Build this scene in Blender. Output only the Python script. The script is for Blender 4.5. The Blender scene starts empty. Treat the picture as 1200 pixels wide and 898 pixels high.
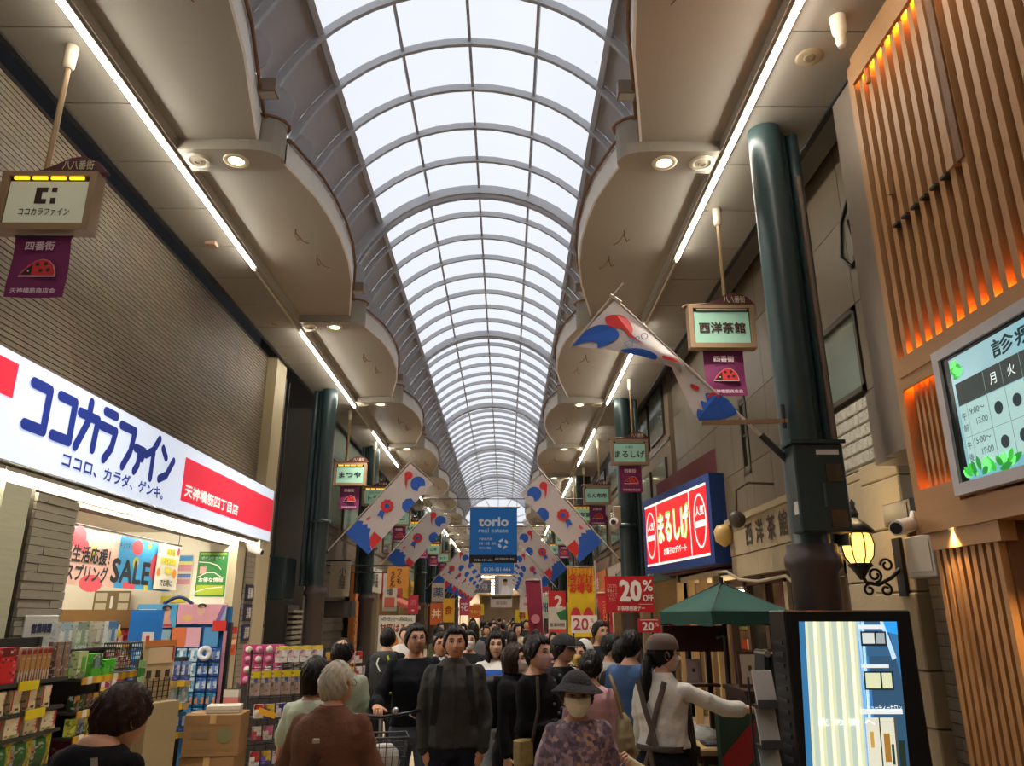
import bpy, bmesh, math, random
import numpy as np
from mathutils import Vector, Matrix, Euler, noise
sc = bpy.context.scene
COL = sc.collection
PI = math.pi
# ---------------------------------------------------------------- camera
cam_d = bpy.data.cameras.new('camera'); cam = bpy.data.objects.new('camera', cam_d); COL.objects.link(cam)
cam_d.sensor_fit = 'HORIZONTAL'; cam_d.sensor_width = 36.0; cam_d.lens = 880.0 / 1200.0 * 36.0
cam_d.clip_start = 0.05; cam_d.clip_end = 400
cam.location = (0, 0, 1.8)
cam.rotation_euler = (math.radians(90 + 17.2), 0, math.radians(-0.45))
sc.camera = cam
# ---------------------------------------------------------------- light
sc.view_settings.view_transform = 'Standard'; sc.view_settings.look = 'None'
sc.view_settings.exposure = 0.85; sc.view_settings.gamma = 1.0
sc.view_settings.use_curve_mapping = False
world = bpy.data.worlds.new('overcast'); sc.world = world; world.use_nodes = True
wn = world.node_tree.nodes; wl = world.node_tree.links
bg = wn['Background']; bg.inputs['Strength'].default_value = 0.6
bg.inputs['Color'].default_value = (0.945, 0.96, 1.0, 1)       # even overcast sky
sc.cycles.max_bounces = 8; sc.cycles.diffuse_bounces = 4; sc.cycles.transmission_bounces = 6
sc.cycles.transparent_max_bounces = 12; sc.cycles.glossy_bounces = 3
sc.cycles.sample_clamp_indirect = 6.0; sc.cycles.caustics_reflective = False; sc.cycles.caustics_refractive = False
# ---------------------------------------------------------------- helpers
random.seed(7)
R = random.Random(11)
def lin(c):
    if isinstance(c, str):
        c = c.lstrip('#'); c = [int(c[i:i+2], 16) / 255 for i in (0, 2, 4)]
    return tuple(((x / 12.92) if x <= .04045 else ((x + .055) / 1.055) ** 2.4) for x in c[:3])
MATS = {}
def mat(name, col='888888', rough=.6, metal=0, emit=0, var=.12, scale=6.0, bump=0.0, bscale=40.0, spec=.4, alpha=None, ecol=None, stretch=None):
    if name in MATS: return MATS[name]
    m = bpy.data.materials.new(name); m.use_nodes = True; MATS[name] = m
    nt = m.node_tree; n = nt.nodes; l = nt.links; b = n['Principled BSDF']
    c = lin(col) if isinstance(col, str) else col
    if name.startswith('cloth_'): spec = .12
    b.inputs['Roughness'].default_value = rough; b.inputs['Metallic'].default_value = metal
    b.inputs['Specular IOR Level'].default_value = spec
    if var > 0 or bump > 0:
        tc = n.new('ShaderNodeTexCoord'); src = tc.outputs['Object']
        if stretch:
            mp = n.new('ShaderNodeMapping'); mp.inputs['Scale'].default_value = stretch
            l.new(src, mp.inputs['Vector']); src = mp.outputs['Vector']
    if var > 0:
        nz = n.new('ShaderNodeTexNoise'); nz.inputs['Scale'].default_value = scale; nz.inputs['Detail'].default_value = 4
        l.new(src, nz.inputs['Vector'])
        mx = n.new('ShaderNodeMix'); mx.data_type = 'RGBA'; l.new(nz.outputs['Fac'], mx.inputs[0])
        mx.inputs[6].default_value = tuple(max(0, x * (1 - var)) for x in c) + (1,)
        mx.inputs[7].default_value = tuple(min(1, x * (1 + var)) for x in c) + (1,)
        l.new(mx.outputs[2], b.inputs['Base Color'])
    else: b.inputs['Base Color'].default_value = c + (1,)
    if bump > 0:
        nb = n.new('ShaderNodeTexNoise'); nb.inputs['Scale'].default_value = bscale; nb.inputs['Detail'].default_value = 3
        l.new(src, nb.inputs['Vector'])
        bp = n.new('ShaderNodeBump'); bp.inputs['Strength'].default_value = bump; bp.inputs['Distance'].default_value = .02
        l.new(nb.outputs['Fac'], bp.inputs['Height']); l.new(bp.outputs['Normal'], b.inputs['Normal'])
    if emit:
        b.inputs['Emission Color'].default_value = (lin(ecol) if ecol else c) + (1,); b.inputs['Emission Strength'].default_value = emit
    return m
def set_ramp(cr, stops, interp='CONSTANT'):
    cr.color_ramp.interpolation = interp; e = cr.color_ramp.elements
    while len(e) > 1: e.remove(e[-1])
    e[0].position = stops[0][0]; e[0].color = tuple(stops[0][1]) + (1,)
    for po, c in stops[1:]: q = e.new(po); q.color = tuple(c) + (1,)
def C(col, rough=.6, **k):                       # plain coloured material, cached by colour
    return mat('paint_' + col + '_%d' % int(rough * 100), col, rough, **k)
def glow(name, col, e):                          # a lit surface (lamp, screen, backlit sign)
    return mat(name, col, .4, emit=e*.62, var=0.04, scale=3)
def props(o, label=None, cat=None, group=None, kind=None):
    if label: o['label'] = label
    if cat: o['category'] = cat
    if group: o['group'] = group
    if kind: o['kind'] = kind
    return o
def thing(name, label, cat, loc=(0, 0, 0), rz=0, group=None, kind=None):
    o = bpy.data.objects.new(name, None); COL.objects.link(o); o.empty_display_size = .1
    o.location = loc; o.rotation_euler = (0, 0, rz)
    return props(o, label, cat, group, kind)
def wmat(o):
    m = o.matrix_basis.copy()
    while o.parent: o = o.parent; m = o.matrix_basis @ m
    return m
class MB:
    """collects geometry, built as one mesh object"""
    def __init__(s): s.v = []; s.f = []; s.mi = []; s.sm = []; s.m = 0; s.T = None
    def add(s, vs, fs, smooth=False):
        b = len(s.v)
        if s.T is not None: vs = [s.T @ Vector(p) for p in vs]
        s.v += [tuple(p) for p in vs]
        for f in fs: s.f.append([i + b for i in f]); s.mi.append(s.m); s.sm.append(smooth)
        return s
    def box(s, lo, hi):
        x0, y0, z0 = lo; x1, y1, z1 = hi
        return s.add([(x0,y0,z0),(x1,y0,z0),(x1,y1,z0),(x0,y1,z0),(x0,y0,z1),(x1,y0,z1),(x1,y1,z1),(x0,y1,z1)],
              [(3,2,1,0),(4,5,6,7),(0,1,5,4),(1,2,6,5),(2,3,7,6),(3,0,4,7)])
    def cbox(s, c, d): return s.box([c[i]-d[i]/2 for i in range(3)], [c[i]+d[i]/2 for i in range(3)])
    def bar(s, p, q, w, h, up=(0,0,1)):          # rectangular bar from p to q
        p = Vector(p); q = Vector(q); t = (q - p).normalized(); u = Vector(up)
        if abs(t.dot(u)) > .98: u = Vector((1,0,0))
        a = t.cross(u).normalized() * (w/2); b = a.cross(t).normalized() * (h/2)
        vs = [p-a-b, p+a-b, p+a+b, p-a+b, q-a-b, q+a-b, q+a+b, q-a+b]
        return s.add(vs, [(3,2,1,0),(4,5,6,7),(0,1,5,4),(1,2,6,5),(2,3,7,6),(3,0,4,7)])
    def tube(s, pts, r, n=8, closed=False, cap=True, smooth=True):
        pts = [Vector(p) for p in pts]; k = len(pts)
        rr = r if isinstance(r, (list, tuple)) else [r] * k
        vs = []; prev = None
        for i, p in enumerate(pts):
            a = pts[(i-1) % k] if (closed or i > 0) else p; b = pts[(i+1) % k] if (closed or i < k-1) else p
            t = (b - a).normalized()
            if prev is None:
                u = Vector((0,0,1)) if abs(t.z) < .9 else Vector((1,0,0))
            else: u = prev
            x = t.cross(u).normalized(); y = x.cross(t).normalized(); prev = y
            vs += [p + (x*math.cos(2*PI*j/n) + y*math.sin(2*PI*j/n)) * rr[i] for j in range(n)]
        fs = []
        for i in range(k if closed else k-1):
            for j in range(n):
                a0 = i*n+j; a1 = i*n+(j+1) % n; b0 = ((i+1) % k)*n+j; b1 = ((i+1) % k)*n+(j+1) % n
                fs.append((a0, a1, b1, b0))
        s.add(vs, fs, smooth)
        if cap and not closed: s.add(vs[:n], [tuple(range(n))[::-1]]); s.add(vs[-n:], [tuple(range(n))])
        return s
    def lathe(s, prof, c=(0,0,0), n=16, smooth=True, cap=True):   # (r, z) profile round vertical axis
        vs = []; fs = []
        for r, z in prof: vs += [(c[0]+r*math.cos(2*PI*j/n), c[1]+r*math.sin(2*PI*j/n), c[2]+z) for j in range(n)]
        for i in range(len(prof)-1):
            for j in range(n): fs.append((i*n+j, i*n+(j+1) % n, (i+1)*n+(j+1) % n, (i+1)*n+j))
        s.add(vs, fs, smooth)
        if cap: s.add(vs[:n], [tuple(range(n))[::-1]]); s.add(vs[-n:], [tuple(range(n))])
        return s
    def prism(s, poly, vec):                     # polygon (3D points) swept along vec
        n = len(poly); vec = Vector(vec); a = [Vector(p) for p in poly]; b = [p + vec for p in a]
        return s.add(a + b, [tuple(range(n))[::-1], tuple(range(n, 2*n))] + [(i, (i+1) % n, n+(i+1) % n, n+i) for i in range(n)])
    def grid(s, rows, smooth=True, close=False):
        w = len(rows[0]); vs = [p for r in rows for p in r]; fs = []
        for i in range(len(rows)-1):
            for j in range(w if close else w-1):
                fs.append((i*w+j, i*w+(j+1) % w, (i+1)*w+(j+1) % w, (i+1)*w+j))
        return s.add(vs, fs, smooth)
    def ball(s, c, r, n=10, k=6):
        r = (r, r, r) if isinstance(r, (int, float)) else r
        rows = []
        for i in range(k+1):
            a = -PI/2 + PI*i/k
            rows.append([(c[0]+r[0]*math.cos(a)*math.cos(2*PI*j/n), c[1]+r[1]*math.cos(a)*math.sin(2*PI*j/n), c[2]+r[2]*math.sin(a)) for j in range(n)])
        return s.grid(rows, True, True)
    def mesh(s, name, mats):
        me = bpy.data.meshes.new(name); me.from_pydata(s.v, [], s.f)
        for m in (mats if isinstance(mats, (list, tuple)) else [mats]): me.materials.append(m)
        me.polygons.foreach_set('material_index', s.mi); me.polygons.foreach_set('use_smooth', s.sm)
        return me
    def build(s, name, mats, parent=None, world=False, label=None, bevel=0, fix=True, **k):
        if world and parent is not None:
            im = wmat(parent).inverted(); s.v = [tuple(im @ Vector(p)) for p in s.v]
        me = s.mesh(name, mats)
        if fix or bevel:
            bm = bmesh.new(); bm.from_mesh(me)
            if bevel: bmesh.ops.bevel(bm, geom=[e for e in bm.edges], offset=bevel, segments=1, affect='EDGES', clamp_overlap=True)
            bmesh.ops.recalc_face_normals(bm, faces=bm.faces); bm.to_mesh(me); bm.free()
        me.update()
        o = bpy.data.objects.new(name, me); COL.objects.link(o); o.parent = parent
        return props(o, label, **k)
def inst(name, me, parent=None, loc=(0,0,0), rot=(0,0,0), scale=None, label=None, **k):
    o = bpy.data.objects.new(name, me); COL.objects.link(o); o.parent = parent; o.location = loc; o.rotation_euler = rot
    if scale: o.scale = scale
    return props(o, label, **k)
def dup(o, parent=None, loc=None, rz=None, label=None, group=None):
    c = o.copy(); COL.objects.link(c); c.parent = parent
    if loc is not None: c.location = loc
    if rz is not None: c.rotation_euler = (0, 0, rz)
    if label: c['label'] = label
    if group: c['group'] = group
    for ch in list(o.children): dup(ch, c)
    return c
_TXT = {}
def text_mesh(body, size=1.0, bold=0.0, width=None, space=1.0, res=2, line=1.0):
    key = (body, round(size,4), bold, width, space, res, line)
    cu = bpy.data.curves.new('lettering', 'FONT'); cu.body = body; cu.size = size; cu.align_x = 'CENTER'; cu.align_y = 'CENTER'
    cu.offset = 0; cu.resolution_u = res; cu.space_character = space; cu.fill_mode = 'FRONT'; cu.space_line = line
    ob = bpy.data.objects.new('lettering', cu); me = bpy.data.meshes.new_from_object(ob)
    bpy.data.objects.remove(ob); bpy.data.curves.remove(cu)
    n = len(me.vertices)
    if n:
        a = np.empty(n*3); me.vertices.foreach_get('co', a); a = a.reshape(-1, 3)
        lo = a.min(0); hi = a.max(0); a -= (lo+hi)/2; a[:, 2] = 0
        if width: a[:, 0] *= width / max(1e-6, hi[0]-lo[0])
        me.vertices.foreach_set('co', a.ravel()); me.update()
    if bold and n:                                 # heavier strokes: the glyphs printed again, slightly shifted
        polys = [list(p.vertices) for p in me.polygons]; m2 = bpy.data.meshes.new('lettering'); V = []; Fc = []
        for i, (dx, dy) in enumerate(((-1, -.5), (1, .5), (-.5, 1), (.5, -1))):
            b0 = len(V); V += [(p[0] + dx*bold, p[1] + dy*bold, .0004*i) for p in a]; Fc += [[v + b0 for v in f] for f in polys]
        m2.from_pydata(V, [], Fc); me = m2
    me.name = 'lettering'
    return me
# frames for flat things: matrix with local x = reading direction, y = up, z = out of the face
def frame(loc, facing, up=(0,0,1), roll=0):
    z = Vector(facing).normalized(); u = Vector(up); x = u.cross(z).normalized(); y = z.cross(x)
    M = Matrix((x, y, z)).transposed().to_4x4(); M.translation = Vector(loc)
    return M @ Matrix.Rotation(roll, 4, 'Z')
def text(body, M, height, m, parent, bold=0.0, width=None, space=1.0, name='lettering', res=2, line=1.0, lift=.004, label=None, kind=None):
    """lettering of glyph size `height` placed in world frame M"""
    me = text_mesh(body, height, bold, width, space, res, line); me.materials.append(m)
    o = bpy.data.objects.new(name, me); COL.objects.link(o); o.parent = parent
    W = M @ Matrix.Translation((0, 0, lift))
    o.matrix_basis = (wmat(parent).inverted() @ W) if parent else W
    return props(o, label, kind=kind)
def flat(polys, M, m, parent, name='print', lift=.003, label=None, join=False):
    """thin printed shapes: list of 2D polygons in frame M (joined only for strokes of one sign)"""
    if not join and 1 < len(polys) <= 6:
        return [flat([p], M, m, parent, name, lift + .0004*i, label) for i, p in enumerate(polys)][0]
    b = MB()
    for i, p in enumerate(polys):
        b.add([(x, y, lift + .00025*i) for x, y in p], [tuple(range(len(p)))])
    b.v = [tuple(M @ Vector(v)) for v in b.v]
    return b.build(name, m, parent, world=True, label=label, fix=False)
def smooth(pts, n=4):                             # closed Catmull-Rom outline
    out = []; k = len(pts)
    for i in range(k):
        a, b, c, d = (pts[(i + j) % k] for j in (-1, 0, 1, 2))
        for q in range(n):
            t = q/n; out.append(tuple(.5*(2*b[m] + (c[m] - a[m])*t + (2*a[m] - 5*b[m] + 4*c[m] - d[m])*t*t + (3*b[m] - a[m] - 3*c[m] + d[m])*t**3) for m in (0, 1)))
    return out
def circ(cx, cy, r, n=14, ry=None): return [(cx + r*math.cos(2*PI*i/n), cy + (ry or r)*math.sin(2*PI*i/n)) for i in range(n)]
def rect(x0, y0, x1, y1): return [(x0,y0),(x1,y0),(x1,y1),(x0,y1)]
ORD = ['nearest', 'second', 'third', 'fourth', 'fifth', 'sixth', 'seventh', 'eighth', 'ninth', 'tenth', 'eleventh', 'twelfth', 'thirteenth', 'fourteenth', 'fifteenth', 'sixteenth', 'seventeenth', 'eighteenth', 'nineteenth', 'twentieth'] + ['twenty-' + x for x in ('first', 'second', 'third', 'fourth', 'fifth', 'sixth', 'seventh', 'eighth', 'ninth')]
ORD[0] = 'first'
CX = -0.65; H = 6.3; BAY = 4.68; NOSE0 = 6.8; YEND = NOSE0 + 12 * BAY
# ================================================================ STRUCTURE
M_rib = mat('rib_paint', 'c9c8ca', .55, var=.06)
M_pane = bpy.data.materials.new('frosted_pane'); M_pane.use_nodes = True
nt = M_pane.node_tree; nt.nodes.clear()
_o = nt.nodes.new('ShaderNodeOutputMaterial'); _t = nt.nodes.new('ShaderNodeBsdfTranslucent'); _p = nt.nodes.new('ShaderNodeBsdfTransparent'); _m = nt.nodes.new('ShaderNodeMixShader')
_nz = nt.nodes.new('ShaderNodeTexNoise'); _nz.inputs['Scale'].default_value = .8; _cr = nt.nodes.new('ShaderNodeValToRGB')
_cr.color_ramp.elements[0].color = (.80, .82, .86, 1); _cr.color_ramp.elements[1].color = (.93, .95, .97, 1)
_tc = nt.nodes.new('ShaderNodeTexCoord'); nt.links.new(_tc.outputs['Object'], _nz.inputs['Vector'])
nt.links.new(_nz.outputs['Fac'], _cr.inputs[0]); nt.links.new(_cr.outputs[0], _t.inputs[0]); _p.inputs[0].default_value = (.9, .93, .97, 1)
_m.inputs[0].default_value = .5
nt.links.new(_t.outputs[0], _m.inputs[1]); nt.links.new(_p.outputs[0], _m.inputs[2]); nt.links.new(_m.outputs[0], _o.inputs[0])
M_sidepanel = mat('vault_side_panel', 'bdb8b6', .5, var=.08, scale=2)
M_gutter = mat('gutter_steel', '7c7e86', .5, var=.1)
M_white = mat('white_paint', 'd9d7d2', .5, var=.05)
M_soffit = mat('soffit_cream', '857f75', .55, var=.05, scale=1.2)
M_soffit2 = mat('canopy_cream', '958e82', .5, var=.06, scale=.8)
M_rust = mat('rusted_copper', '7a5233', .6, var=.3, scale=12)
M_dark = mat('dark_steel', '262629', .6, var=.2)
M_green = mat('green_column_paint', '2c3d3e', .35, var=.12, scale=3)
M_housing = mat('lamp_housing', '8f897c', .5)
M_led = mat('led_tube', 'fff6e0', .4, emit=30, var=0, ecol='fff9ec')
M_ledoff = mat('unlit_tube', 'b7ad98', .4)
M_black = mat('black_plastic', '131314', .4, var=.2)
RV = 3.2; ZV = 11.4
def vp(off, r=RV): return (CX + off, ZV - RV + math.sqrt(max(0, r*r - off*off)))
RP = 1.17; RY0 = 10.74 - 9*RP
nrib = int((YEND - RY0) / RP) + 1
offs = [-2.25, -1.16, 0, 1.16, 2.25]
vault = thing('ceiling', 'barrel vault of frosted panes on grey curved ribs above the street', None, (CX, 0, ZV - RV), kind='structure')
# rib shape (local: x, z) y extruded
def rib_mesh(w, h, name):
    b = MB(); n = 20; o_ = []; i_ = []
    for k in range(n + 1):
        a = math.radians(20 + 140 * k / n)
        o_.append((math.cos(a) * RV, math.sin(a) * RV)); i_.append((math.cos(a) * (RV - h), math.sin(a) * (RV - h)))
    rows = [[(x, -w/2, z) for x, z in o_], [(x, -w/2, z) for x, z in i_], [(x, w/2, z) for x, z in i_], [(x, w/2, z) for x, z in o_], [(x, -w/2, z) for x, z in o_]]
    b.grid(rows, False); return b.mesh(name, M_rib)
rib_me = rib_mesh(.07, .13, 'rib'); big_me = rib_mesh(.09, .2, 'main_rib')
def pane_mesh(o0, o1, m, name, r=RV + .01, th=.012):
    b = MB(); n = 4; y = RP/2 - .02; a = []
    for k in range(n + 1):
        o = o0 + (o1 - o0) * k / n; a.append((o, math.sqrt(r*r - o*o)))
    b.grid([[(x, -y, z) for x, z in a], [(x, y, z) for x, z in a]]); return b.mesh(name, m)
pm = [pane_mesh(offs[i] + .015, offs[i+1] - .015, M_pane, 'pane') for i in range(4)]
sm_ = [pane_mesh(-2.98, -2.27, M_sidepanel, 'side_panel'), pane_mesh(2.27, 2.98, M_sidepanel, 'side_panel')]
for k in range(nrib):
    y = RY0 + k*RP
    big = abs(((y - 15.95) / RP) % 8) < .5 or abs(((y - 15.95) / RP) % 8 - 8) < .5
    inst('main_rib' if big else 'rib', big_me if big else rib_me, vault, (0, y, 0))
    if big: inst('main_rib', big_me, vault, (0, y + .22, 0))
    if k < nrib - 1:
        for q in pm: inst('pane', q, vault, (0, y + RP/2, 0))
        for q in sm_: inst('side_panel', q, vault, (0, y + RP/2, 0))
Y0 = RY0 - .1; Y1 = RY0 + (nrib - 1)*RP + .1
for o in offs:
    x, z = vp(o); a = abs(o) > 2
    MB().bar((x, Y0, z - .05), (x, Y1, z - .05), .10 if a else .05, .10 if a else .06, up=(o, 0, RV)).build('edge_purlin' if a else 'mullion', M_rib, vault, world=True)
for s in (-1, 1):
    xg = CX + s*3.0; zg = ZV - RV + 1.1
    MB().box((min(xg, xg + s*.32), Y0, zg - .45), (max(xg, xg + s*.32), Y1, zg + .02)).build('gutter', M_gutter, vault, world=True)
    MB().bar((xg - s*.02, Y0, zg - .44), (xg - s*.02, Y1, zg - .44), .05, .05).build('gutter_lip', M_white, vault, world=True)
    MB().tube([(xg + s*.02, Y0, zg - .62), (xg + s*.02, Y1, zg - .62)], .045, 8).build('drain_pipe', M_black, vault, world=True)
    xc = CX + s*3.3; n = int((Y1 - Y0) / BAY)
    for k in range(n + 1):
        ya = NOSE0 + (k - 2)*BAY + .03
        if ya > Y1 - 1: break
        MB().box((xc - .01, ya, 6.75), (xc + .01, ya + BAY - .06, zg - .45)).build('clerestory_pane', M_pane, vault, world=True)
        MB().bar((xc - s*.03, ya - .03, 6.5), (xc - s*.03, ya - .03, zg), .09, .09).build('clerestory_post', M_white, vault, world=True)
        # light white stays between gutter and canopy
        for yy in (ya + .4, ya + 2.6):
            b = MB(); e = CX + s*2.0
            b.tube([(xg, yy, zg - .5), (xg - s*.75, yy + .25, 6.62)], .018, 5).tube([(xg, yy, zg - .5), (xg - s*.75, yy - .35, 6.62)], .018, 5).tube([(xg - s*.75, yy + .25, 6.62), (xg - s*.75, yy - .35, 6.62)], .018, 5)
            b.build('stay', M_white, vault, world=True)
        # rounded knee plates at the feet of the ribs
    for k in range(nrib):
        y = RY0 + k*RP; b = MB()
        x0, z0 = vp(s*2.95); pts = [(x0 + s*.02, y, z0 - .35)] + [(x0 - s*.42*math.sin(t*PI/6), y, z0 - .05 + .40*math.cos(t*PI/6) - .3) for t in range(7)]
        b.prism(pts, (0, .02, 0)).build('knee_plate', M_sidepanel, vault, world=True)
# end gable with fan glazing
b = MB(); ring = [(CX + 2.95*math.cos(a), YEND + .3, ZV - RV + 1.0 + 2.15*math.sin(a)) for a in [PI*i/16 for i in range(17)]]
MB().add(ring, [tuple(range(17))]).build('gable_pane', M_pane, vault, world=True, fix=False)
for i in range(0, 17, 2): b.bar((CX, YEND + .28, ZV - RV + 1.0), ring[i], .05, .05)
b.bar((CX - 3.2, YEND + .28, ZV - RV + 1.0), (CX + 3.2, YEND + .28, ZV - RV + 1.0), .12, .12)
b.build('gable_frame', M_rib, vault, world=True)

# ---- flat side ceilings with scalloped canopies
SX = -0.58
def scallop(s):
    """plan outline (distance from centre line, y from nose) of the canopy edge over one bay"""
    return [(1.80, .16), (1.72, .45), (1.62, .85), (1.57, 1.3), (1.55, 1.85), (1.58, 2.5), (1.68, 3.2), (1.86, 4.0), (1.95, 4.42)]
for s, side, xw in ((-1, 'left', -4.08), (1, 'right', 2.98)):
    root = thing('ceiling_' + side, 'cream side ceiling with scalloped canopies along the %s of the street' % side, None, (0, 0, H), kind='structure')
    xs = SX + s*2.88                                      # where flat strip panels end
    pl = BAY/5
    me = MB().box((-.5, -pl/2 + .008, 0), (.5, pl/2 - .008, .05)).mesh('ceiling_panel', M_soffit)
    x0, x1 = sorted((xw, SX + s*2.9)); w = x1 - x0
    if s < 0: a_, b_ = x0, x1
    xt0, xt1 = sorted((SX + s*2.86, SX + s*2.9))
    for k in range(-1, 12):
        yb = NOSE0 + k*BAY
        for j in range(5):
            inst('ceiling_panel', me, root, ((xw + SX + s*2.86)/2, yb + (j + .5)*pl, .0), scale=(abs(SX + s*2.86 - xw), 1, 1))
        # trough and canopy
        ed = [(SX + s*d, y) for d, y in scallop(s)]
        poly = [(SX + s*2.75, yb + .14)] + [(x, yb + y) for x, y in ed] + [(SX + s*2.75, yb + 4.42)]
        MB().prism([(x, y, H + .1) for x, y in poly], (0, 0, .22)).build('canopy', M_soffit2, root, world=True)
        r_ = MB(); r_.m = 0
        pts = [(x - s*.05, yb + y, H + .38) for x, y in ed]
        r_.tube([(pts[0][0] + s*.25, pts[0][1] - .06, H + .38)] + pts + [(pts[-1][0] - s*.05, pts[-1][1] + .12, H + .38)], .018, 6).build('edge_pipe', M_rust, root, world=True)
        rim = MB(); q = [(x, yb + y, H + .09) for x, y in ed]; rim.grid([q, [(x, y, z + .25) for x, y, z in q], [(x - s*.025, y, z + .25) for x, y, z in q], [(x - s*.025, y, z) for x, y, z in q], q], False).build('canopy_rim', M_white, root, world=True)
        # nose with rounded end
        yn0, yn1 = yb + BAY - .26, yb + BAY + .14; ym = (yn0 + yn1)/2; xe = SX + s*2.02
        pts = [(SX + s*2.75, yn0), (xe, yn0)] + [(xe - s*.30*math.cos(t), ym + (yn1 - yn0)/2*math.sin(t)) for t in [-PI/2 + PI*i/8 for i in range(1, 8)]] + [(xe, yn1), (SX + s*2.75, yn1)]
        MB().prism([(x, y, H - .02) for x, y in pts], (0, 0, .4)).build('canopy_nose', M_soffit2, root, world=True)
        MB().tube([(x - s*.02, y, H + .4) for x, y in pts[1:-1]], .018, 6).build('nose_pipe', M_rust, root, world=True)
        # wire hooks hanging under the canopy
        for dx, dy in ((2.05, 1.6), (1.95, 2.3)):
            hx = SX + s*dx; hy = yb + dy; hk = MB()
            hk.tube([(hx, hy, H + .1), (hx, hy, H + .02), (hx + .03, hy + .01, H - .05), (hx + .06, hy, H - .02)], .008, 5)
            hk.tube([(hx, hy + .02, H + .06), (hx - s*.05, hy + .18, H + .03), (hx - s*.09, hy + .3, H + .06)], .007, 5).build('hook', M_rust, root, world=True)
    ya = NOSE0 - BAY; MB().bar((SX + s*2.8, ya, H + .06), (SX + s*2.8, YEND, H + .06), .12, .16).build('light_trough', M_soffit2, root, world=True)
    # roof deck above so that no sky shows from above the shops
    x0, x1 = sorted((SX + s*3.25, SX + s*9)); MB().box((x0, -3, 8.9), (x1, YEND, 9.1)).build('roof_deck', M_dark, root, world=True)
    # dark service gap above the shop walls
    x0, x1 = sorted((xw, xw + s*.06)); MB().box((x0, 1, H - .02), (x1, YEND, H + .22)).build('gap_beam', M_dark, root, world=True)
SIDE = {'left': 'drugstore side', 'right': 'tea room side'}
# ---- lamps in the ceilings
dl_on = mat('downlight_lit', 'fff0c8', .4, emit=14, var=0, ecol='ffe6ad'); M_cream = mat('cream_ring', 'cfc6ae', .5)
def ringm():
    b = MB(); n = 20
    pr = [(.075, .0), (.125, .0), (.125, .012), (.075, .012)]
    b.lathe([(.075, -.002), (.085, -.014), (.125, -.012), (.13, .0)], n=n, cap=False); return b.mesh('trim_ring', M_cream)
ring_me = ringm()
spot_d = bpy.data.lights.new('downlight_light', 'SPOT'); spot_d.energy = 400; spot_d.color = (1, .91, .79); spot_d.spot_size = 1.75; spot_d.spot_blend = 1.0; spot_d.shadow_soft_size = .08
lens_me = MB().lathe([(.001, .0), (.078, .0), (.078, .01), (.001, .01)], n=18).mesh('lens', dl_on)
plate_me = MB().lathe([(.001, -.006), (.078, -.006), (.1, .0), (.001, .01)], n=18).mesh('cover_plate', M_cream)
notch_me = MB().tube([(.035*math.cos(t), .035*math.sin(t), -.012) for t in [PI*.1*i for i in range(11)]], .008, 5).mesh('baffle', M_housing)
for s, side in ((-1, 'left'), (1, 'right')):
    for k in range(12):
        y = NOSE0 + k*BAY - .06 + (.08 if s < 0 else -.16)
        t = thing('downlight', 'lit round downlight on the %s ceiling, %s canopy nose along the street' % (SIDE[side], ORD[k]), 'downlight', (SX + s*2.21, NOSE0 + k*BAY - .06, H - .02), group='lit downlights of the %s ceiling' % side)
        inst('trim_ring', ring_me, t); inst('lens', lens_me, t, (0, 0, -.004))
        lo = bpy.data.objects.new('downlight_light', spot_d); COL.objects.link(lo); lo.parent = t; lo.location = (0, 0, -.03)
        t = thing('blank_downlight', 'unlit cream downlight cover on the %s ceiling, %s canopy nose along the street' % (SIDE[side], ORD[k]), 'downlight', (SX + s*2.60, NOSE0 + k*BAY - .06, H - .02), group='unlit downlights of the %s ceiling' % side)
        inst('trim_ring', ring_me, t); inst('cover_plate', plate_me, t); inst('baffle', notch_me, t, (0, 0, -.002))
    L = BAY/2
    hm = MB().box((-.034, .01, -.0), (.034, L - .01, .03)).mesh('housing', M_housing)
    tm = MB().tube([(0, .03, -.022), (0, L - .03, -.022)], .017, 8).mesh('tube', M_led)
    tf = MB().tube([(0, .03, -.022), (0, L - .03, -.022)], .017, 8).mesh('tube', M_ledoff)
    for k in range(25):
        y = 6.83 - L*2 + k*L - (.3 if s > 0 else 0); lit = k == 0 or (k - 1) % 3 != 2
        if y + L > YEND: break
        t = thing('strip_light', '%s linear tube lamp on the %s ceiling, %s in its row' % ('glowing white' if lit else 'unlit', SIDE[side], ORD[k]), 'strip light', (SX + s*2.8, y, H - .05), group='strip lights of the %s ceiling' % side)
        inst('housing', hm, t); inst('tube', tm if lit else tf, t)
# flood lamps clamped to the pipe of each canopy
fl_box = MB().box((-.09, -.07, -.07), (.09, .07, .07)); fl_me = fl_box.mesh('lamp_body', mat('brown_lamp', '7d6a58', .5))
gl_me = MB().box((-.075, -.055, -.078), (.075, .055, -.07)).mesh('lamp_glass', mat('grey_glass', 'a9a39a', .2))
for s, side in ((-1, 'left'), (1, 'right')):
    for k in range(8):
        y = NOSE0 + k*BAY - .62
        t = thing('flood_lamp', 'small brown floodlight clamped to the %s canopy pipe, %s along the street' % (SIDE[side], ORD[k]), 'floodlight', (SX + s*1.75, y, H + .42), group='floodlights along the %s canopies' % side)
        inst('lamp_body', fl_me, t); inst('lamp_glass', gl_me, t)
        MB().tube([(s*.09, 0, 0), (s*.22, 0, -.02), (s*.25, 0, -.05)], .02, 6).build('clamp_arm', M_dark, t)
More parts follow.
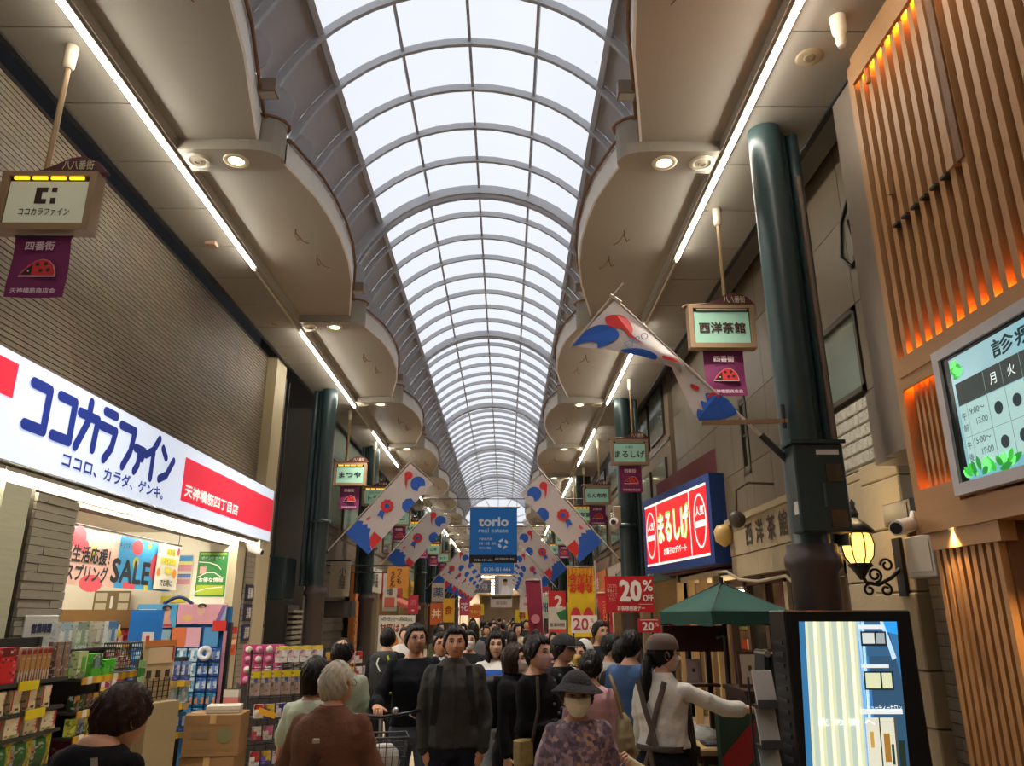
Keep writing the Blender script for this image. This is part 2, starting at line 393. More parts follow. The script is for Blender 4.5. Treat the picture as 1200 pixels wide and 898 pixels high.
# ---- floor
def tilemat(name, c1, c2, cm, sx, sy, mort=.02, rough=.5, bump=.3, off=.5, axes='xy'):
    m = bpy.data.materials.new(name); m.use_nodes = True; n = m.node_tree.nodes; l = m.node_tree.links; b = n['Principled BSDF']
    tc = n.new('ShaderNodeTexCoord'); sp = n.new('ShaderNodeSeparateXYZ'); cb = n.new('ShaderNodeCombineXYZ'); l.new(tc.outputs['Object'], sp.inputs[0])
    for i, a in enumerate(axes): l.new(sp.outputs['xyz'.index(a)], cb.inputs[i])
    br = n.new('ShaderNodeTexBrick'); l.new(cb.outputs[0], br.inputs['Vector']); br.inputs['Scale'].default_value = 1
    br.inputs['Brick Width'].default_value = sx; br.inputs['Row Height'].default_value = sy; br.inputs['Mortar Size'].default_value = mort; br.offset = off
    br.inputs['Color1'].default_value = lin(c1) + (1,); br.inputs['Color2'].default_value = lin(c2) + (1,); br.inputs['Mortar'].default_value = lin(cm) + (1,)
    nz = n.new('ShaderNodeTexNoise'); nz.inputs['Scale'].default_value = 2.5; nz.inputs['Detail'].default_value = 5; l.new(tc.outputs['Object'], nz.inputs['Vector'])
    mx = n.new('ShaderNodeMix'); mx.data_type = 'RGBA'; mx.blend_type = 'MULTIPLY'; mx.inputs[0].default_value = .35
    l.new(br.outputs['Color'], mx.inputs[6]); l.new(nz.outputs['Color'], mx.inputs[7]); l.new(mx.outputs[2], b.inputs['Base Color'])
    b.inputs['Roughness'].default_value = rough
    bp = n.new('ShaderNodeBump'); bp.inputs['Strength'].default_value = bump; bp.inputs['Distance'].default_value = .01; bp.invert = True
    l.new(br.outputs['Fac'], bp.inputs['Height']); l.new(bp.outputs[0], b.inputs['Normal'])
    return m
M_floor = tilemat('street_paving', 'c9b79a', 'bfa98a', '8f8068', .4, .4, .008, .45)
MB().box((-9, -4, -.1), (8, 140, 0)).build('floor', M_floor, kind='structure', label='pale beige tiled paving of the shopping street')
# ================================================================ LEFT SHOP (drugstore)
def wallbox(name, lo, hi, m, label=None, parent=None, bevel=0):
    return MB().box(lo, hi).build(name, m, parent, world=True, label=label, kind=None if parent else 'structure', bevel=bevel)
M_brick = tilemat('tan_tile_wall', '857863', '766957', '5c5143', .2, .052, .003, .55, .3, axes='yz')
M_joint = mat('tile_joint', '4f453a', .8)
wl = thing('wall_left', 'tan brick-tiled upper wall of the drugstore', None, (0, 0, 0), kind='structure')
wallbox('wall_core', (-4.7, .5, 2.9), (-4.365, 13.0, 6.35), M_joint, parent=wl)
b = MB(); rr = random.Random(3)
for i in range(66):
    z = 2.912 + i*.052; d = rr.uniform(0, .004)
    b.box((-4.37, .5, z), (-4.345 - d, 13.0, z + .043))
b.build('tile_course', M_brick, wl, fix=False, kind='stuff')
M_creamp = mat('cream_pilaster', 'b8ab8a', .5, var=.06, scale=2)
wallbox('trim_1', (-5.2, 13.0, 0), (-4.17, 13.58, 6.32), M_creamp, 'tall cream end pilaster of the drugstore front')
# shell of the shop
M_shopwall = mat('shop_wall', 'd9d3c0', .6, var=.04, scale=2); M_shopceil = mat('shop_ceiling', 'cfc9ba', .7, var=.04)
wallbox('wall_shop_end', (-9.2, 12.14, 0), (-4.36, 12.3, 3.1), M_shopwall, 'white end wall inside the drugstore')
wallbox('wall_shop_back', (-9.3, .5, 0), (-9.15, 12.3, 3.1), M_shopwall, 'white back wall inside the drugstore')
wallbox('wall_shop_front_end', (-9.2, .4, 0), (-4.3, .5, 3.1), M_shopwall, 'white near wall inside the drugstore')
wallbox('ceiling_shop', (-9.2, .5, 3.06), (-4.37, 12.3, 3.14), M_shopceil, 'pale ceiling inside the drugstore')
# fascia sign
M_face = glow('sign_face_white', 'cfdcf0', .62); M_red = glow('sign_face_red', 'e0243f', .55); M_blue = mat('sign_blue', '14359c', .5, emit=.1, var=0)
M_frame = mat('alu_frame', '8b8c8c', .35, metal=.6)
fs = thing('shop_sign', 'long backlit white fascia sign with blue katakana and a red panel over the drugstore', 'sign', (-4.25, 7, 3.0))
MB().box((-4.35, 1.2, 3.03), (-4.17, 13.45, 3.93)).build('sign_box', M_frame, fs, world=True)
MB().box((-4.17, 1.2, 3.04), (-4.15, 13.44, 3.92)).build('sign_face', M_face, fs, world=True)
# facing +X: local x = up x z
def yz(y, z): return frame((-4.148, y, z), (1, 0, 0))
flat([rect(9.62 - 9.62, 0, 3.83, .56)], yz(9.6, 3.2), M_red, fs, 'red_panel')
# stroke lettering: the big katakana drawn as rounded strokes
def strokes(segs, w, M, m, parent, name='lettering', lift=.004):
    polys = []
    for seg in segs:
        for (x0, y0), (x1, y1) in zip(seg, seg[1:]):
            L = math.hypot(x1-x0, y1-y0) or 1e-6; nx, ny = -(y1-y0)/L*w/2, (x1-x0)/L*w/2
            polys.append([(x0-nx, y0-ny), (x1-nx, y1-ny), (x1+nx, y1+ny), (x0+nx, y0+ny)])
        for x, y in seg: polys.append(circ(x, y, w/2, 10))
    return flat(polys, M, m, parent, name, lift, join=True)
ko = [[(.08,.92),(.8,.92),(.8,.1)],[(.0,.1),(.8,.1)]]
ka = [[(.0,.72),(.86,.72),(.80,.12)],[(.42,1.0),(.40,.6),(.02,.05)]]
ra = [[(.14,.98),(.74,.98)],[(.0,.66),(.82,.66),(.72,.3),(.4,.02)]]
fu = [[(.0,.9),(.84,.9),(.72,.4),(.38,.02)]]
sa = [[(.0,.62),(.7,.62),(.58,.42)],[(.36,.5),(.32,.2),(.12,.02)]]
ii = [[(.72,1.0),(.4,.66),(.0,.5)],[(.44,.62),(.44,.0)]]
nn = [[(.08,.86),(.34,.66)],[(.06,.06),(.5,.22),(.86,.66)]]
yy = 6.30
for g, w, h, gap, adv in ((ko,.34,.46,.0,.56),(ko,.34,.46,0,.52),(ka,.38,.50,0,.54),(ra,.36,.50,0,.54),(fu,.36,.48,0,.50),(sa,.30,.42,0,.36),(ii,.38,.48,0,.50),(nn,.40,.46,0,.5)):
    w *= 1.02
    strokes([[(x*w, y*h) for x, y in s_] for s_ in g], .1, yz(yy, 3.33), M_blue, fs, 'katakana', .004); yy += adv * .74
text('ココロ、カラダ、ゲンキ。', yz(8.02, 3.2), .15, M_blue, fs, bold=.004, width=2.15)
M_signwhite = mat('print_white', 'f2f0ec', .5, emit=.3, var=0)
text('天神橋筋四丁目店', yz(10.7, 3.35), .17, M_signwhite, fs, bold=.006, width=2.0)
flat([rect(0, 0, .34, .3), rect(0, -.42, .16, -.16)], yz(5.75, 3.54), M_red, fs, 'red_emblem')
# tube row under the fascia
led2 = mat('shop_tube', 'fff8e6', .4, emit=48, var=0, ecol='fff6e4')
tb = MB().tube([(0, .03, 0), (0, 1.12, 0)], .028, 8).mesh('tube', led2); tb2 = MB().tube([(0, .06, 0), (0, 1.09, 0)], .027, 8).mesh('tube', mat('fascia_tube', 'fff8e6', .4, emit=42, var=0, ecol='fff6e4')); hb = MB().box((-.05, 0, .02), (.05, 1.15, .06)).mesh('housing', M_white)
for k in range(7):
    y = 13.35 - (k + 1)*1.17
    t = thing('fascia_lamp', 'bright tube lamp under the drugstore fascia, %s from its far end' % ORD[k], 'tube lamp', (-4.28, y, 2.955), group='tube lamps under the fascia')
    inst('tube', tb2, t); inst('housing', hb, t)
for k, (x, y) in enumerate(((-4.72, 8.3), (-4.72, 10.2), (-7.3, 8.2), (-7.3, 10.1), (-6.0, 6.1), (-7.3, 6.3))):
    t = thing('ceiling_lamp', 'white tube lamp on the drugstore ceiling, %s' % ('before the SALE banner, ' + ['farther from', 'nearer to'][k] + ' the end wall' if x > -5 else 'alone in the middle of the room' if x > -6.5 else 'in the back row, ' + ['', '', 'second', 'first', '', 'third'][k] + ' from the end wall'), 'tube lamp', (x, y, 3.0), group='tube lamps inside the drugstore')
    inst('tube', tb, t, scale=(1.1, 1.3, 1)); inst('housing', hb, t, scale=(1.5, 1.3, 1))
wallbox('trim_2', (-4.5, 1.2, 2.86), (-4.36, 12.14, 3.04), mat('lintel_beige', '6f6a5c', .6), 'beige lintel band above the drugstore opening')
# grey tiled pilaster and brushed metal column beside it
pil = thing('trim_3', 'grey pilaster of long horizontal tiles at the drugstore opening', None, (-4.45, 7.12, 0), kind='structure')
MB().box((-4.7, 6.78, 0), (-4.235, 7.46, 2.88)).build('core', mat('grey_joint', '50493f', .8), pil, world=True)
M_gtile = mat('grey_tile', '8f8877', .5, var=.16, scale=9, bump=.2, stretch=(1, 1, 8))
for i in range(37):
    z = .02 + i*.0768
    cut = [6.78, 7.46] if i % 2 else [6.78, 7.12 + .2*math.sin(i*7.1), 7.46]
    for a, b_ in zip(cut, cut[1:]):
        MB().box((-4.24, a + .002, z), (-4.205 - .006*math.sin(i*3.3 + a*9), b_ - .002, z + .071)).build('tile', M_gtile, pil, world=True, fix=False)
plq = thing('hours_plate', 'pale plate with navy characters on the grey tiled pilaster', 'sign', (-4.19, 7.13, 1.63))
MB().box((-4.205, 6.9, 1.44), (-4.185, 7.4, 1.80)).build('plate', mat('plate_grey', 'b9b8b0', .4), plq, world=True, bevel=.006)
M_navy = mat('navy_ink', '27284f', .5, var=0)
text('営業時間', frame((-4.184, 7.15, 1.69), (1, 0, 0)), .085, M_navy, plq, bold=.004, width=.30)
M_steel = mat('brushed_steel', 'b5b89c', .4, metal=.15, var=.15, scale=3, stretch=(1, 1, 12))
wallbox('trim_4', (-4.6, 6.33, 0), (-4.22, 6.70, 2.88), M_steel, 'brushed steel column left of the grey pilaster')
wallbox('trim_5', (-4.6, 1.2, 0), (-4.26, 6.27, 2.88), M_creamp, 'cream front wall at the near end of the drugstore')
# far pilaster: beige leaf, small tiles, navy plates, camera
wallbox('trim_6', (-5.0, 12.16, 0), (-4.24, 12.54, 2.95), mat('beige_leaf', 'b3a88b', .45, var=.05), 'beige door leaf folded at the far end of the opening')
tp = thing('trim_7', 'narrow tan tiled pier behind the navy plates', None, (-4.4, 12.8, 0), kind='structure')
MB().box((-4.9, 12.56, 0), (-4.235, 13.0, 2.9)).build('core', M_joint, tp, world=True)
for i in range(34):
    z = .03 + i*.0845
    MB().box((-4.24, 12.57, z), (-4.215, 12.99, z + .076)).build('tile', M_gtile, tp, world=True, fix=False)
M_navyp = mat('navy_plate', '2a2c48', .4, var=.05); M_ink = mat('print_offwhite', 'd8d6ce', .5, var=0)
for (z, w1, w2, o_) in ((2.15, '医薬', '品', 'top'), (1.84, '化粧', '品', 'middle'), (1.53, '日用', '品', 'bottom')):
    p = thing('shop_plate', '%s of three square navy plates with white characters on the tan pier' % o_, 'sign', (-4.2, 12.82, z))
    MB().box((-4.214, 12.62, z - .13), (-4.195, 12.99, z + .13)).build('plate', M_navyp, p, world=True, bevel=.004)
    text(w1 + '\n' + w2 + '等', frame((-4.194, 12.83, z), (1, 0, 0)), .1, M_ink, p, bold=.004, width=.22, line=.75)
M_secw = mat('camera_white', 'd5d2c8', .4)
def cctv(loc, aim, label, mt=M_secw):
    t = thing('security_camera', label, 'camera', loc); d = Vector(aim).normalized()
    MB().tube([(0, 0, 0), d*.05 + Vector((0, 0, -.07)), d*.12 + Vector((0, 0, -.09))], .022, 8).build('bracket', mt, t)
    MB().tube([d*.08 + Vector((0, 0, -.09)), d*.3 + Vector((0, 0, -.13))], .052, 12).build('camera_body', mt, t)
    MB().tube([d*.295 + Vector((0, 0, -.13)), d*.31 + Vector((0, 0, -.133))], .04, 12).build('lens', M_black, t)
    return t
cctv((-4.24, 12.5, 2.93), (1, -.2, -.1), 'white bullet security camera under the far end of the drugstore sign')
# red / orange stickers on the beige leaf
for (z, h, c, lab) in ((1.58, .1, 'c8222e', 'small red sticker on the beige leaf'), (1.34, .26, 'e0622a', 'orange sticker with a red tick on the beige leaf')):
    p = thing('sticker', lab, 'sticker', (-4.24, 12.35, z)); MB().box((-4.242, 12.24, z - h/2), (-4.236, 12.5, z + h/2)).build('sheet', C(c), p, world=True)
    if h > .2:
        flat([rect(-.1, .03, .1, .1)], frame((-4.236, 12.37, z), (1, 0, 0)), C('f0d0b0'), p, 'band'); strokes([[(-.05,-.03),(-.01,-.08),(.06,.0)]], .025, frame((-4.236, 12.37, z), (1,0,0)), C('b01c1c'), p, 'tick')
# posters and banners inside
def poster(name, label, M, w, h, col, cat='poster', th=.008):
    t = thing(name, label, cat, M.translation)
    MB_ = MB(); MB_.box((-w/2, -h/2, -th), (w/2, h/2, 0)); MB_.v = [tuple(M @ Vector(v)) for v in MB_.v]
    MB_.build('sheet', C(col), t, world=True); return t
M = frame((-4.6, 12.13, 2.42), (0, -1, 0)); p = poster('poster', 'green framed poster with white curves on the drugstore end wall', M, .46, .68, '2f7a3c')
flat([rect(-.21, -.32, .21, -.17)], M, C('9cae2a'), p, 'lower_band'); flat([rect(-.21, .29, .21, .32)], M, C('8fb04a'), p, 'upper_band'); flat([rect(-.19, .0, -.09, .11)], M, C('c79b8c'), p, 'picture')
[strokes([c_], .014, M, M_ink, p, 'curve') for c_ in ([(-.21, .18), (-.05, .17), (.08, .13), (.14, .07)], [(-.21, -.05), (-.08, .02), (.04, .02), (.16, -.05)], [(-.21, -.27), (-.05, -.22), (.18, -.2)])]
text('お得な情報', M @ Matrix.Translation((0, -.09, 0)), .07, M_ink, p, bold=.002, width=.38); text('ポイントカード', M @ Matrix.Translation((0, .245, 0)), .05, M_ink, p, width=.36)
M = frame((-5.12, 12.13, 2.36), (0, -1, 0)); p = poster('poster', 'pale poster with blue heading and yellow foot on the drugstore end wall', M, .44, .74, 'c9c4b2')
flat([rect(-.2, .25, .2, .34)], M, C('3f7fb5'), p, 'heading'); flat([rect(-.22, -.37, .22, -.27)], M, C('c0c23a'), p, 'foot_band'); flat([rect(-.1, .1, .2, .2), rect(-.02, -.1, .2, -.02)], M, C('c58a94'), p, 'picture'); flat([rect(.0, .0, .2, .06)], M, C('5a6fb0'), p, 'picture'); flat([rect(-.2,.21,.2,.245)], M, C('d6d06a'), p, 'stripe')
# big SALE banner parallel to the shop front on a black rod
bn = thing('sale_banner', 'pink and blue spring SALE banner hanging in the drugstore opening', 'banner', (-4.9, 9.9, 2.46))
SM = frame((-4.9, 9.95, 2.46), (1, 0, 0))
def fb(polys, c, nm='print', lift=.003): return flat(polys, SM, C(c), bn, nm, lift)
b = MB().box((-1.42, -.33, -.006), (1.42, .31, 0)); b.v = [tuple(SM @ Vector(v)) for v in b.v]; b.build('cloth', C('e0b5a3', .7), bn, world=True)
fb([rect(-.2, -.33, 1.42, .31)], '3a9bd0', 'blue_half', .002)
fb([circ(-1.15, .2, .15, ry=.13), circ(-1.0, .1, .08)], 'd8545e', 'blot'); fb([circ(.28, .20, .16, ry=.1), circ(.9, -.02, .2, ry=.19)], 'd8545e', 'blot'); fb([circ(-.75, -.3, .26, ry=.1), rect(.02, -.33, .34, -.25)], 'd8545e', 'blot')
fb([circ(-.78, .06, .07), circ(.62, .25, .05), circ(.28, .0, .08), circ(.66, -.29, .06)], 'c9c63a', 'blot')
M_text = mat('print_dark', '20242e', .6, var=0)
text('生活応援！', SM @ Matrix.Translation((-.82, .02, 0)), .2, M_text, bn, bold=.006, width=.84); text('スプリング', SM @ Matrix.Translation((-.86, -.19, 0)), .2, M_text, bn, bold=.006, width=.92)
text('SALE', SM @ Matrix.Translation((.20, -.12, 0)), .4, M_text, bn, bold=.014, width=1.02); text('ハッキョウダッ', SM @ Matrix.Translation((-.1, .2, 0)), .09, M_text, bn, width=.46)
t = thing('banner_rod', 'thin black rod holding the spring SALE banner', 'rod', (-4.9, 9.95, 2.8)); MB().tube([(-4.9, 8.4, 2.8), (-4.9, 11.6, 2.8)], .012, 6).build('rod', M_black, t, world=True)
for y in (8.6, 11.5): MB().tube([(-4.9, y, 2.8), (-4.9, y, 3.06)], .006, 5).build('cord', M_black, t, world=True)
M = frame((-4.86, 11.13, 2.46), (1, 0, 0)); p = poster('tag_poster', 'white poster with yellow label boxes at the right end of the SALE banner', M, .72, .62, 'd9d6c4')
flat([rect(-.1, .17, .2, .26), rect(-.25, .04, .25, .13), rect(-.08, -.09, .14, -.01)], M, C('cbbf3e'), p, 'yellow_label'); flat([circ(-.28, -.08, .06, 8), circ(.24, -.08, .07, 8)], M, C('d88a2c'), p, 'spot'); flat([circ(.3, .24, .05, 8, ry=.06)], M, C('cc3a44'), p, 'spot')
text('お買得', M @ Matrix.Translation((.05, .215, 0)), .08, M_text, p); text('ポイント', M @ Matrix.Translation((0, .085, 0)), .08, M_text, p); text('でお得に', M @ Matrix.Translation((0, -.22, 0)), .1, M_text, p, bold=.002)
# aisle number plate, brown header and interior shelves at the end wall
M = frame((-6.05, 12.05, 1.99), (0, -1, 0)); p = poster('aisle_plate', 'brown aisle plate with white number 1 and four small labels', M, .56, .34, '6e5e3c', 'sign')
flat([rect(-.25, .02, -.08, .14), rect(-.25, -.14, -.08, -.01), rect(.1, .02, .26, .14), rect(.1, -.14, .26, -.01)], M, C('b3ac92'), p, 'label_field'); text('1', M, .24, M_ink, p, bold=.01)
# ---------------------------------------------------------------- shelves and goods of the drugstore
def printmat(c, rough=.35):
    """coloured packaging film with fine printed blocks"""
    nm = 'print_' + c
    if nm in MATS: return MATS[nm]
    m = mat(nm, c, rough, var=.1, scale=9); n = m.node_tree.nodes; l = m.node_tree.links; b = n['Principled BSDF']
    tc = n.new('ShaderNodeTexCoord'); mp = n.new('ShaderNodeMapping'); mp.inputs['Scale'].default_value = (34, 34, 60); l.new(tc.outputs['Object'], mp.inputs['Vector'])
    vo = n.new('ShaderNodeTexVoronoi'); vo.distance = 'CHEBYCHEV'; vo.inputs['Scale'].default_value = 1; vo.inputs['Randomness'].default_value = .8; l.new(mp.outputs[0], vo.inputs['Vector'])
    sp = n.new('ShaderNodeSeparateColor'); l.new(vo.outputs['Color'], sp.inputs[0]); cr = n.new('ShaderNodeValToRGB');     cc = lin(c); lum = sum(cc)/3; lite = tuple(min(1, x*.45 + .42) for x in cc); dark = tuple(x*.35 for x in cc)
    mid = tuple(a*.6 + b_*.4 for a, b_ in zip(cc, lite if lum < .4 else dark))
    set_ramp(cr, [(0, cc), (.60, mid), (.72, cc), (.86, dark if lum > .15 else lite), (.94, cc)])
    l.new(sp.outputs[0], cr.inputs[0]); l.new(cr.outputs[0], b.inputs['Base Color']); return m
def pack_mesh(name, w, h, d, rows, bulge=0.0, rough=.35):
    """front at y=-d; rows from top: (height fraction, [(width fraction, colour), ...])"""
    b = MB(); mats = []; z = h
    def mi(c):
        m = printmat(c, rough)
        if m not in mats: mats.append(m)
        return mats.index(m)
    bulgef = lambda x, z: -d - bulge * max(0, (1 - (2*x/w)**2)) * max(0, (1 - (2*z/h - 1)**2))
    for fr, cells in rows:
        z0 = z - fr*h; x = -w/2; tot = sum(c[0] for c in cells)
        for cw, c in cells:
            x1 = x + cw/tot*w; b.m = mi(c)
            b.add([(x, bulgef(x, z0), z0), (x1, bulgef(x1, z0), z0), (x1, bulgef(x1, z), z), (x, bulgef(x, z), z)], [(0, 1, 2, 3)]); x = x1
        z = z0
    b.m = mi(rows[-1][1][0][1])
    b.add([(-w/2,-d,0),(w/2,-d,0),(w/2,0,0),(-w/2,0,0),(-w/2,-d,h),(w/2,-d,h),(w/2,0,h),(-w/2,0,h)], [(3,2,1,0),(4,5,6,7),(1,2,6,5),(2,3,7,6),(3,0,4,7)])
    return b.mesh(name, mats)
def put(me, name, label, cat, M, group=None):
    o = bpy.data.objects.new(name, me); COL.objects.link(o); o.matrix_basis = Matrix.Translation((0, 0, .004)) @ M; return props(o, label, cat, group)
def place(x, y, z, ang, tilt=0.0): return Matrix.Translation((x, y, z)) @ Matrix.Rotation(ang, 4, 'Z') @ Matrix.Rotation(tilt, 4, 'X')
M_wire = mat('wire_black', '232220', .5); M_shelf = mat('shelf_dark', '33312c', .6); M_shelfw = mat('shelf_cream', 'b9af93', .5)
YEL = 'd9b51e'; TAG = 'c9962e'
def rack(name, label, x, y, ang, w, d, tiers, H_, back='2b2926', tagc=None, edge=True, n_tags=5):
    """standing display: uprights, back panel, shelves with price strips (tags)"""
    t = thing(name, label, 'display rack', (x, y, 0), ang)
    MB().box((-w/2, .02, .05), (w/2, .05, H_)).build('back_panel', C(back, .6), t)
    for sx in (-1, 1): MB().box((sx*w/2 - .02, 0, 0), (sx*w/2 + .02, .06, H_)).build('upright', M_shelf, t)
    MB().box((-w/2, -d, 0), (w/2, .05, .12)).build('plinth', M_shelf, t)
    for z in tiers:
        s = MB().box((-w/2 + .02, -d, z - .025), (w/2 - .02, .02, z)).build('shelf', M_shelf, t)
        if edge:
            MB().box((-w/2 + .02, -d - .012, z - .05), (w/2 - .02, -d, z + .005)).build('price_rail', C(TAG if tagc is None else tagc), s)
            for i in range(n_tags):
                tx = -w/2 + .06 + (w - .12)*(i + .5)/n_tags
                MB().box((tx - .045, -d - .016, z - .052), (tx + .03, -d - .011, z + .01)).build('price_tag', C(YEL if i % 3 else 'e0dcc8'), s)
    return t
def fill(root, me, name, label, cat, group, n, w, z, dy=-.05, tilt=0.0, gap=None, x0=0, jit=.004, ang=None):
    W = wmat(root)
    for i in range(n):
        xx = x0 + (-w/2 + w*(i + .5)/n) + R.uniform(-jit, jit)
        put(me, name, label, cat, W @ Matrix.Translation((xx, dy, z)) @ Matrix.Rotation(R.uniform(-.05, .05), 4, 'Z') @ Matrix.Rotation(tilt, 4, 'X'), group)
A90 = PI/2          # faces +X (front -y turned to +x)
# rack 1: red gift boxes, white packs, green and yellow bags
r1 = rack('goods_rack', 'dark stepped rack of red edged white packs beside the grey pilaster', -4.05, 6.4, A90, 1.1, .3, (.62, .9, 1.08, 1.30), 1.62, edge=False)
W = wmat(r1)
def tag(x, z, d=.33, w=.26, h=.07, lab='yellow price card'): 
    MB().box((x - w/2, -d - .01, z - h/2), (x + w/2, -d, z + h/2)).build('price_card', C('d8c016'), r1)
tag(-.05, 1.275, .31); tag(.1, 1.055, .31); 
wp = pack_mesh('white_pack', .12, .165, .09, [(.12, [(1, 'b8342f'), (4, 'cdbf9b')]), (.66, [(1, 'b02a2c'), (6, 'd0c39f'), (1, 'b02a2c')]), (.10, [(1, 'b02a2c'), (2, 'd0c39f'), (3, '35302a'), (2, 'd0c39f')]), (.12, [(1, 'cdbf9b')])], .01)
fill(r1, wp, 'white_pack', 'cream pack with red sides on the middle shelf of the stepped rack', 'pack', 'cream packs on the middle shelf', 4, .8, 1.08, -.21, 0, x0=-.05)
wp2 = pack_mesh('white_pack', .19, .142, .08, [(.1, [(6, 'cfc2a0'), (1, 'a8282c')]), (.72, [(7, 'd2c6a4'), (1, 'b32c34'), (1, '8f1f28')]), (.18, [(3, 'c9bb95'), (2, '7f8f4c'), (3, 'cfc2a0')])], .015)
fill(r1, wp2, 'white_pack', 'larger cream pouch with a red edge on the lower shelf of the stepped rack', 'pack', 'cream pouches on the lower shelf', 4, .95, .9, -.21, 0)
gy = pack_mesh('seed_bag', .25, .24, .1, [(.12, [(5, '2f6a35'), (3, 'b7ae24')]), (.18, [(1, 'b9c7b0'), (4, '2f7a3a'), (3, 'c2b72a')]), (.3, [(1, 'b98b76'), (4, '2a6a33'), (1, '9a8f30'), (2, 'c4b828')]), (.4, [(5, '3a5a38'), (1, 'c4b828'), (1, '8c7b4a'), (1, 'c4b828')])], .03)
fill(r1, gy, 'plant_food_bag', 'green bag with a yellow side band at the foot of the stepped rack', 'bag', 'green and yellow bags', 4, 1.06, .62, -.14, 0)
gb = pack_mesh('gift_box', .2, .26, .1, [(.25, [(1, '6e1f1c'), (1, '7a2420')]), (.75, [(1, 'c42228'), (3, 'c8262a')])], 0)
put(gb, 'gift_box', 'bright red box on the top shelf of the stepped rack', 'box', W @ Matrix.Translation((-.3, -.18, 1.30)))
gt = pack_mesh('gold_pack', .055, .25, .08, [(.2, [(1, '8a1f1c')]), (.45, [(1, 'a9793f')]), (.35, [(1, 'b9a58a'), (1, '7d4136'), (1, 'b9a58a')])], 0)
fill(r1, gt, 'gold_pack', 'slim gold and red pack beside the bright red box', 'pack', 'slim gold packs', 6, .42, 1.30, -.2, 0, x0=.05)
gg = pack_mesh('brown_pack', .1, .28, .08, [(.5, [(1, '8a6a45'), (1, '6f6a72')]), (.5, [(1, '6e5550'), (1, '85624c')])], 0)
fill(r1, gg, 'brown_pack', 'brown and grey pack at the right end of the top shelf', 'pack', 'brown packs', 2, .22, 1.30, -.2, 0, x0=.42)
# rack 2: green goods, wire basket
r2 = rack('goods_rack', 'black rack with amber price rails and green goods right of the stepped rack', -4.05, 7.56, A90, 1.05, .35, (.55, .80, 1.0, 1.27), 1.5, n_tags=6); MB().box((-.5, -.12, 1.478), (.5, .02, 1.498)).build('shelf', M_shelf, r2)
g1 = pack_mesh('green_box', .17, .19, .1, [(.22, [(1, '2c4a2a'), (1, '5c8a52'), (1, '2c4a2a')]), (.4, [(1, '28502c'), (2, '6d8b92'), (1, '28502c')]), (.38, [(1, '4fae2c')])])
g2 = pack_mesh('green_pouch', .15, .22, .07, [(.2, [(1, 'b9c690')]), (.6, [(1, 'c4cfa0'), (2, '5b9d3a'), (1, 'c4cfa0')]), (.2, [(1, 'b9c690')])], .02)
g3 = pack_mesh('mint_tray', .2, .13, .12, [(.4, [(1, '46b82a')]), (.6, [(1, '58c934'), (1, '3a9a24')])])
W2 = wmat(r2)
for x, me, lab, z in ((-.42, g2, 'pale pouch with a green oval on the rack\'s top shelf', 1.27), (-.22, g1, 'dark green box with a grey window on the top shelf', 1.27), (-.02, g3, 'bright lime tray on the top shelf', 1.27), (-.33, g1, 'second dark green box, behind the pale pouch', 1.275)):
    put(me, me.name.split('.')[0], lab, 'pack', W2 @ Matrix.Translation((x, -.22 if 'behind' not in lab else -.04, z)))
def basket(root, x, z, w, d, h, name, label, n=6, rows=4, y=-.3):
    t = thing(name, label, 'basket'); t.matrix_basis = wmat(root) @ Matrix.Translation((x, y, z))
    MB().tube([(-w/2, -d/2, h), (w/2, -d/2, h), (w/2, d/2, h), (-w/2, d/2, h)], .009, 6, closed=True).build('rim', M_wire, t)
    MB().tube([(-w/2, -d/2, 0), (w/2, -d/2, 0), (w/2, d/2, 0), (-w/2, d/2, 0)], .006, 6, closed=True).build('base_ring', M_wire, t)
    g = MB()
    for i in range(n + 1):
        xx = -w/2 + w*i/n
        for yy in (-d/2, d/2): g.tube([(xx, yy, 0), (xx, yy, h)], .0035, 4)
        g.tube([(xx, -d/2, 0), (xx, d/2, 0)], .0035, 4)
    for j in range(1, rows):
        zz = h*j/rows; g.tube([(-w/2, -d/2, zz), (w/2, -d/2, zz), (w/2, d/2, zz), (-w/2, d/2, zz)], .0035, 4, closed=True)
    for yy in (-d/6, d/6): g.tube([(-w/2, yy, 0), (w/2, yy, 0)], .0035, 4)
    g.build('mesh_wires', M_wire, t, kind='stuff'); return t
basket(r2, .28, 1.3, .36, .2, .24, 'wire_basket', 'black wire basket of small packs on the upper rack shelf', 8, 6)
sp = [pack_mesh('sachet', .07, .1, .03, [(.3, [(1, a)]), (.7, [(1, b_), (1, a)])], .01) for a, b_ in (('8c2a2a', 'c9bfae'), ('56702c', 'c4b890'), ('d7cfc0', 'a83030'), ('7a5a38', 'd0c8b8'))]
for i in range(10):
    put(sp[i % 4], 'sachet', ['red and cream', 'olive and cream', 'white and red', 'brown and white'][i % 4] + ' sachet in the black wire basket', 'sachet', W2 @ Matrix.Translation((.165 + .026*i, -.3 + .045*(i % 2), 1.31)), 'sachets in the wire basket')
tt = [pack_mesh('toy_pack', .09, .12, .06, [(.3, [(1, a)]), (.7, [(1, b_), (1, c_)])], .01) for a, b_, c_ in (('c08a20', '2a3c22', '8a6a2c'), ('2a4428', '3c5a30', '1f2a1c'), ('a0522c', '7a5c46', '4a3a30'), ('d7b050', '6e6a5c', '39452e'))]
for i in range(9): put(tt[i % 4], 'snack_pack', ['amber topped', 'dark green', 'rust', 'straw'][i % 4] + ' small pack on the second shelf of the amber railed rack', 'pack', W2 @ Matrix.Translation((-.45 + .105*i, -.25, 1.0)), 'small packs on the second shelf')
tw = [pack_mesh('spray_pack', .1, .14, .06, [(.4, [(1, a)]), (.6, [(1, b_), (1, a)])], .015) for a, b_ in (('a8bf2a', 'd2d860'), ('8e98b4', '4c567c'), ('b9c238', '6d8a30'), ('c9c2b4', '9a9486'))]
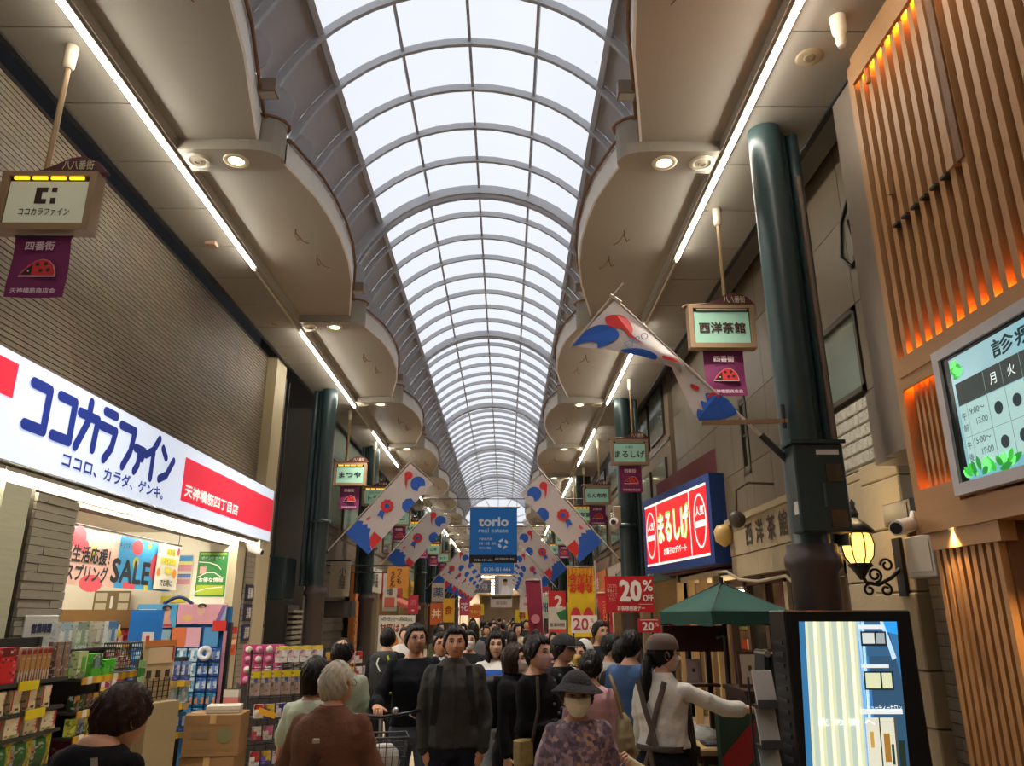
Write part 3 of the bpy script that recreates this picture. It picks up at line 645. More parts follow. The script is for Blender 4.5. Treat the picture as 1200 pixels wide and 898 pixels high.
for i in range(9): put(tw[i % 4], 'refill_pack', ['lime', 'slate blue', 'yellow green', 'grey'][i % 4] + ' refill pack leaning on the third shelf of the amber railed rack', 'pack', W2 @ Matrix.Translation((-.45 + .105*i, -.26, .80)) @ Matrix.Rotation(R.uniform(-.03, .03), 4, 'Y'), 'refill packs on the third shelf')
pr = pack_mesh('wine_pack', .3, .068, .22, [(.5, [(1, '8e2b38'), (1, '8e2b38')]), (.5, [(1, '5c2436'), (1, '5c2436')])]); pv = pack_mesh('wine_pack', .28, .068, .22, [(.3, [(1, '4a3658')]), (.3, [(1, '6b5b72')]), (.4, [(1, '40304e')])])
for k in range(3):
    put(pr, 'flat_pack', 'flat wine red pack in the bottom stack of the amber railed rack', 'pack', W2 @ Matrix.Translation((-.3, -.1, .55 + .072*k)), 'stacked wine red packs'); put(pv, 'flat_pack', 'flat violet pack in the bottom stack of the amber railed rack', 'pack', W2 @ Matrix.Translation((.12, -.1, .55 + .072*k)), 'stacked violet packs')
# back row behind: white and blue boxes standing on the rack head
for i, (c1, c2, lab) in enumerate((('9fb9c6', 'd8dcda', 'pale blue'), ('8c9c90', 'c9cfc4', 'silver leafed'), ('d7d3c5', 'bdb8aa', 'plain white'), ('4d88b8', 'd0d8da', 'sky blue'))):
    put(pack_mesh('tall_pack', .2, .24, .08, [(.3, [(1, c1)]), (.5, [(1, c2), (1, c1), (1, c2)]), (.2, [(1, c2)])], .01), 'tall_pack', lab + ' tall pack behind the green goods', 'pack', W2 @ Matrix.Translation((-.42 + .28*i, -.02, 1.5)))
# card stand with picture panel and green hanging strip
cs = thing('card_stand', 'cream card stand printed with three dark figures and orange edges', 'display', (-3.50, 8.10, 0), 1.2)
MB().box((-.2, 0, 0), (.2, .03, 1.55)).build('board', C('b9a57e', .6), cs); MB().box((-.2, -.14, 0), (.2, .0, .98)).build('tray_column', C('9a8a68', .6), cs)
MB().box((-.21, -.008, 1.5), (.21, .0, 1.56)).build('orange_cap', C('c07a40'), cs); MB().box((-.15, -.008, 1.34), (.17, 0, 1.49)).build('picture_panel', C('ccb695'), cs); MB().box((.16, -.012, 1.36), (.18, 0, 1.5)).build('red_stripe', C('b0332c'), cs)
b = MB()
for i in range(3): b.cbox((-.12 + .12*i, -.01, 1.24), (.05, .012, .07)); 
b.build('dark_figures', C('3a2a22'), cs)
b = MB()
for i in range(6): b.box((-.19 + .07*i, -.012, 1.0), (-.185 + .07*i, -.004, 1.2))
for i in range(4): b.box((-.19, -.012, 1.02 + .05*i), (.18, -.004, 1.025 + .05*i))
b.build('grid_wires', M_wire, cs)
gs = thing('green_strip', 'narrow green hanging strip of sachets left of the card stand', 'display', (-3.47, 7.66, 0), A90)
for i in range(6): MB().box((-.06, -.015, .95 + .075*i), (.06, 0, 1.018 + .075*i)).build('sachet', C(['2f7a34', '79a86a', '2a6a30', '9ab887'][i % 4]), gs)
MB().tube([(0, .01, 0), (0, .01, 1.45)], .01, 6).build('pole', M_wire, gs); MB().lathe([(.14, 0), (.14, .02), (.02, .03)], n=14).build('foot', M_wire, gs)
# rack 3: brown-edged tiers of blue and white packs in front of the blue display
r3 = rack('goods_rack', 'low rack with wooden price rails and blue white packs before the blue panel', -3.72, 8.72, .75, .5, .24, (.62, .9, 1.13), 1.36, back='3a3f44', tagc='a98a55', n_tags=3)
bw = [pack_mesh('mask_pack', .1, .19, .04, [(.2, [(1, a)]), (.5, [(1, b_), (1, c_), (1, b_)]), (.3, [(1, c_)])], .01) for a, b_, c_ in (('c7d7de', '6f9fc4', 'dfe6e6'), ('4d88c0', 'd5e0e6', '2e62a6'), ('e0e4e0', '9ac2d4', 'c6d2d6'), ('7a96c8', 'c6cfe0', '4a5fa8'))]
for z, off in ((.62, 0), (.9, 1), (1.13, 2)):
    for i in range(4): put(bw[(i//2 + off) % 4], 'mask_pack', ['pale', 'strong blue', 'icy white', 'violet blue'][(i//2 + off) % 4] + ' flat pack on the %s tier of the wooden railed rack' % {.62: 'lowest', .9: 'middle', 1.13: 'highest'}[z], 'pack', wmat(r3) @ Matrix.Translation((-.18 + .12*i, -.16, z)), 'flat packs on the %s tier' % {.62: 'lowest', .9: 'middle', 1.13: 'highest'}[z])
bc = thing('blue_card', 'plain bright blue header card with a small white sign above the wooden railed rack', 'sign', (-4.05, 8.9, 0), .5)
MB().box((-.16, 0, 1.5), (.18, .01, 1.86)).build('card', C('1f6fbe'), bc); MB().box((-.02, -.012, 1.5), (.1, 0, 1.62)).build('white_sign', C('d8d2c6'), bc); MB().box((.02, -.014, 1.53), (.06, -.012, 1.58)).build('red_mark', C('b5402f'), bc); MB().tube([(0, .015, 0), (0, .015, 1.6)], .012, 6).build('pole', M_wire, bc)
# blue hanging display with photo headers
bd = thing('blue_display', 'tall blue hanging display with swimmer style photo headers and many small packs', 'display rack', (-3.92, 9.6, 0), .1)
MB().box((-.56, .02, 0), (.56, .06, 1.9)).build('back_board', C('20639c', .5), bd)
for sx in (-1, 1): MB().box((sx*.56 - .02, -.03, 0), (sx*.56 + .02, .07, 1.72)).build('upright', M_black, bd)
hd = MB().box((-.54, -.02, 1.66), (-.08, .02, 1.93)).build('photo_header', C('4f9cc8'), bd); hd2 = MB().box((-.07, -.02, 1.70), (.5, .02, 1.93)).build('photo_header', C('d49aa6'), bd)
DM = wmat(bd) @ Matrix.Translation((0, -.021, 0)) @ Matrix.Rotation(PI/2, 4, 'X')
def fd(polys, c, par, nm='print', l=.003): return flat(polys, DM, C(c), par, nm, l)
fd([circ(-.2, 1.83, .05, 12, ry=.07)], 'cfa48c', hd, 'face'); fd([circ(-.2, 1.885, .055, 12, ry=.035)], '25242c', hd, 'hair'); fd([[(-.27, 1.66), (-.12, 1.66), (-.15, 1.78), (-.25, 1.78)]], 'c79a86', hd, 'shoulder'); fd([rect(-.3, 1.67, -.12, 1.70)], 'a83a50', hd, 'print'); fd([rect(-.52, 1.84, -.32, 1.87), rect(-.5, 1.79, -.3, 1.81)], 'd5e6ee', hd)
fd([circ(.2, 1.86, .05, 12, ry=.06)], 'd8ad9a', hd2, 'face'); fd([circ(.21, 1.91, .055, 12, ry=.03)], '2a2024', hd2, 'hair'); fd([circ(.05, 1.77, .06, 12, ry=.04)], 'd8b070', hd2); fd([[(.38, 1.72), (.43, 1.72), (.5, 1.92), (.45, 1.92)]], '7a5c9a', hd2, 'stripe'); fd([[(.44, 1.72), (.48, 1.72), (.5, 1.8), (.5, 1.9)]], '7ab0c8', hd2, 'stripe')
MB().tube([(-.25 + .34*t/8, 0, 1.93 + .085*math.sin(PI*t/8)) for t in range(9)], .022, 6).build('crest', C('1e2f66'), bd)
m2 = MB().box((-.54, -.03, 1.44), (-.12, 0, 1.64)).build('picture_card', C('7f9fae'), bd); fd([circ(-.42, 1.5, .06, 10, ry=.04), circ(-.3, 1.5, .05, 10, ry=.04)], 'b9837c', m2); fd([circ(-.2, 1.53, .03, 8)], 'd0b53a', m2); fd([[(-.5, 1.64), (-.46, 1.64), (-.5, 1.48), (-.53, 1.48)], [(-.34, 1.64), (-.31, 1.64), (-.4, 1.5), (-.43, 1.5)]], 'cfa690', m2, 'arm')
for x0, c in ((-.1, 'c96a3a'), (.06, 'd3a0ae'), (.27, '4f8fc0')):
    pc = MB().box((x0, -.03, 1.44), (x0 + .17, 0, 1.66)).build('picture_card', C(c), bd); fd([circ(x0 + .06, 1.5, .035, 8)], 'd6c24a', pc); fd([circ(x0 + .1, 1.58, .04, 8)], 'e0c0b0', pc)
MB().box((.36, -.035, 1.62), (.52, -.02, 1.74)).build('red_burst', C('c83028'), bd)
MB().box((.5, -.04, .7), (.54, -.02, 1.62)).build('pink_strip', C('b98090'), bd); MB().box((.40, -.045, .9), (.45, -.02, 1.3)).build('yellow_strip', C('d0b82c'), bd)
hp = [pack_mesh('hang_pack', .105, .15, .025, rows, .008) for rows in (
    [(.25, [(1, '2f63b4')]), (.55, [(1, 'c3d3e2'), (1, '6a8fd0'), (1, 'c3d3e2')]), (.2, [(1, '2a4fa0')])],
    [(.2, [(1, 'bcd6e4')]), (.6, [(1, '6fb0d4'), (1, 'e4eaea'), (1, '6fb0d4')]), (.2, [(1, 'bcd6e4')])],
    [(.3, [(1, '2b7fb0')]), (.5, [(1, 'c08a6a'), (1, '2b7fb0'), (1, 'c08a6a')]), (.2, [(1, '1f5f92')])],
    [(.2, [(1, '17559a')]), (.6, [(1, '2f8ac4'), (1, '9cc8dc')]), (.2, [(1, '17559a')])])]
WB = wmat(bd)
for r in range(6):
    for c in range(8):
        x = -.47 + .13*c; z = 1.27 - .165*r; k = (0 if c > 5 else 1 if c > 3 else 3) if r < 3 else (2 if c > 3 else 3)
        if c > 2 or r < 3: put(hp[k], 'hanging_pack', ['royal blue and white', 'ice blue', 'blue and tan', 'deep blue'][k] + ' blister pack in hanging row %s of the tall blue display' % ['one', 'two', 'three', 'four', 'five', 'six'][r], 'pack', WB @ Matrix.Translation((x, -.05 - .004*(c % 2), z)), 'blister packs in hanging row %d' % (r + 1))
tr = MB().lathe([(.035, -.02), (.085, -.02), (.085, .02), (.035, .02), (.035, -.02)], n=18, cap=False).build('tape_roll', C('d6dbe0'), None); props(tr, 'white tape ring with a dark hole high on the blue display', 'tape'); tr.matrix_basis = WB @ Matrix.Translation((.33, -.125, 1.37)) @ Matrix.Rotation(PI/2, 4, 'X')
# cardboard boxes
M_card = mat('cardboard', '86653f', .75, var=.08, scale=3)
def carton(name, label, lo, hi, rz, prints=True):
    c = [(a + b_)/2 for a, b_ in zip(lo, hi)]; d = [b_ - a for a, b_ in zip(lo, hi)]
    t = thing(name, label, 'box', (c[0], c[1], lo[2]), rz); MB().cbox((0, 0, d[2]/2), d).build('carton', M_card, t, bevel=.006)
    MB().box((-d[0]/2 - .001, -.03, d[2] - .0), (d[0]/2 + .001, .03, d[2] + .002)).build('tape', C('b4935f', .3), t); MB().box((-.03, -d[1]/2 - .003, d[2]*.78), (.03, -d[1]/2, d[2])).build('tape', C('b4935f', .3), t)
    if prints:
        P = wmat(t) @ Matrix.Translation((0, -d[1]/2 - .001, d[2]/2)) @ Matrix.Rotation(PI/2, 4, 'X')
        flat([circ(.13, -.0, .075, 16)], P, C('6b6a48'), t, 'seal_print'); flat([rect(-.2, -.03, -.02, .035)], P, C('75603e'), t, 'faded_print'); flat([rect(-.24, .10, .22, .107), rect(-.24, -.135, .22, -.128)], P, C('7d6038'), t, 'line_print')
    return t
carton('cardboard_box', 'lower brown cardboard box of the stack beside the pink display', (-3.33, 8.45, 0), (-2.78, 8.9, .42), .06)
carton('cardboard_box', 'upper brown cardboard box with round seal print, topmost of its stack', (-3.32, 8.44, .425), (-2.76, 8.88, .82), .12)
t = thing('paper_ream', 'white paper pack lying on the upper cardboard box', 'paper pack', (-2.97, 8.66, .823), .2); MB().box((-.18, -.12, 0), (.16, .13, .07)).build('stack', C('c2bba8'), t, bevel=.004); MB().box((-.18, -.121, .02), (.16, -.12, .035)).build('wrapper_line', C('9f9884'), t)
t = thing('drink_carton', 'white and coral carton standing left of the yellow packs', 'carton', (-3.1, 9.2, .0), .1); MB().box((-.08, -.06, .6), (.08, .06, 1.0)).build('carton', C('d98078'), t); MB().box((-.081, -.061, .92), (.081, .061, 1.0)).build('top_band', C('d7cfc0'), t); MB().box((-.12, -.1, 0), (.12, .1, .6)).build('stand', M_shelf, t)
# pink display and wire racks by the street
pk = thing('pink_display', 'slanted pink card display of round white packs at the drugstore corner', 'display', (-2.95, 9.75, 0), .45)
MB().box((-.24, 0, 0), (.24, .3, 1.02)).build('base_cabinet', C('4a4440'), pk)
bp_ = MB().box((-.24, 0, 1.0), (.24, .03, 1.46)).build('pink_panel', C('c84f7c'), pk)
for i in range(4):
    for j in range(4):
        MB().lathe([(.001, 0), (.042, 0), (.036, .025), (.001, .03)], n=12).build('round_pack', C('d9cfc4' if (i + j) % 2 else 'd48aa2'), pk).matrix_basis = Matrix.Translation((-.18 + .12*i, 0, 1.06 + .115*j)) @ Matrix.Rotation(PI/2, 4, 'X')
wr = thing('wire_rack', 'black wire rack of yellow carded packs right of the cardboard boxes', 'display rack', (-2.52, 9.35, 0), .55)
g = MB(); 
for i in range(8): g.tube([(-.42 + .12*i, .05, 0), (-.42 + .12*i, .05, 1.4)], .006, 5)
for j in range(9): g.tube([(-.42, .05, .1 + .16*j), (.42, .05, .1 + .16*j)], .006, 5)
g.build('wire_grid', M_wire, wr)
for sx in (-1, 1): MB().tube([(sx*.43, .05, 1.42), (sx*.43, .05, .03), (sx*.43, -.3, .03)], .014, 6).build('frame_leg', M_wire, wr)
for j, z in enumerate((.25, .5, .72)): MB().box((-.42, -.3, z - .012), (.42, .05, z)).build('wire_shelf', M_shelf, wr)
yc = pack_mesh('yellow_pack', .11, .26, .02, [(.28, [(1, 'c9b624')]), (.22, [(1, '9a8a7a'), (1, '3d4a86'), (1, '9a8a7a')]), (.5, [(1, '8d7a6a'), (1, 'a58a86')])], .008)
WR = wmat(wr)
for i in range(7): put(yc, 'yellow_pack', 'yellow topped hanging pack with a blue dot in the wire rack row', 'pack', WR @ Matrix.Translation((-.38 + .115*i, -.02 - .004*(i % 2), .93)), 'yellow topped packs')
hk = MB()
for i in range(7): hk.tube([(-.36 + .115*i, .05, 1.24), (-.36 + .115*i, -.16, 1.26), (-.36 + .115*i, -.17, 1.22)], .008, 5)
hk.build('hook_row', M_wire, wr)
wp3 = pack_mesh('sheet_pack', .13, .18, .02, [(.25, [(1, 'd2b82c'), (1, 'd2b82c')]), (.4, [(1, 'c9a4b0'), (1, 'dad8d6')]), (.35, [(1, 'd5d2cc')])], .008)
for i in range(4): put(wp3, 'sheet_pack', 'white and pink sheet pack under a yellow strip above the wire hooks', 'pack', WR @ Matrix.Translation((-.1 + .14*i, .02, 1.275)), 'white and pink sheet packs')
mixc = [('b8342c', 'd8d0c8', 'red and white'), ('3a8a9c', 'd9c8a8', 'teal and cream'), ('c9a832', '5a4a9a', 'yellow and violet'), ('d7d2cc', 'b03a4a', 'white and crimson'), ('37376a', 'c7b7c0', 'indigo and mauve'), ('c96a92', 'dcd4cc', 'pink and white')]
mp = [pack_mesh('mixed_pack', .1, .14, .03, [(.35, [(1, a)]), (.35, [(1, b_), (1, a)]), (.3, [(1, b_)])], .01) for a, b_, n_ in mixc]
for j, z in enumerate((.25, .5, .72)):
    for i in range(7): put(mp[(i*2 + j*3 + i//3) % 6], 'small_pack', mixc[(i*2 + j*3 + i//3) % 6][2] + ' small pack on the %s shelf of the black wire rack' % ['bottom', 'middle', 'upper'][j], 'pack', WR @ Matrix.Translation((-.37 + .122*i, -.22, z)) @ Matrix.Rotation(R.uniform(-.04, .04), 4, 'Y'), 'small packs on the wire rack')
t = thing('price_card', 'tilted orange price card clipped to the black wire rack', 'sign'); t.matrix_basis = WR @ Matrix.Translation((-.3, -.33, .78)) @ Matrix.Rotation(.35, 4, 'Y'); MB().box((-.1, -.004, -.03), (.1, .004, .03)).build('card', C('d19a1e'), t)
w2 = thing('wire_rack', 'second black wire rack of colourful toys nearer the street corner', 'display rack', (-2.05, 10.0, 0), .8)
g = MB()
for i in range(7): g.tube([(-.3 + .1*i, .04, 0), (-.3 + .1*i, .04, 1.38)], .006, 5)
for j in range(9): g.tube([(-.3, .04, .1 + .155*j), (.3, .04, .1 + .155*j)], .006, 5)
g.build('wire_grid', M_wire, w2)
for sx in (-1, 1): MB().tube([(sx*.31, .04, 1.4), (sx*.31, .04, .03), (sx*.31, -.28, .03)], .014, 6).build('frame_leg', M_wire, w2)
for z in (.3, .55, .8, 1.05): MB().box((-.3, -.26, z - .012), (.3, .04, z)).build('wire_shelf', M_shelf, w2)
W2_ = wmat(w2)
for j, z in enumerate((.3, .55, .8, 1.05, 1.22)):
    for i in range(5): put(mp[(i + j*2) % 6] if j != 2 else mp[(i + 4) % 6], 'small_pack', mixc[((i + j*2) if j != 2 else (i + 4)) % 6][2] + ' small pack in the %s row of the corner wire rack' % ['lowest', 'second', 'third', 'fourth', 'topmost'][j], 'pack', W2_ @ Matrix.Translation((-.24 + .12*i, -.18 if j < 4 else -.0, z)) @ Matrix.Rotation(R.uniform(-.04, .04), 4, 'Y'), 'small packs on the corner rack')
basket(wr, .18, .74, .34, .2, .16, 'wire_basket', 'blue black wire basket hooked on the upper wire rack shelf', 9, 3, y=-.38)
# interior shelves at the end wall
sh = rack('wall_shelf', 'wooden headed wall shelf of red and pink goods at the end wall', -6.2, 12.05, 0, 2.7, .4, (.4, .8, 1.15, 1.4), 1.62, back='1c1a1a', n_tags=9)
hb_ = MB().box((-1.35, -.42, 1.62), (1.35, .06, 1.88)).build('header_board', mat('brown_wood', '7a5a2c', .5, var=.12, scale=3, stretch=(1, 12, 12)), sh)
text('ブー', frame((-6.95, 11.62, 1.78), (0, -1, 0)), .14, M_ink, sh, bold=.004); flat([rect(-.1, 0, .3, .008)], frame((-6.95, 11.62, 1.69), (0, -1, 0)), M_ink, sh, 'line')
rp = [pack_mesh('goods_pack', .14, .2, .1, [(.4, [(1, a)]), (.6, [(1, b_), (1, a)])], .01) for a, b_ in (('b03048', 'd8a0a8'), ('c04a30', 'dcc8a0'), ('8f2a50', 'd2c2c6'), ('b8b0a8', 'a83a48'))]
for j, z in enumerate((.4, .8, 1.15, 1.4)):
    for i in range(16): put(rp[(i//2 + j) % 4], 'goods_pack', ['crimson', 'brick red', 'plum', 'white'][(i//2 + j) % 4] + ' pack on the %s shelf under the wooden header' % ['bottom', 'second', 'third', 'top'][j], 'pack', wmat(sh) @ Matrix.Translation((-1.24 + .165*i, -.25, z)), 'packs on the wooden headed shelf')
for x, c, n_ in ((-6.25, 'b55a5a', 'red'), (-5.65, 'c9b83a', 'yellow')):
    t = thing('shelf_talker', n_ + ' round tag hanging below the wooden header board', 'tag', (x, 11.58, 1.54)); MB().lathe([(.001, 0), (.06, 0), (.06, .012), (.001, .012)], n=14).build('disc', C(c), t).rotation_euler = (PI/2, 0, 0); MB().box((-.02, -.004, .05), (.02, .004, .13)).build('tab', C('d8d4c8'), t)
for k, (x, y, lab) in enumerate(((-6.3, 9.0, 'first'), (-7.6, 8.8, 'second'))):
    g_ = rack('gondola', '%s white aisle shelf standing inside the drugstore' % lab, x, y, A90, 2.2, .4, (.35, .7, 1.05), 1.35, back='c9c4b6', n_tags=8)
    for j, z in enumerate((.35, .7, 1.05)):
        for i in range(12): put(mp[(i//2 + j + k) % 6], 'small_pack', mixc[(i//2 + j + k) % 6][2] + ' pack on the %s tier of the %s aisle shelf' % (['bottom', 'middle', 'top'][j], lab), 'pack', wmat(g_) @ Matrix.Translation((-1 + .18*i, -.3, z)) @ Matrix.Scale(1.4, 4), 'packs on the aisle shelves')
# ================================================================ RIGHT SIDE: clinic with timber slats, stone tea room
M_wood = mat('slat_oak', 'a57a50', .45, var=.12, scale=4, stretch=(6, 6, .6)); M_wood2 = mat('oak_backing', '6a4626', .6, var=.15, scale=4, stretch=(6, 6, .6)); M_woodp = mat('oak_panel', 'a47c55', .45, var=.1, scale=3, stretch=(6, .6, 6))
M_amber = mat('amber_led', 'ff9a1e', .4, emit=120, var=0, ecol='ff8a14')
cl = thing('wall_right', 'timber slatted clinic front on the right with amber lit slat ends', None, (0, 0, 0), kind='structure')
XW = 2.9
MB().box((XW + .09, .2, 2.36), (XW + .5, 5.3, 6.6)).build('backing', M_wood2, cl, world=True)
MB().box((XW, 5.24, 2.36), (XW + .1, 5.32, 6.25)).build('end_stile', M_woodp, cl, world=True)
MB().box((XW - .01, .2, 3.46), (XW + .1, 5.24, 3.55)).build('middle_rail', M_woodp, cl, world=True); MB().box((XW - .01, .2, 3.55), (XW + .025, 5.24, 3.60)).build('rail_lip', M_woodp, cl, world=True)
MB().box((XW, .2, 6.12), (XW + .1, 5.24, 6.32)).build('top_rail', M_woodp, cl, world=True); MB().box((XW - .01, .2, 6.04), (XW + .02, 5.24, 6.12)).build('rail_lip', M_woodp, cl, world=True)
slat_me = MB().box((-.066, -.028, 0), (0, .028, 1)).mesh('slat', M_wood)
k = 0; y = 5.17
while y > .4:
    z0, z1 = 3.55, 6.12
    inst('slat', slat_me, cl, (XW + .09, y, z0), scale=(1, 1, z1 - z0)); y -= .128; k += 1
# access hatch set in the slats: wide stiles and a stepped bottom rail
MB().box((XW + .005, 4.22, 4.6), (XW + .085, 4.30, 6.03)).build('hatch_stile', M_woodp, cl, world=True)
MB().box((XW + .008, 4.125, 4.6), (XW + .07, 4.195, 6.03)).build('hatch_gap', M_wood2, cl, world=True)
for i in range(6): MB().box((XW - .002, 4.31 + .128*i, 4.58), (XW + .085, 4.31 + .128*i + .07, 4.6)).build('hatch_joint', M_dark, cl, world=True)
for y, z in ((5.03, 5.9), (4.98, 4.85)): MB().box((XW - .004, y, z), (XW + .03, y + .03, z + .16)).build('hatch_hinge', M_wood, cl, world=True)
# amber led strips that wash the slat ends
MB().box((XW + .065, .4, 6.085), (XW + .085, 5.2, 6.105)).build('led_strip', M_amber, cl, world=True)
MB().box((XW + .04, .4, 3.56), (XW + .06, 5.2, 3.575)).build('led_strip', M_amber, cl, world=True)
# lower frame: narrow slat strip, screen, beam
for i in range(6): inst('slat', slat_me, cl, (XW + .09, 5.16 - .066*i, 2.5), scale=(.7, .55, .96))
MB().box((XW, 4.78, 3.37), (XW + .02, 5.24, 3.46)).build('strip_head', M_woodp, cl, world=True); MB().box((XW, 4.78, 2.50), (XW + .022, 5.24, 2.64)).build('strip_foot', M_woodp, cl, world=True)
for z in (3.43, 2.56): MB().box((XW + .045, 4.82, z), (XW + .06, 5.22, z + .014)).build('led_strip', M_amber, cl, world=True)
MB().box((XW - .015, .2, 2.34), (XW + .6, 5.33, 2.5)).build('beam', M_woodp, cl, world=True)
MB().box((XW, .2, 2.36), (XW + .1, 5.24, 2.4)).build('beam_lip', M_woodp, cl, world=True)
# lower clinic entrance: slatted column and dark brown recess
MB().box((XW + .06, 4.48, 0), (XW + .5, 5.2, 2.34)).build('column_core', M_wood2, cl, world=True)
for i in range(9): inst('slat', slat_me, cl, (XW + .08, 5.16 - .079*i, 0), scale=(1, .8, 2.22))
MB().box((XW, 4.45, 2.22), (XW + .1, 5.2, 2.34)).build('column_head', M_woodp, cl, world=True)
wallbox('wall_clinic_entry', (XW + 1.2, .2, 0), (XW + 1.4, 5.2, 2.4), mat('brown_plaster', '6e4a2c', .7, var=.08, scale=2), 'brown plaster wall inside the clinic entrance')
wallbox('wall_clinic_side', (XW + .5, 4.5, 0), (XW + 1.3, 4.7, 2.4), mat('brown_plaster', '6e4a2c'), 'brown plaster return wall of the clinic entrance')
M_spot = mat('warm_spot', 'ffd9a0', .4, emit=30, var=0, ecol='ffc070')
for y, lab in ((4.92, 'small warm spot lamp under the clinic beam, above the slatted column'), (4.1, 'small warm spot lamp under the clinic beam, nearer the screen')):
    t = thing('spot_lamp', lab, 'spot lamp', (XW + .02, y, 2.338)); MB().lathe([(.001, -.004), (.03, -.004), (.03, 0), (.001, 0)], n=14).build('lens', M_spot, t); MB().lathe([(.03, -.006), (.042, -.006), (.042, 0), (.03, 0)], n=14, cap=False).build('trim_ring', M_white, t)
    ld = bpy.data.lights.new('spot_lamp_light', 'SPOT'); ld.energy = 60; ld.color = (1, .62, .25); ld.spot_size = 1.7; ld.spot_blend = .7; ld.shadow_soft_size = .03
    lo = bpy.data.objects.new('spot_lamp_light', ld); COL.objects.link(lo); lo.parent = t; lo.location = (-.02, 0, -.012); lo.rotation_euler = (0, .12, 0)
# clinic hours screen
scn = thing('hours_screen', 'white framed lit timetable screen with weekday columns on the clinic front', 'screen', (XW - .05, 3.6, 3.0))
SX0 = 2.86
b = MB(); y0, y1, z0, z1 = 1.4, 4.73, 2.52, 3.47
b.box((SX0 - .02, y0, z1 - .07), (SX0 + .04, y1, z1)); b.build('frame_top', mat('frame_white', 'b9b5b8', .35), scn, world=True)
MB().box((SX0 - .02, y0, z0), (SX0 + .04, y1, z0 + .07)).build('frame_bottom', mat('frame_white'), scn, world=True); MB().box((SX0 - .02, y1 - .07, z0 + .07), (SX0 + .04, y1, z1 - .07)).build('frame_side', mat('frame_white'), scn, world=True)
M_scr = bpy.data.materials.new('screen_picture'); M_scr.use_nodes = True
n = M_scr.node_tree.nodes; l = M_scr.node_tree.links; pb = n['Principled BSDF']; tc = n.new('ShaderNodeTexCoord'); nz = n.new('ShaderNodeTexNoise'); nz.inputs['Scale'].default_value = 1.6; cr = n.new('ShaderNodeValToRGB')
cr.color_ramp.elements[0].position = .35; cr.color_ramp.elements[0].color = lin('86c6d6') + (1,); cr.color_ramp.elements[1].position = .7; cr.color_ramp.elements[1].color = lin('a9d3d6') + (1,)
l.new(tc.outputs['Object'], nz.inputs['Vector']); l.new(nz.outputs['Fac'], cr.inputs[0]); l.new(cr.outputs[0], pb.inputs['Emission Color']); pb.inputs['Emission Strength'].default_value = .46; pb.inputs['Base Color'].default_value = (.02, .02, .02, 1); pb.inputs['Roughness'].default_value = .15
MB().box((SX0 + .0, y0, z0 + .06), (SX0 + .03, y1 - .06, z1 - .06)).build('bezel', mat('screen_bezel', '1a2524', .2), scn, world=True)
MB().box((SX0 - .006, y0, z0 + .075), (SX0 + .0, 4.57, z1 - .10)).build('display', M_scr, scn, world=True)
def sm(y, z): return frame((SX0 - .008, y, z), (-1, 0, 0))    # reading direction = -Y
E_ = lambda nm, c, e=.6: glow(nm, c, e)
M_sdark = E_('scr_dark', '3d4644', .5); M_sink = E_('scr_ink', '22383c', .5); M_slight = E_('scr_light', 'e6f2ee', .8); M_sgreen = E_('scr_green', '35b83a', .7); M_sgreen2 = E_('scr_green2', '6fe07a', .8); M_scell = E_('scr_cell', '9fc4c2', .7)
flat([rect(-.0, 0, 3.1, .145)], sm(4.535, 3.055), M_sdark, scn, 'weekday_bar'); flat([rect(0, 0, 3.1, .40)], sm(4.535, 2.65), M_scell, scn, 'hours_field', .002)
text('診療時間', sm(3.72, 3.285), .115, M_sink, scn, bold=.003, width=.82, res=3)
for i, ch in enumerate('月火水木金土日'):
    yy = 4.17 - .165*i - .0
    text(ch, sm(yy, 3.127), .075, M_slight, scn, res=3); 
    for zz in (2.95, 2.75):
        if not (ch == '日' or (ch in '木' and zz < 2.8)): flat([circ(0, 0, .038, 16)], sm(yy, zz), M_sink, scn, 'open_dot', .004)
    flat([rect(-.0015, -.21, .0015, .20)], sm(yy + .083, 2.85), M_sink, scn, 'rule', .003); flat([rect(-.001, 0, .001, .145)], sm(yy + .083, 3.055), M_scell, scn, 'rule', .004)
flat([rect(0, -.001, 2.6, .001)], sm(4.535, 2.85), M_sink, scn, 'rule', .003); flat([rect(-.001, -.2, .001, .2)], sm(4.46, 2.85), M_sink, scn, 'rule', .003)
for zz, a, b_, c in ((2.945, '9:00～', '13:00', '午\n前'), (2.76, '15:00～', '19:00', '午\n後')):
    text(a, sm(4.365, zz + .05), .055, M_sink, scn, res=3); text(b_, sm(4.335, zz - .022), .055, M_sink, scn, res=3); text(c, sm(4.50, zz), .052, M_sink, scn, line=1.4)
# leaves printed at the corners of the screen
def leaf(cx, cy, L, w, a):
    pts = [(t*L, w*math.sin(PI*t)**.8) for t in [i/7 for i in range(8)]] + [(t*L, -w*math.sin(PI*t)**.8) for t in [i/7 for i in range(6, 0, -1)]]
    return [(cx + x*math.cos(a) - y*math.sin(a), cy + x*math.sin(a) + y*math.cos(a)) for x, y in pts]
lr = random.Random(5)
for i in range(24): flat([leaf(lr.uniform(.0, .42), lr.uniform(-.0, .03), lr.uniform(.07, .12), .022, lr.uniform(.1, 2.6))], sm(4.55, 2.60), [M_sgreen, M_sgreen2, E_('scr_green3', '1f8f34', .6)][i % 3], scn, 'leaf', .005 + .0003*i)
for i in range(6): flat([leaf(lr.uniform(.0, .05), lr.uniform(.0, .1), .09, .025, lr.uniform(-.6, 1.2))], sm(4.56, 3.21), [M_sgreen, M_sgreen2][i % 2], scn, 'leaf', .005 + .0003*i)
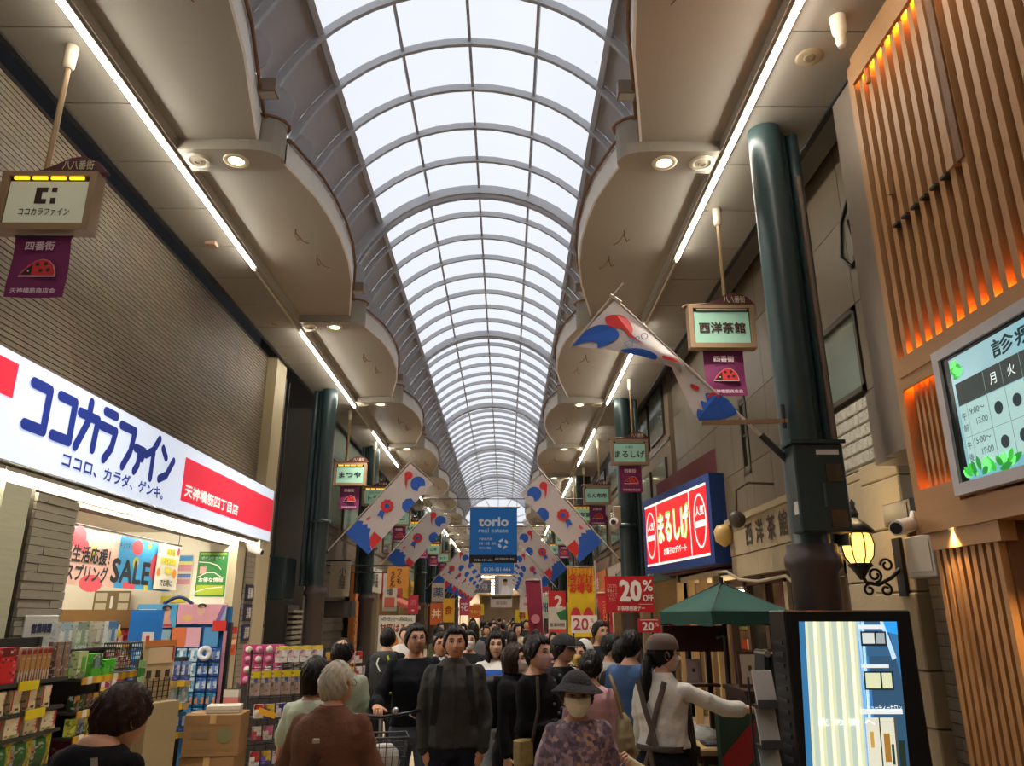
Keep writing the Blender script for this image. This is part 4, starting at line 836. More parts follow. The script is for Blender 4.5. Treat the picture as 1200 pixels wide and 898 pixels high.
# pale metal band past the slats, and the small grey boxes under it
M_band = mat('pale_metal', '8a7d70', .4, metal=.25, var=.06)
wallbox('trim_8', (3.0, 5.36, 3.0), (3.5, 5.84, 6.5), M_band, 'pale metal band between the timber slats and the tiled wall')
wallbox('trim_9', (3.1, 5.84, 3.0), (3.5, 6.2, 3.62), M_band, 'pale metal box under the band')
t = thing('meter_box', 'pale grey utility box on the wall under the clinic camera', 'utility box', (3.1, 5.55, 2.05)); MB().box((3.0, 5.36, 2.06), (3.4, 5.75, 2.36)).build('box', mat('grey_enamel', 'a39a8c', .4), t, world=True, bevel=.01); MB().box((2.995, 5.40, 2.10), (3.0, 5.71, 2.32)).build('door', mat('grey_enamel'), t, world=True)
t = thing('junction_box', 'dark grey box in the niche above the small tile pier', 'utility box', (3.3, 6.0, 2.5)); MB().box((3.15, 5.85, 2.5), (3.5, 6.3, 2.68)).build('box', mat('dark_enamel', '5a5348', .5), t, world=True, bevel=.008); MB().box((3.145, 5.9, 2.53), (3.15, 6.25, 2.65)).build('lid', mat('dark_enamel'), t, world=True)
cctv((XW + .0, 5.36, 2.5), (-.75, -.6, 0), 'white security camera at the lower corner of the clinic front')
# small-tile pier and dark door below
sp_ = thing('trim_10', 'narrow grey brown pier of small tiles beside the clinic', None, (3.45, 6.0, 0), kind='structure'); MB().box((3.42, 5.84, 0), (3.8, 6.22, 2.5)).build('core', M_joint, sp_, world=True)
M_pier = mat('pier_tile', '6b6152', .55, var=.2, scale=11, bump=.2)
for i in range(27):
    z = .02 + i*.0915; c = [5.85, 6.03 + .07*(i % 2), 6.21]
    for a, b_ in zip(c, c[1:]): MB().box((3.395 + .004*math.sin(i*5), a + .003, z), (3.43, b_ - .003, z + .084)).build('tile', M_pier, sp_, world=True, fix=False)
wallbox('door_1', (3.3, 5.34, 0), (3.42, 5.84, 2.06), mat('dark_timber', '3a332c', .6, var=.2, scale=3, stretch=(8, 8, .7)), 'dark timber service door beside the clinic')
# upper tiled wall of the tea room building
M_utile = mat('brown_wall_tile', '625643', .5, var=.1, scale=1.6)
ub = thing('wall_right_upper', 'brown stone panelled upper wall above the tea room', None, (0, 0, 0), kind='structure')
MB().box((3.52, 5.9, 3.05), (3.9, 15.0, 8.9)).build('core', M_joint, ub, world=True)
ys = [5.9, 6.85, 7.85, 8.7, 9.6, 10.4, 10.75, 11.2, 12.1, 13.0, 14.0, 15.0]
zs = [3.15, 3.85, 4.75, 5.7, 6.9, 8.0, 8.9]
for a, b_ in zip(ys, ys[1:]):
    for c, d in zip(zs, zs[1:]):
        if a == 6.85 and c < 4.7: continue
        if a == 10.4 and 3.8 < c < 4.7: continue
        MB().box((3.45, a + .004, c + .004), (3.53, b_ - .004, d - .004)).build('panel', M_utile, ub, world=True, fix=False)
for a, b_ in ((6.85, 7.0), ): pass
# windows in it
M_glass = mat('window_glass', '7f8a80', .08, spec=.8, var=.15, scale=1.5); M_wframe = mat('bronze_frame', '3a3228', .5)
def window(name, label, x, y0, y1, z0, z1, bars=(), rails=(), glass=None, parent=None):
    w = thing(name, label, None, (x, (y0 + y1)/2, z0), kind='structure')
    for a, b_, nm in (((x - .02, y0, z0), (x + .08, y1, z0 + .05), 'sill'), ((x - .02, y0, z1 - .05), (x + .08, y1, z1), 'head'), ((x - .02, y0, z0), (x + .08, y0 + .05, z1), 'jamb'), ((x - .02, y1 - .05, z0), (x + .08, y1, z1), 'jamb')): MB().box(a, b_).build(nm, M_wframe, w, world=True)
    yy = [y0 + .05] + list(bars) + [y1 - .05]
    for a, b_ in zip(yy, yy[1:]): MB().box((x + .03, a + .01, z0 + .05), (x + .04, b_ - .01, z1 - .05)).build('pane', glass or M_glass, w, world=True)
    for a in bars: MB().box((x, a - .02, z0 + .05), (x + .06, a + .02, z1 - .05)).build('mullion', M_wframe, w, world=True)
    for z in rails: MB().box((x, y0 + .05, z - .02), (x + .06, y1 - .05, z + .02)).build('rail', M_wframe, w, world=True)
    return w
window('window_1', 'upper window with reflections above the glass block panel', 3.46, 6.88, 7.95, 3.88, 4.74)
window('window_2', 'narrow upper window left of the flag pole', 3.46, 10.42, 10.74, 3.72, 4.85, rails=(4.3,))
gbw = thing('window_3', 'glass block window panel under the upper window', None, (3.46, 7.35, 3.2), kind='structure')
M_gb = mat('glass_block', 'a9a698', .15, spec=.8, var=.2, scale=20, bump=.6, bscale=30)
MB().box((3.5, 6.86, 3.18), (3.54, 7.86, 3.84)).build('grout', mat('grout', 'b7b1a0', .7), gbw, world=True)
for i in range(8):
    for j in range(5):
        b = MB(); y, z = 6.88 + i*.122, 3.2 + j*.127; b.box((3.455, y, z), (3.51, y + .113, z + .118)); b.build('glass_block', M_gb, gbw, world=True, bevel=.012)
# stone lower wall and fascia with carved name
M_stone = mat('pale_stone', '9a8b6f', .7, var=.16, scale=2.2, bump=.25, bscale=14)
stn = thing('wall_stone', 'pale rough stone facing of the tea room', None, (3.3, 7, 0), kind='structure')
sr = random.Random(9)
for (y0, y1, x) in ((6.24, 6.95, 3.3), (6.95, 7.62, 3.36)):
    z = 0
    while z < 3.1:
        h = sr.uniform(.42, .62); z1 = min(3.12, z + h); MB().box((x + sr.uniform(-.012, .012), y0 + .004, z + .004), (x + .25, y1 - .004, z1 - .004)).build('stone', M_stone, stn, world=True, bevel=.012); z = z1
fas = thing('stone_sign', 'pale stone fascia carved with dark characters above the tea room front', 'sign', (3.35, 10.3, 2.33))
cuts = [8.1, 9.3, 10.4, 11.25]
for a, b_ in zip(cuts, cuts[1:]):
    MB().box((3.3, a + .003, 2.62), (3.6, b_ - .003, 3.06)).build('stone_slab', M_stone, fas, world=True); MB().box((3.31, a - .3 + .003 if a > 8.2 else a, 2.32), (3.6, b_ - .3 - .003 if b_ < 11.2 else b_, 2.61)).build('stone_slab', M_stone, fas, world=True)
MB().box((3.24, 8.1, 3.06), (3.6, 11.25, 3.14)).build('cornice', M_stone, fas, world=True)
M_carve = mat('carved_dark', '3b3126', .8, var=0)
for ch, y in (('西', 10.32), ('洋', 9.87), ('茶', 9.42), ('館', 9.0)): text(ch, frame((3.297, y, 2.85), (-1, 0, 0)), .32, M_carve, fas, bold=.008, name='character')
MB().box((3.35, 7.63, 2.33), (3.6, 8.1, 3.15)).build('stone_slab', M_stone, fas, world=True)
# shop front below the fascia
tf_ = thing('shopfront', 'dark glazed tea room front with timber posts under the stone fascia', 'shopfront', (3.5, 9.5, 0))
M_dtim = mat('shop_timber', '4a3526', .5, var=.2, scale=3, stretch=(6, 6, .7)); M_dglass = mat('dark_glass', '2d2a24', .08, spec=.8)
MB().box((4.6, 7.64, 0), (4.7, 12.1, 2.3)).build('back_wall', mat('warm_wall', '8b6a42', .7), tf_, world=True)
for y in (7.73, 8.7, 9.5, 10.3, 11.1, 12.0): MB().box((3.42, y - .06, 0), (3.54, y + .06, 2.31)).build('post', M_dtim if y != 9.5 else M_stone, tf_, world=True)
for a, b_ in ((8.76, 9.44), (9.56, 10.24), (10.36, 11.04)): MB().box((3.47, a, .7), (3.48, b_, 2.2)).build('pane', M_dglass, tf_, world=True); MB().box((3.44, a, 0), (3.5, b_, .7)).build('panel', M_dtim, tf_, world=True)
MB().box((3.42, 7.66, 2.2), (3.56, 12.1, 2.315)).build('head_beam', M_dtim, tf_, world=True)
wallbox('ceiling_tea', (3.4, 6.3, 2.4), (4.7, 12.3, 2.46), M_dark, 'dark ceiling inside the tea room')
# lantern on a scrolled iron bracket
M_iron = mat('black_iron', '1a1917', .45, var=.2); M_lglass = mat('lantern_glass', 'ffcf7a', .3, emit=2.2, var=.25, scale=14, ecol='ffb850')
la = thing('wall_lantern', 'lit round iron lantern on a scrolled bracket on the stone wall', 'lantern', (2.95, 6.4, 2.1))
P = Vector((2.95, 6.4, 0))
def LB(pr, nm, m, n=12): return MB().lathe(pr, (P.x, P.y, 0), n=n).build(nm, m, la, world=True)
LB([(.07, 2.21), (.115, 2.27), (.13, 2.36), (.115, 2.44), (.08, 2.47)], 'globe', M_lglass)
LB([(.14, 2.455), (.15, 2.475), (.09, 2.54), (.04, 2.58), (.035, 2.60), (.045, 2.62), (.03, 2.65), (.02, 2.69), (.026, 2.71), (.004, 2.75)], 'cap', M_iron); LB([(.09, 2.215), (.10, 2.195), (.07, 2.17), (.04, 2.12), (.015, 2.08)], 'base', M_iron)
for i in range(8):
    a = 2*PI*i/8; MB().tube([(P.x + r*math.cos(a), P.y + r*math.sin(a), z) for r, z in ((.075, 2.205), (.12, 2.27), (.136, 2.36), (.12, 2.44), (.09, 2.47))], .006, 5).build('rib', M_iron, la, world=True)
def scroll(c, r, t0, t1, n=18): return [(c[0] + r*(1 - .6*i/n)*math.cos(t0 + (t1 - t0)*i/n), 6.4 - .0*i, c[1] + r*(1 - .6*i/n)*math.sin(t0 + (t1 - t0)*i/n)) for i in range(n + 1)]
br_ = MB().tube([(2.95, 6.4, 2.14), (2.98, 6.4, 2.06), (3.08, 6.4, 2.04), (3.2, 6.4, 2.10), (3.29, 6.4, 2.18)], .016, 6); br_.build('arm', M_iron, la, world=True)
for c, r, a, b_ in (((3.06, 2.12), .06, -PI/2, 2.2*PI), ((3.17, 2.2), .055, PI, -1.4*PI), ((3.0, 2.0), .045, PI/2, 2.6*PI), ((3.14, 2.0), .05, PI/2, -1.8*PI)): MB().tube(scroll(c, r, a, b_), .011, 6).build('scroll', M_iron, la, world=True)
MB().box((3.27, 6.34, 1.95), (3.30, 6.46, 2.42)).build('wall_plate', M_iron, la, world=True)
ld = bpy.data.lights.new('lantern_light', 'POINT'); ld.energy = 5; ld.color = (1, .72, .38); ld.shadow_soft_size = .09; lo = bpy.data.objects.new('lantern_light', ld); COL.objects.link(lo); lo.parent = la; lo.location = (0, -.0, .56)
# ducts and cables under the right ceiling
M_duct = mat('galvanised_duct', '6f6f6c', .4, metal=.5, var=.1)
t = thing('air_duct', 'grey metal duct running along the dark gap above the right wall', 'duct', (3.3, 10, 6.4))
for i in range(3): MB().box((3.12, 5.9 + 2.6*i, 6.42), (3.36, 8.46 + 2.6*i, 6.66)).build('duct_section', M_duct, t, world=True); MB().box((3.10, 8.46 + 2.6*i, 6.40), (3.38, 8.52 + 2.6*i, 6.68)).build('flange', M_duct, t, world=True)
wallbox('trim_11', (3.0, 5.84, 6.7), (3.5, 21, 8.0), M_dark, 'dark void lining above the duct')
t = thing('cable_loop', 'loose black cable loop hanging on the pale wall panels', 'cable', (3.44, 6.9, 5.2)); MB().tube([(3.43, 6.3, 6.3), (3.43, 6.55, 5.9), (3.43, 6.85, 5.65), (3.43, 6.95, 5.3), (3.43, 6.75, 5.1), (3.43, 6.55, 5.25), (3.43, 6.7, 5.6), (3.43, 6.6, 5.15), (3.43, 6.35, 5.2)], .018, 6).build('cable', M_black, t, world=True); MB().cbox((3.42, 6.6, 5.14), (.05, .1, .06)).build('clip', M_dark, t, world=True)
# ---------------------------------------------------------------- green columns of the arcade
def column(x, y, label, zbase=2.35, side=1, box=False):
    t = thing('green_column', label, 'column', (x, y, 0))
    MB().tube([(0, 0, zbase), (0, 0, H + .02)], .155, 18).build('shaft', M_green, t)
    MB().tube([(side*.17, .1, zbase), (side*.17, .1, H)], .075, 12).build('rain_pipe', M_green, t); MB().tube([(side*.30, .08, zbase), (side*.30, .08, H)], .058, 10).build('rain_pipe', M_green, t)
    MB().lathe([(.185, 0), (.185, zbase - .22), (.225, zbase - .17), (.225, zbase - .10), (.2, zbase - .06), (.2, zbase)], n=18).build('base_casing', mat('brown_casing', '463c3b', .45, var=.1), t)
    MB().lathe([(.2, zbase + 1.2), (.2, zbase + 1.26), (.165, zbase + 1.26)], n=18).build('collar', M_green, t) if not box else None
    return t
c1 = column(2.50, 6.25, 'nearest green column on the right carrying the control cabinet', box=True)
cab = MB().box((-.2, -.36, 2.42), (.2, -.16, 3.12)); cab.build('control_cabinet', mat('cabinet_green', '1d2b2a', .4), c1, bevel=.012)
MB().box((-.22, -.38, 3.12), (.22, -.14, 3.15)).build('cabinet_roof', mat('cabinet_green'), c1); MB().box((-.02, -.366, 3.03), (.16, -.36, 3.07)).build('name_plate', C('b9b5ae'), c1)
for z in (2.88, 2.52): MB().box((.04, -.368, z - .07), (.17, -.36, z + .07)).build('cabinet_window', mat('dark_glass'), c1)
MB().box((.0, -.367, 2.62), (.02, -.36, 2.8)).build('handle', C('3c4644'), c1); MB().box((-.206, -.34, 2.56), (-.2, -.26, 2.66)).build('number_plate', C('d0cec6'), c1)
MB().tube([(.30, -.02, 2.5), (.28, 0, 5.8)], .03, 8).build('grey_conduit', C('6b5a4c'), c1)
for k, y in enumerate((15.75, 25.2, 34.6, 39.3, 44.0, 48.7, 53.5, 58.2)): column(2.5, y, '%s green column on the tea room side of the street' % ORD[k + 1])
for k, y in enumerate((15.1, 20.6, 34.0, 39.0, 44.0, 48.7, 53.5, 58.2)): column(-3.68, y, '%s green column on the drugstore side of the street' % ORD[k], side=-1)
t = thing('pole_camera', 'white security camera clamped to the second tea room side column', 'camera', (2.3, 15.6, 3.6)); MB().box((2.2, 15.5, 3.6), (2.36, 15.6, 3.95)).build('housing', mat('beige_box', 'a89a80', .5), t, world=True, bevel=.01); MB().tube([(2.18, 15.35, 3.62), (2.24, 15.5, 3.56)], .09, 12).build('dome', M_secw, t, world=True); MB().tube([(2.16, 15.30, 3.6), (2.19, 15.36, 3.6)], .05, 10).build('lens', M_black, t, world=True)
# ---------------------------------------------------------------- hanging shop signs with ladybird banners
M_sframe = mat('sign_frame_wood', '8c7358', .5, var=.1); M_smint = mat('sign_mint', '8fb8a4', .4, emit=.05, var=.05, ecol='a8d8c0'); M_scream = mat('sign_cream', 'b9b9a0', .4, emit=.08, var=.04, ecol='e0e0c4'); M_purple = mat('banner_purple', '6e2050', .7, var=.08); M_maroon = mat('crest_maroon', '4d2022', .5)
M_sgold = mat('sign_lamp', 'd0a024', .4, emit=1.0, var=.1, scale=30, ecol='ffc21e'); M_cap = mat('white_sleeve', 'b9ad96', .5); M_ladyred = C('c3302c'); M_pale = C('cfb4bc'); M_signink = mat('sign_ink', '3a1c18', .6, var=0); M_inkb = mat('sign_ink_black', '22221f', .6, var=0)
ladyout = [(-.13, -.06)] + [(-.13 + .26*u, -.06 + w) for u, w in ((.12, .05), (.26, .09), (.42, .12), (.6, .132), (.78, .12), (.92, .085), (1.0, .03), (1.0, 0))]
def hang_sign(x, y, body, label, face=None, small=None, lit=True, blab='', ink=None, logo=False):
    """lightbox on a ceiling pole, banner hung beneath"""
    t = thing('hanging_sign', label, 'sign', (x, y, 4.56))
    fm = face or M_smint
    MB().box((-.31, .03, .05), (.31, .11, .46)).build('light_box', M_dark, t); MB().box((-.30, .022, .05), (.30, .03, .42)).build('sign_face', fm, t)
    for a, b_, nm in (((-.36, 0, .0), (.36, .13, .055), 'frame_bottom'), ((-.36, 0, .46), (.36, .13, .50), 'frame_top'), ((-.36, 0, .055), (-.31, .13, .46), 'frame_side'), ((.31, 0, .055), (.36, .13, .46), 'frame_side')): MB().box(a, b_).build(nm, M_sframe, t)
    if lit:
        for i in range(4): MB().box((-.27 + .14*i, .005, .432), (-.16 + .14*i, .02, .455)).build('lamp_strip', M_sgold, t)
    else: MB().box((-.27, .005, .432), (.28, .02, .455)).build('lamp_strip', M_housing, t)
    pts = [(-.38, .10, .50), (-.1, .10, .55), (.0, .10, .60), (.1, .10, .655), (.2, .10, .67), (.32, .10, .62), (.40, .10, .53)]
    MB().prism([(px, .06, pz) for px, _, pz in pts] + [(.3, .06, .505)], (0, .05, 0)).build('crest', M_maroon, t)
    MB().tube([(-.4, .1, .50), (-.37, .1, .53), (-.1, .1, .55), (.08, .1, .60)], .014, 6).build('crest_pipe', M_sframe, t)
    text('八八番街', Matrix.Translation((x + .17, y + .055, 4.56 + .585)) @ Matrix.Rotation(PI/2, 4, 'X'), .085, M_cap, t, width=.24, bold=.001, name='crest_lettering')
    FMx = Matrix.Translation((x, y + .02, 4.56 + .235)) @ Matrix.Rotation(PI/2, 4, 'X')
    if logo:
        FL = FMx @ Matrix.Translation((-.02, .06, 0)); flat([[(-.07, .07), (.02, .07), (.02, .03), (-.02, .03), (-.02, -.03), (.02, -.03), (.02, -.07), (-.07, -.07)], rect(.05, .03, .09, .07), rect(.05, -.07, .09, -.02)], FL, M_signink, t, 'emblem')
        text(body, FMx @ Matrix.Translation((.0, -.08, 0)), .07, M_inkb, t, bold=.001, width=.38)
    elif small:
        text(small, FMx @ Matrix.Translation((0, .11, 0)), .055, ink or M_inkb, t); text(body, FMx @ Matrix.Translation((0, -.03, 0)), .15, ink or M_inkb, t, bold=.003)
    else: text(body, FMx, .13 if len(body) > 3 else .15, ink or M_inkb, t, bold=.004, width=.16*len(body) if len(body) < 4 else .50)
    px_ = .08 if x > 0 else -.10
    MB().tube([(px_, .1, .5), (px_, .1, H - 4.56 - .1)], .022, 8).build('pole', mat('sign_pole', '8d7350', .5, var=.15, scale=8), t); MB().lathe([(.03, H - 4.56 - .22), (.045, H - 4.56 - .2), (.05, H - 4.56), (.035, H - 4.56)], (px_, .1, 0), n=10).build('pole_cap', M_cap, t)
    bn = thing('ladybird_banner', blab, 'banner', (x - .0, y + .08, 4.54), group='ladybird banners')
    bw = .215; rows = [[(-bw + .43*j/6 + .012*i/6, .012*math.sin(i*.9 + j*.8), -.5*i/6) for j in range(7)] for i in range(7)]
    MB().grid(rows).build('cloth', M_purple, bn, fix=False)
    BM = Matrix.Translation((x, y + .08, 4.54)) @ Matrix.Rotation(PI/2, 4, 'X')
    text('四番街', BM @ Matrix.Translation((.0, -.09, .02)), .075, M_pale, bn, bold=.002); text('天神橋筋商店会', BM @ Matrix.Translation((.01, -.455, .02)), .042, M_pale, bn, bold=.001, width=.33)
    L = BM @ Matrix.Translation((.01, -.27, .015)); flat([[(a*1.06 , b_*1.1 - .004) for a, b_ in ladyout]], L, M_pale, bn, 'emblem_edge', .001); lady = flat([ladyout], L, M_ladyred, bn, 'ladybird', .002); flat([[(-.122, -.055), (-.04, .035), (-.04, -.055)]], L, M_inkb, bn, 'ladybird_head', .0035); flat([circ(-.065, -.025, .008, 8)], L, M_pale, bn, 'ladybird_eye', .005)
    for dx, dy in ((-.005, .03), (.055, .035), (.025, -.02), (.08, -.015)): flat([circ(dx, dy, .016, 10)], L, M_inkb, bn, 'ladybird_spot', .0035)
    MB().tube([(-.22, 0, .0), (.22, 0, 0)], .008, 6).build('banner_rod', M_dark, bn)
hang_sign(2.35, 7.6, '西洋茶館', 'mint hanging sign with four dark red characters before the green column', None, None, False, 'purple ladybird banner under the four character mint sign', M_signink)
hang_sign(-3.5, 5.05, 'ココカラファイン', 'cream hanging sign with dark red square emblem above the drugstore', M_scream, None, True, 'purple ladybird banner under the cream emblem sign by the brick wall', None, True)
hang_sign(2.38, 14.18, 'まるしげ', 'mint hanging sign with brush lettering on the tea room side, second along the street', None, 'お菓子', False, 'purple ladybird banner under the brush lettered sign on the right')
hang_sign(2.38, 19.6, 'らん布市', 'mint hanging sign on the tea room side, third along the street', None, None, False, 'purple ladybird banner on the tea room side, third along the street')
hang_sign(-3.48, 16.6, 'まつや', 'mint hanging sign with three bold kana beside the first drugstore side column', None, None, True, 'purple ladybird banner under the three kana sign on the left')
hang_sign(-3.45, 19.87, 'トラヤ', 'mint hanging sign with three katakana on the left, behind the three kana sign', None, '帽子とかばん', True, 'purple ladybird banner under the katakana sign on the left')
for k, (y, w, lit) in enumerate(((23.5, '万年堂', True), (27.2, '中村屋', True), (31.5, 'はなや', False), (36.5, '玉一', True), (42, '千成屋', False), (48, '三島', False))):
    hang_sign(2.38, y, w, 'mint hanging sign on the tea room side, %s along the street' % ORD[k + 3], None, None, lit, 'purple ladybird banner on the tea room side, %s along the street' % ORD[k + 3])
for k, (y, w, lit) in enumerate(((24.5, '川口', False), (27.5, '大黒', True), (31.5, '一福', False), (36.5, '山本', True), (42, '丸十', False), (48, '松竹', False))):
    hang_sign(-3.45, y, w, 'mint hanging sign on the drugstore side, %s along the street' % ORD[k + 3], None, None, lit, 'purple ladybird banner on the drugstore side, %s along the street' % ORD[k + 3])
# ---------------------------------------------------------------- flags on slanted poles
M_flag = mat('flag_cloth', 'cfc8c6', .7, var=.03); M_fblue = mat('flag_blue', '2f63c4', .7, var=.03); M_fred = mat('flag_red', 'd8383a', .7, var=.03); M_pole = mat('flag_pole', 'b5aaa0', .4); M_fpink = mat('flag_pink', 'd86a72', .7, var=.03)
FL, FW = 1.86, .62
comma = [(.0, .0), (.03, .08), (.1, .1), (.17, .07), (.2, .0), (.17, -.06), (.26, -.2), (.12, -.07), (.07, -.03)]
def ring(cx, cy, r0, r1, n=18):
    return [[(cx + r*math.cos(2*PI*(i + d)/n), cy + r*math.sin(2*PI*(i + d)/n)) for r, d in ((r0, 0), (r1*(1 + .14*(i % 2)), 0), (r1*(1 + .14*((i + 1) % 2)), 1), (r0, 1))] for i in range(n)]
# flag drawn in (u along the pole from its foot, v away from the pole)
SHAPES = [('blue_wave', M_fblue, [[(0, 0), (.34, 0), (.40, .1), (.34, .13), (.42, .2), (.36, .25), (.40, .31), (.3, .36), (.24, .44), (.16, .52), (.1, FW), (0, FW)]]),
          ('red_sun', M_fred, [[(.12, FW), (.17, .5), (.27, .42), (.40, .4), (.40, FW)]]),
          ('blue_disc', M_fblue, [circ(1.66, .40, .15, 18)]), ('white_bite', M_flag, [circ(1.62, .56, .09, 14)]),
          ('blue_half_disc', M_fblue, [[(1.08, FW), (1.09, .5), (1.17, .43), (1.28, .43), (1.36, .5), (1.34, FW)]]),
          ('red_comma', M_fred, [[(1.66 + .085*math.cos(a), .14 + .085*math.sin(a)) for a in [PI*1.45*i/9 - PI*.62 for i in range(10)]] + [(1.53, .22), (1.42, .31), (1.50, .19), (1.575, .12)]]),
          ('pink_mark', M_fpink, [[(.46, .1), (.56, .12), (.54, .17), (.46, .15)]]), ('blue_leaf', M_fblue, [[(.66, .23), (.78, .2), (.84, .28), (.74, .32), (.66, .38), (.70, .3)]])]
def flag(x, y, z, side, label, sc_=1.0, group='white festival flags'):
    """side -1: pole rises from the left column towards the middle"""
    t = thing('festival_flag', label, 'flag', (x, y, z), group=group)
    a = math.radians(49); s = -side                                # direction towards the street centre
    U = Vector((s*math.cos(a), 0, math.sin(a))); V = Vector((s*math.sin(a), 0, -math.cos(a)))
    MB().tube([U*-.30, U*2.45], .014, 6).build('pole', M_pole, t); MB().tube([U*-.33, U*-.05], .026, 8).build('socket', M_dark, t); MB().tube([U*2.32, U*2.32 + V*.62], .009, 5).build('end_rod', M_pole, t)
    p0 = U*.42 + V*.03
    def P(u, v): return p0 + U*u + V*v + Vector((0, -.012*math.sin(u*3.5)*v/FW, 0))
    rows = [[tuple(P(FL*i/10, FW*j/4)) for j in range(5)] for i in range(11)]
    MB().grid(rows).build('cloth', M_flag, t, fix=False)
    for q, (nm, m, polys) in enumerate(SHAPES):
        b = MB()
        for p in polys: b.add([tuple(P(u, v) + Vector((0, -.012 - .001*q, 0))) for u, v in p], [tuple(range(len(p)))])
        b.build(nm, m, t, fix=False)
    b = MB()
    for i, p in enumerate(ring(.93, .24, .055, .12)): b.add([tuple(P(u, v) + Vector((0, -.02, 0))) for u, v in p], [(0, 1, 2, 3)])
    b.build('red_ring', M_fred, t, fix=False)
    b = MB(); b.add([tuple(P(u, v) + Vector((0, -.021, 0))) for u, v in circ(.93, .24, .05, 10)], [tuple(range(10))]); b.build('blue_dot', M_fblue, t, fix=False)
    for i in range(3): MB().tube([U*(.5 + .75*i), U*(.5 + .75*i) + V*.035], .012, 5).build('clip', M_pole, t)
    return t
flag(-3.47, 15.1, 3.05, -1, 'white red and blue festival flag on the first drugstore side column', group=None); flag(2.28, 15.75, 2.95, 1, 'white red and blue festival flag on the second tea room side column', group=None)
for k, y in enumerate((20.6, 34.0, 39.0, 44.0, 48.7, 53.5, 58.2)): flag(-3.47, y, 2.95 - .02*k, -1, 'festival flag on the drugstore side, %s along the street' % ORD[k + 1])
for k, y in enumerate((25.2, 34.6, 39.3, 44.0, 48.7, 53.5, 58.2)): flag(2.28, y, 2.95 - .02*k, 1, 'festival flag on the tea room side, %s along the street' % ORD[k + 2])
# the near flag, twisted round its pole
t = thing('festival_flag', 'large near festival flag twisted round its pole on the right', 'flag', (2.33, 6.2, 3.0))
MB().tube([(2.33, 6.1, 3.02), (.93, 6.2, 4.55)], .014, 8).build('pole', M_pole, t, world=True); MB().tube([(2.33, 6.1, 3.02), (2.13, 6.11, 3.24)], .03, 8).build('socket', M_dark, t, world=True)
MB().tube([(1.05, 6.19, 4.66), (.56, 6.2, 4.05)], .01, 6).build('end_rod', M_pole, t, world=True); MB().tube([(.93, 6.19, 4.54), (1.02, 6.19, 4.47)], .02, 8).build('finial', M_pole, t, world=True)
top = [(.98, 6.2, 4.51), (1.25, 6.18, 4.22), (1.45, 6.16, 3.98), (1.60, 6.15, 3.84), (1.75, 6.13, 3.66), (1.86, 6.12, 3.55), (1.95, 6.12, 3.42)]
bot = [(.58, 6.2, 4.06), (.90, 6.10, 3.99), (1.18, 6.08, 3.92), (1.42, 6.12, 3.84), (1.50, 6.16, 3.66), (1.58, 6.1, 3.42), (1.66, 6.12, 3.33)]
def tw(i, j):
    f = j/6; a = Vector(top[i]); b_ = Vector(bot[i]); p = a.lerp(b_, f); p.y += -.05*math.sin(PI*f)*(1 if i < 3 else -.6); return p
def twp(u, v):                                   # continuous coordinates over the cloth
    i = min(5, int(u)); g = u - i; p0 = Vector(top[i]).lerp(Vector(top[i+1]), g); p1 = Vector(bot[i]).lerp(Vector(bot[i+1]), g); p = p0.lerp(p1, v); p.y += -.05*math.sin(PI*v)*(1 if u < 3 else -.6); return p
MB().grid([[tuple(twp(i*.5, j/8)) for j in range(9)] for i in range(13)]).build('cloth', mat('flag_cloth'), t, world=True, fix=False)
def onflag(nm, m, poly, q=0): 
    b = MB(); b.add([tuple(twp(max(0, min(5.99, u)), v) + Vector((0, -.012 - .001*q, 0))) for u, v in smooth(poly)], [tuple(range(4*len(poly)))]); b.build(nm, m, t, world=True, fix=False)
onflag('blue_disc', M_fblue, [(.0, 1.0), (.02, .7), (.25, .52), (.6, .5), (.8, .62), (.8, .8), (.68, 1.0), (.5, .88), (.25, .9)]); onflag('red_comma', M_fred, [(.15, .38), (.35, .2), (.6, .18), (.85, .3), (1.0, .45), (1.45, .5), (1.0, .52), (.7, .42), (.4, .5)], 1)
onflag('blue_half_disc', M_fblue, [(1.3, 1.0), (1.4, .8), (1.75, .66), (2.1, .7), (2.3, .85), (2.25, 1.0)]); onflag('red_mark', M_fred, [(2.2, .55), (2.5, .38), (2.8, .42), (2.7, .6), (2.4, .7)], 1); onflag('crease_shade', mat('flag_shade', 'b9b2b8', .7, var=.05), [(2.3, .75), (3.0, .5), (3.2, .7), (2.6, .95)])  # the greyer patch paints the crease's shade onto the cloth
onflag('red_spot', M_fred, [(3.75, .5), (3.95, .35), (4.1, .5), (3.9, .62)]); onflag('blue_wave', M_fblue, [(4.3, .3), (4.7, .0), (5.95, .0), (5.99, .5), (5.99, 1.0), (5.3, 1.0), (4.9, .85), (5.0, .7), (4.6, .6), (4.75, .45)]); onflag('red_tip', M_fred, [(4.35, .12), (4.7, .06), (4.8, .3), (4.5, .34)], 2)
text('EXPO', frame((1.12, 6.05, 4.06), (0, -1, 0), roll=.5), .09, mat('flag_faint', '8fa6c8', .7, var=0), t, res=2) 
t = thing('steel_bracket', 'grey steel cross bar fixed to the nearest green column', 'bracket', (2.2, 6.05, 3.36)); MB().bar((1.62, 6.05, 3.33), (2.36, 6.1, 3.36), .03, .035).build('bar', M_sframe, t, world=True); MB().tube([(2.33, 6.1, 3.3), (2.33, 6.1, 3.5)], .02, 6).build('clamp', M_dark, t, world=True)
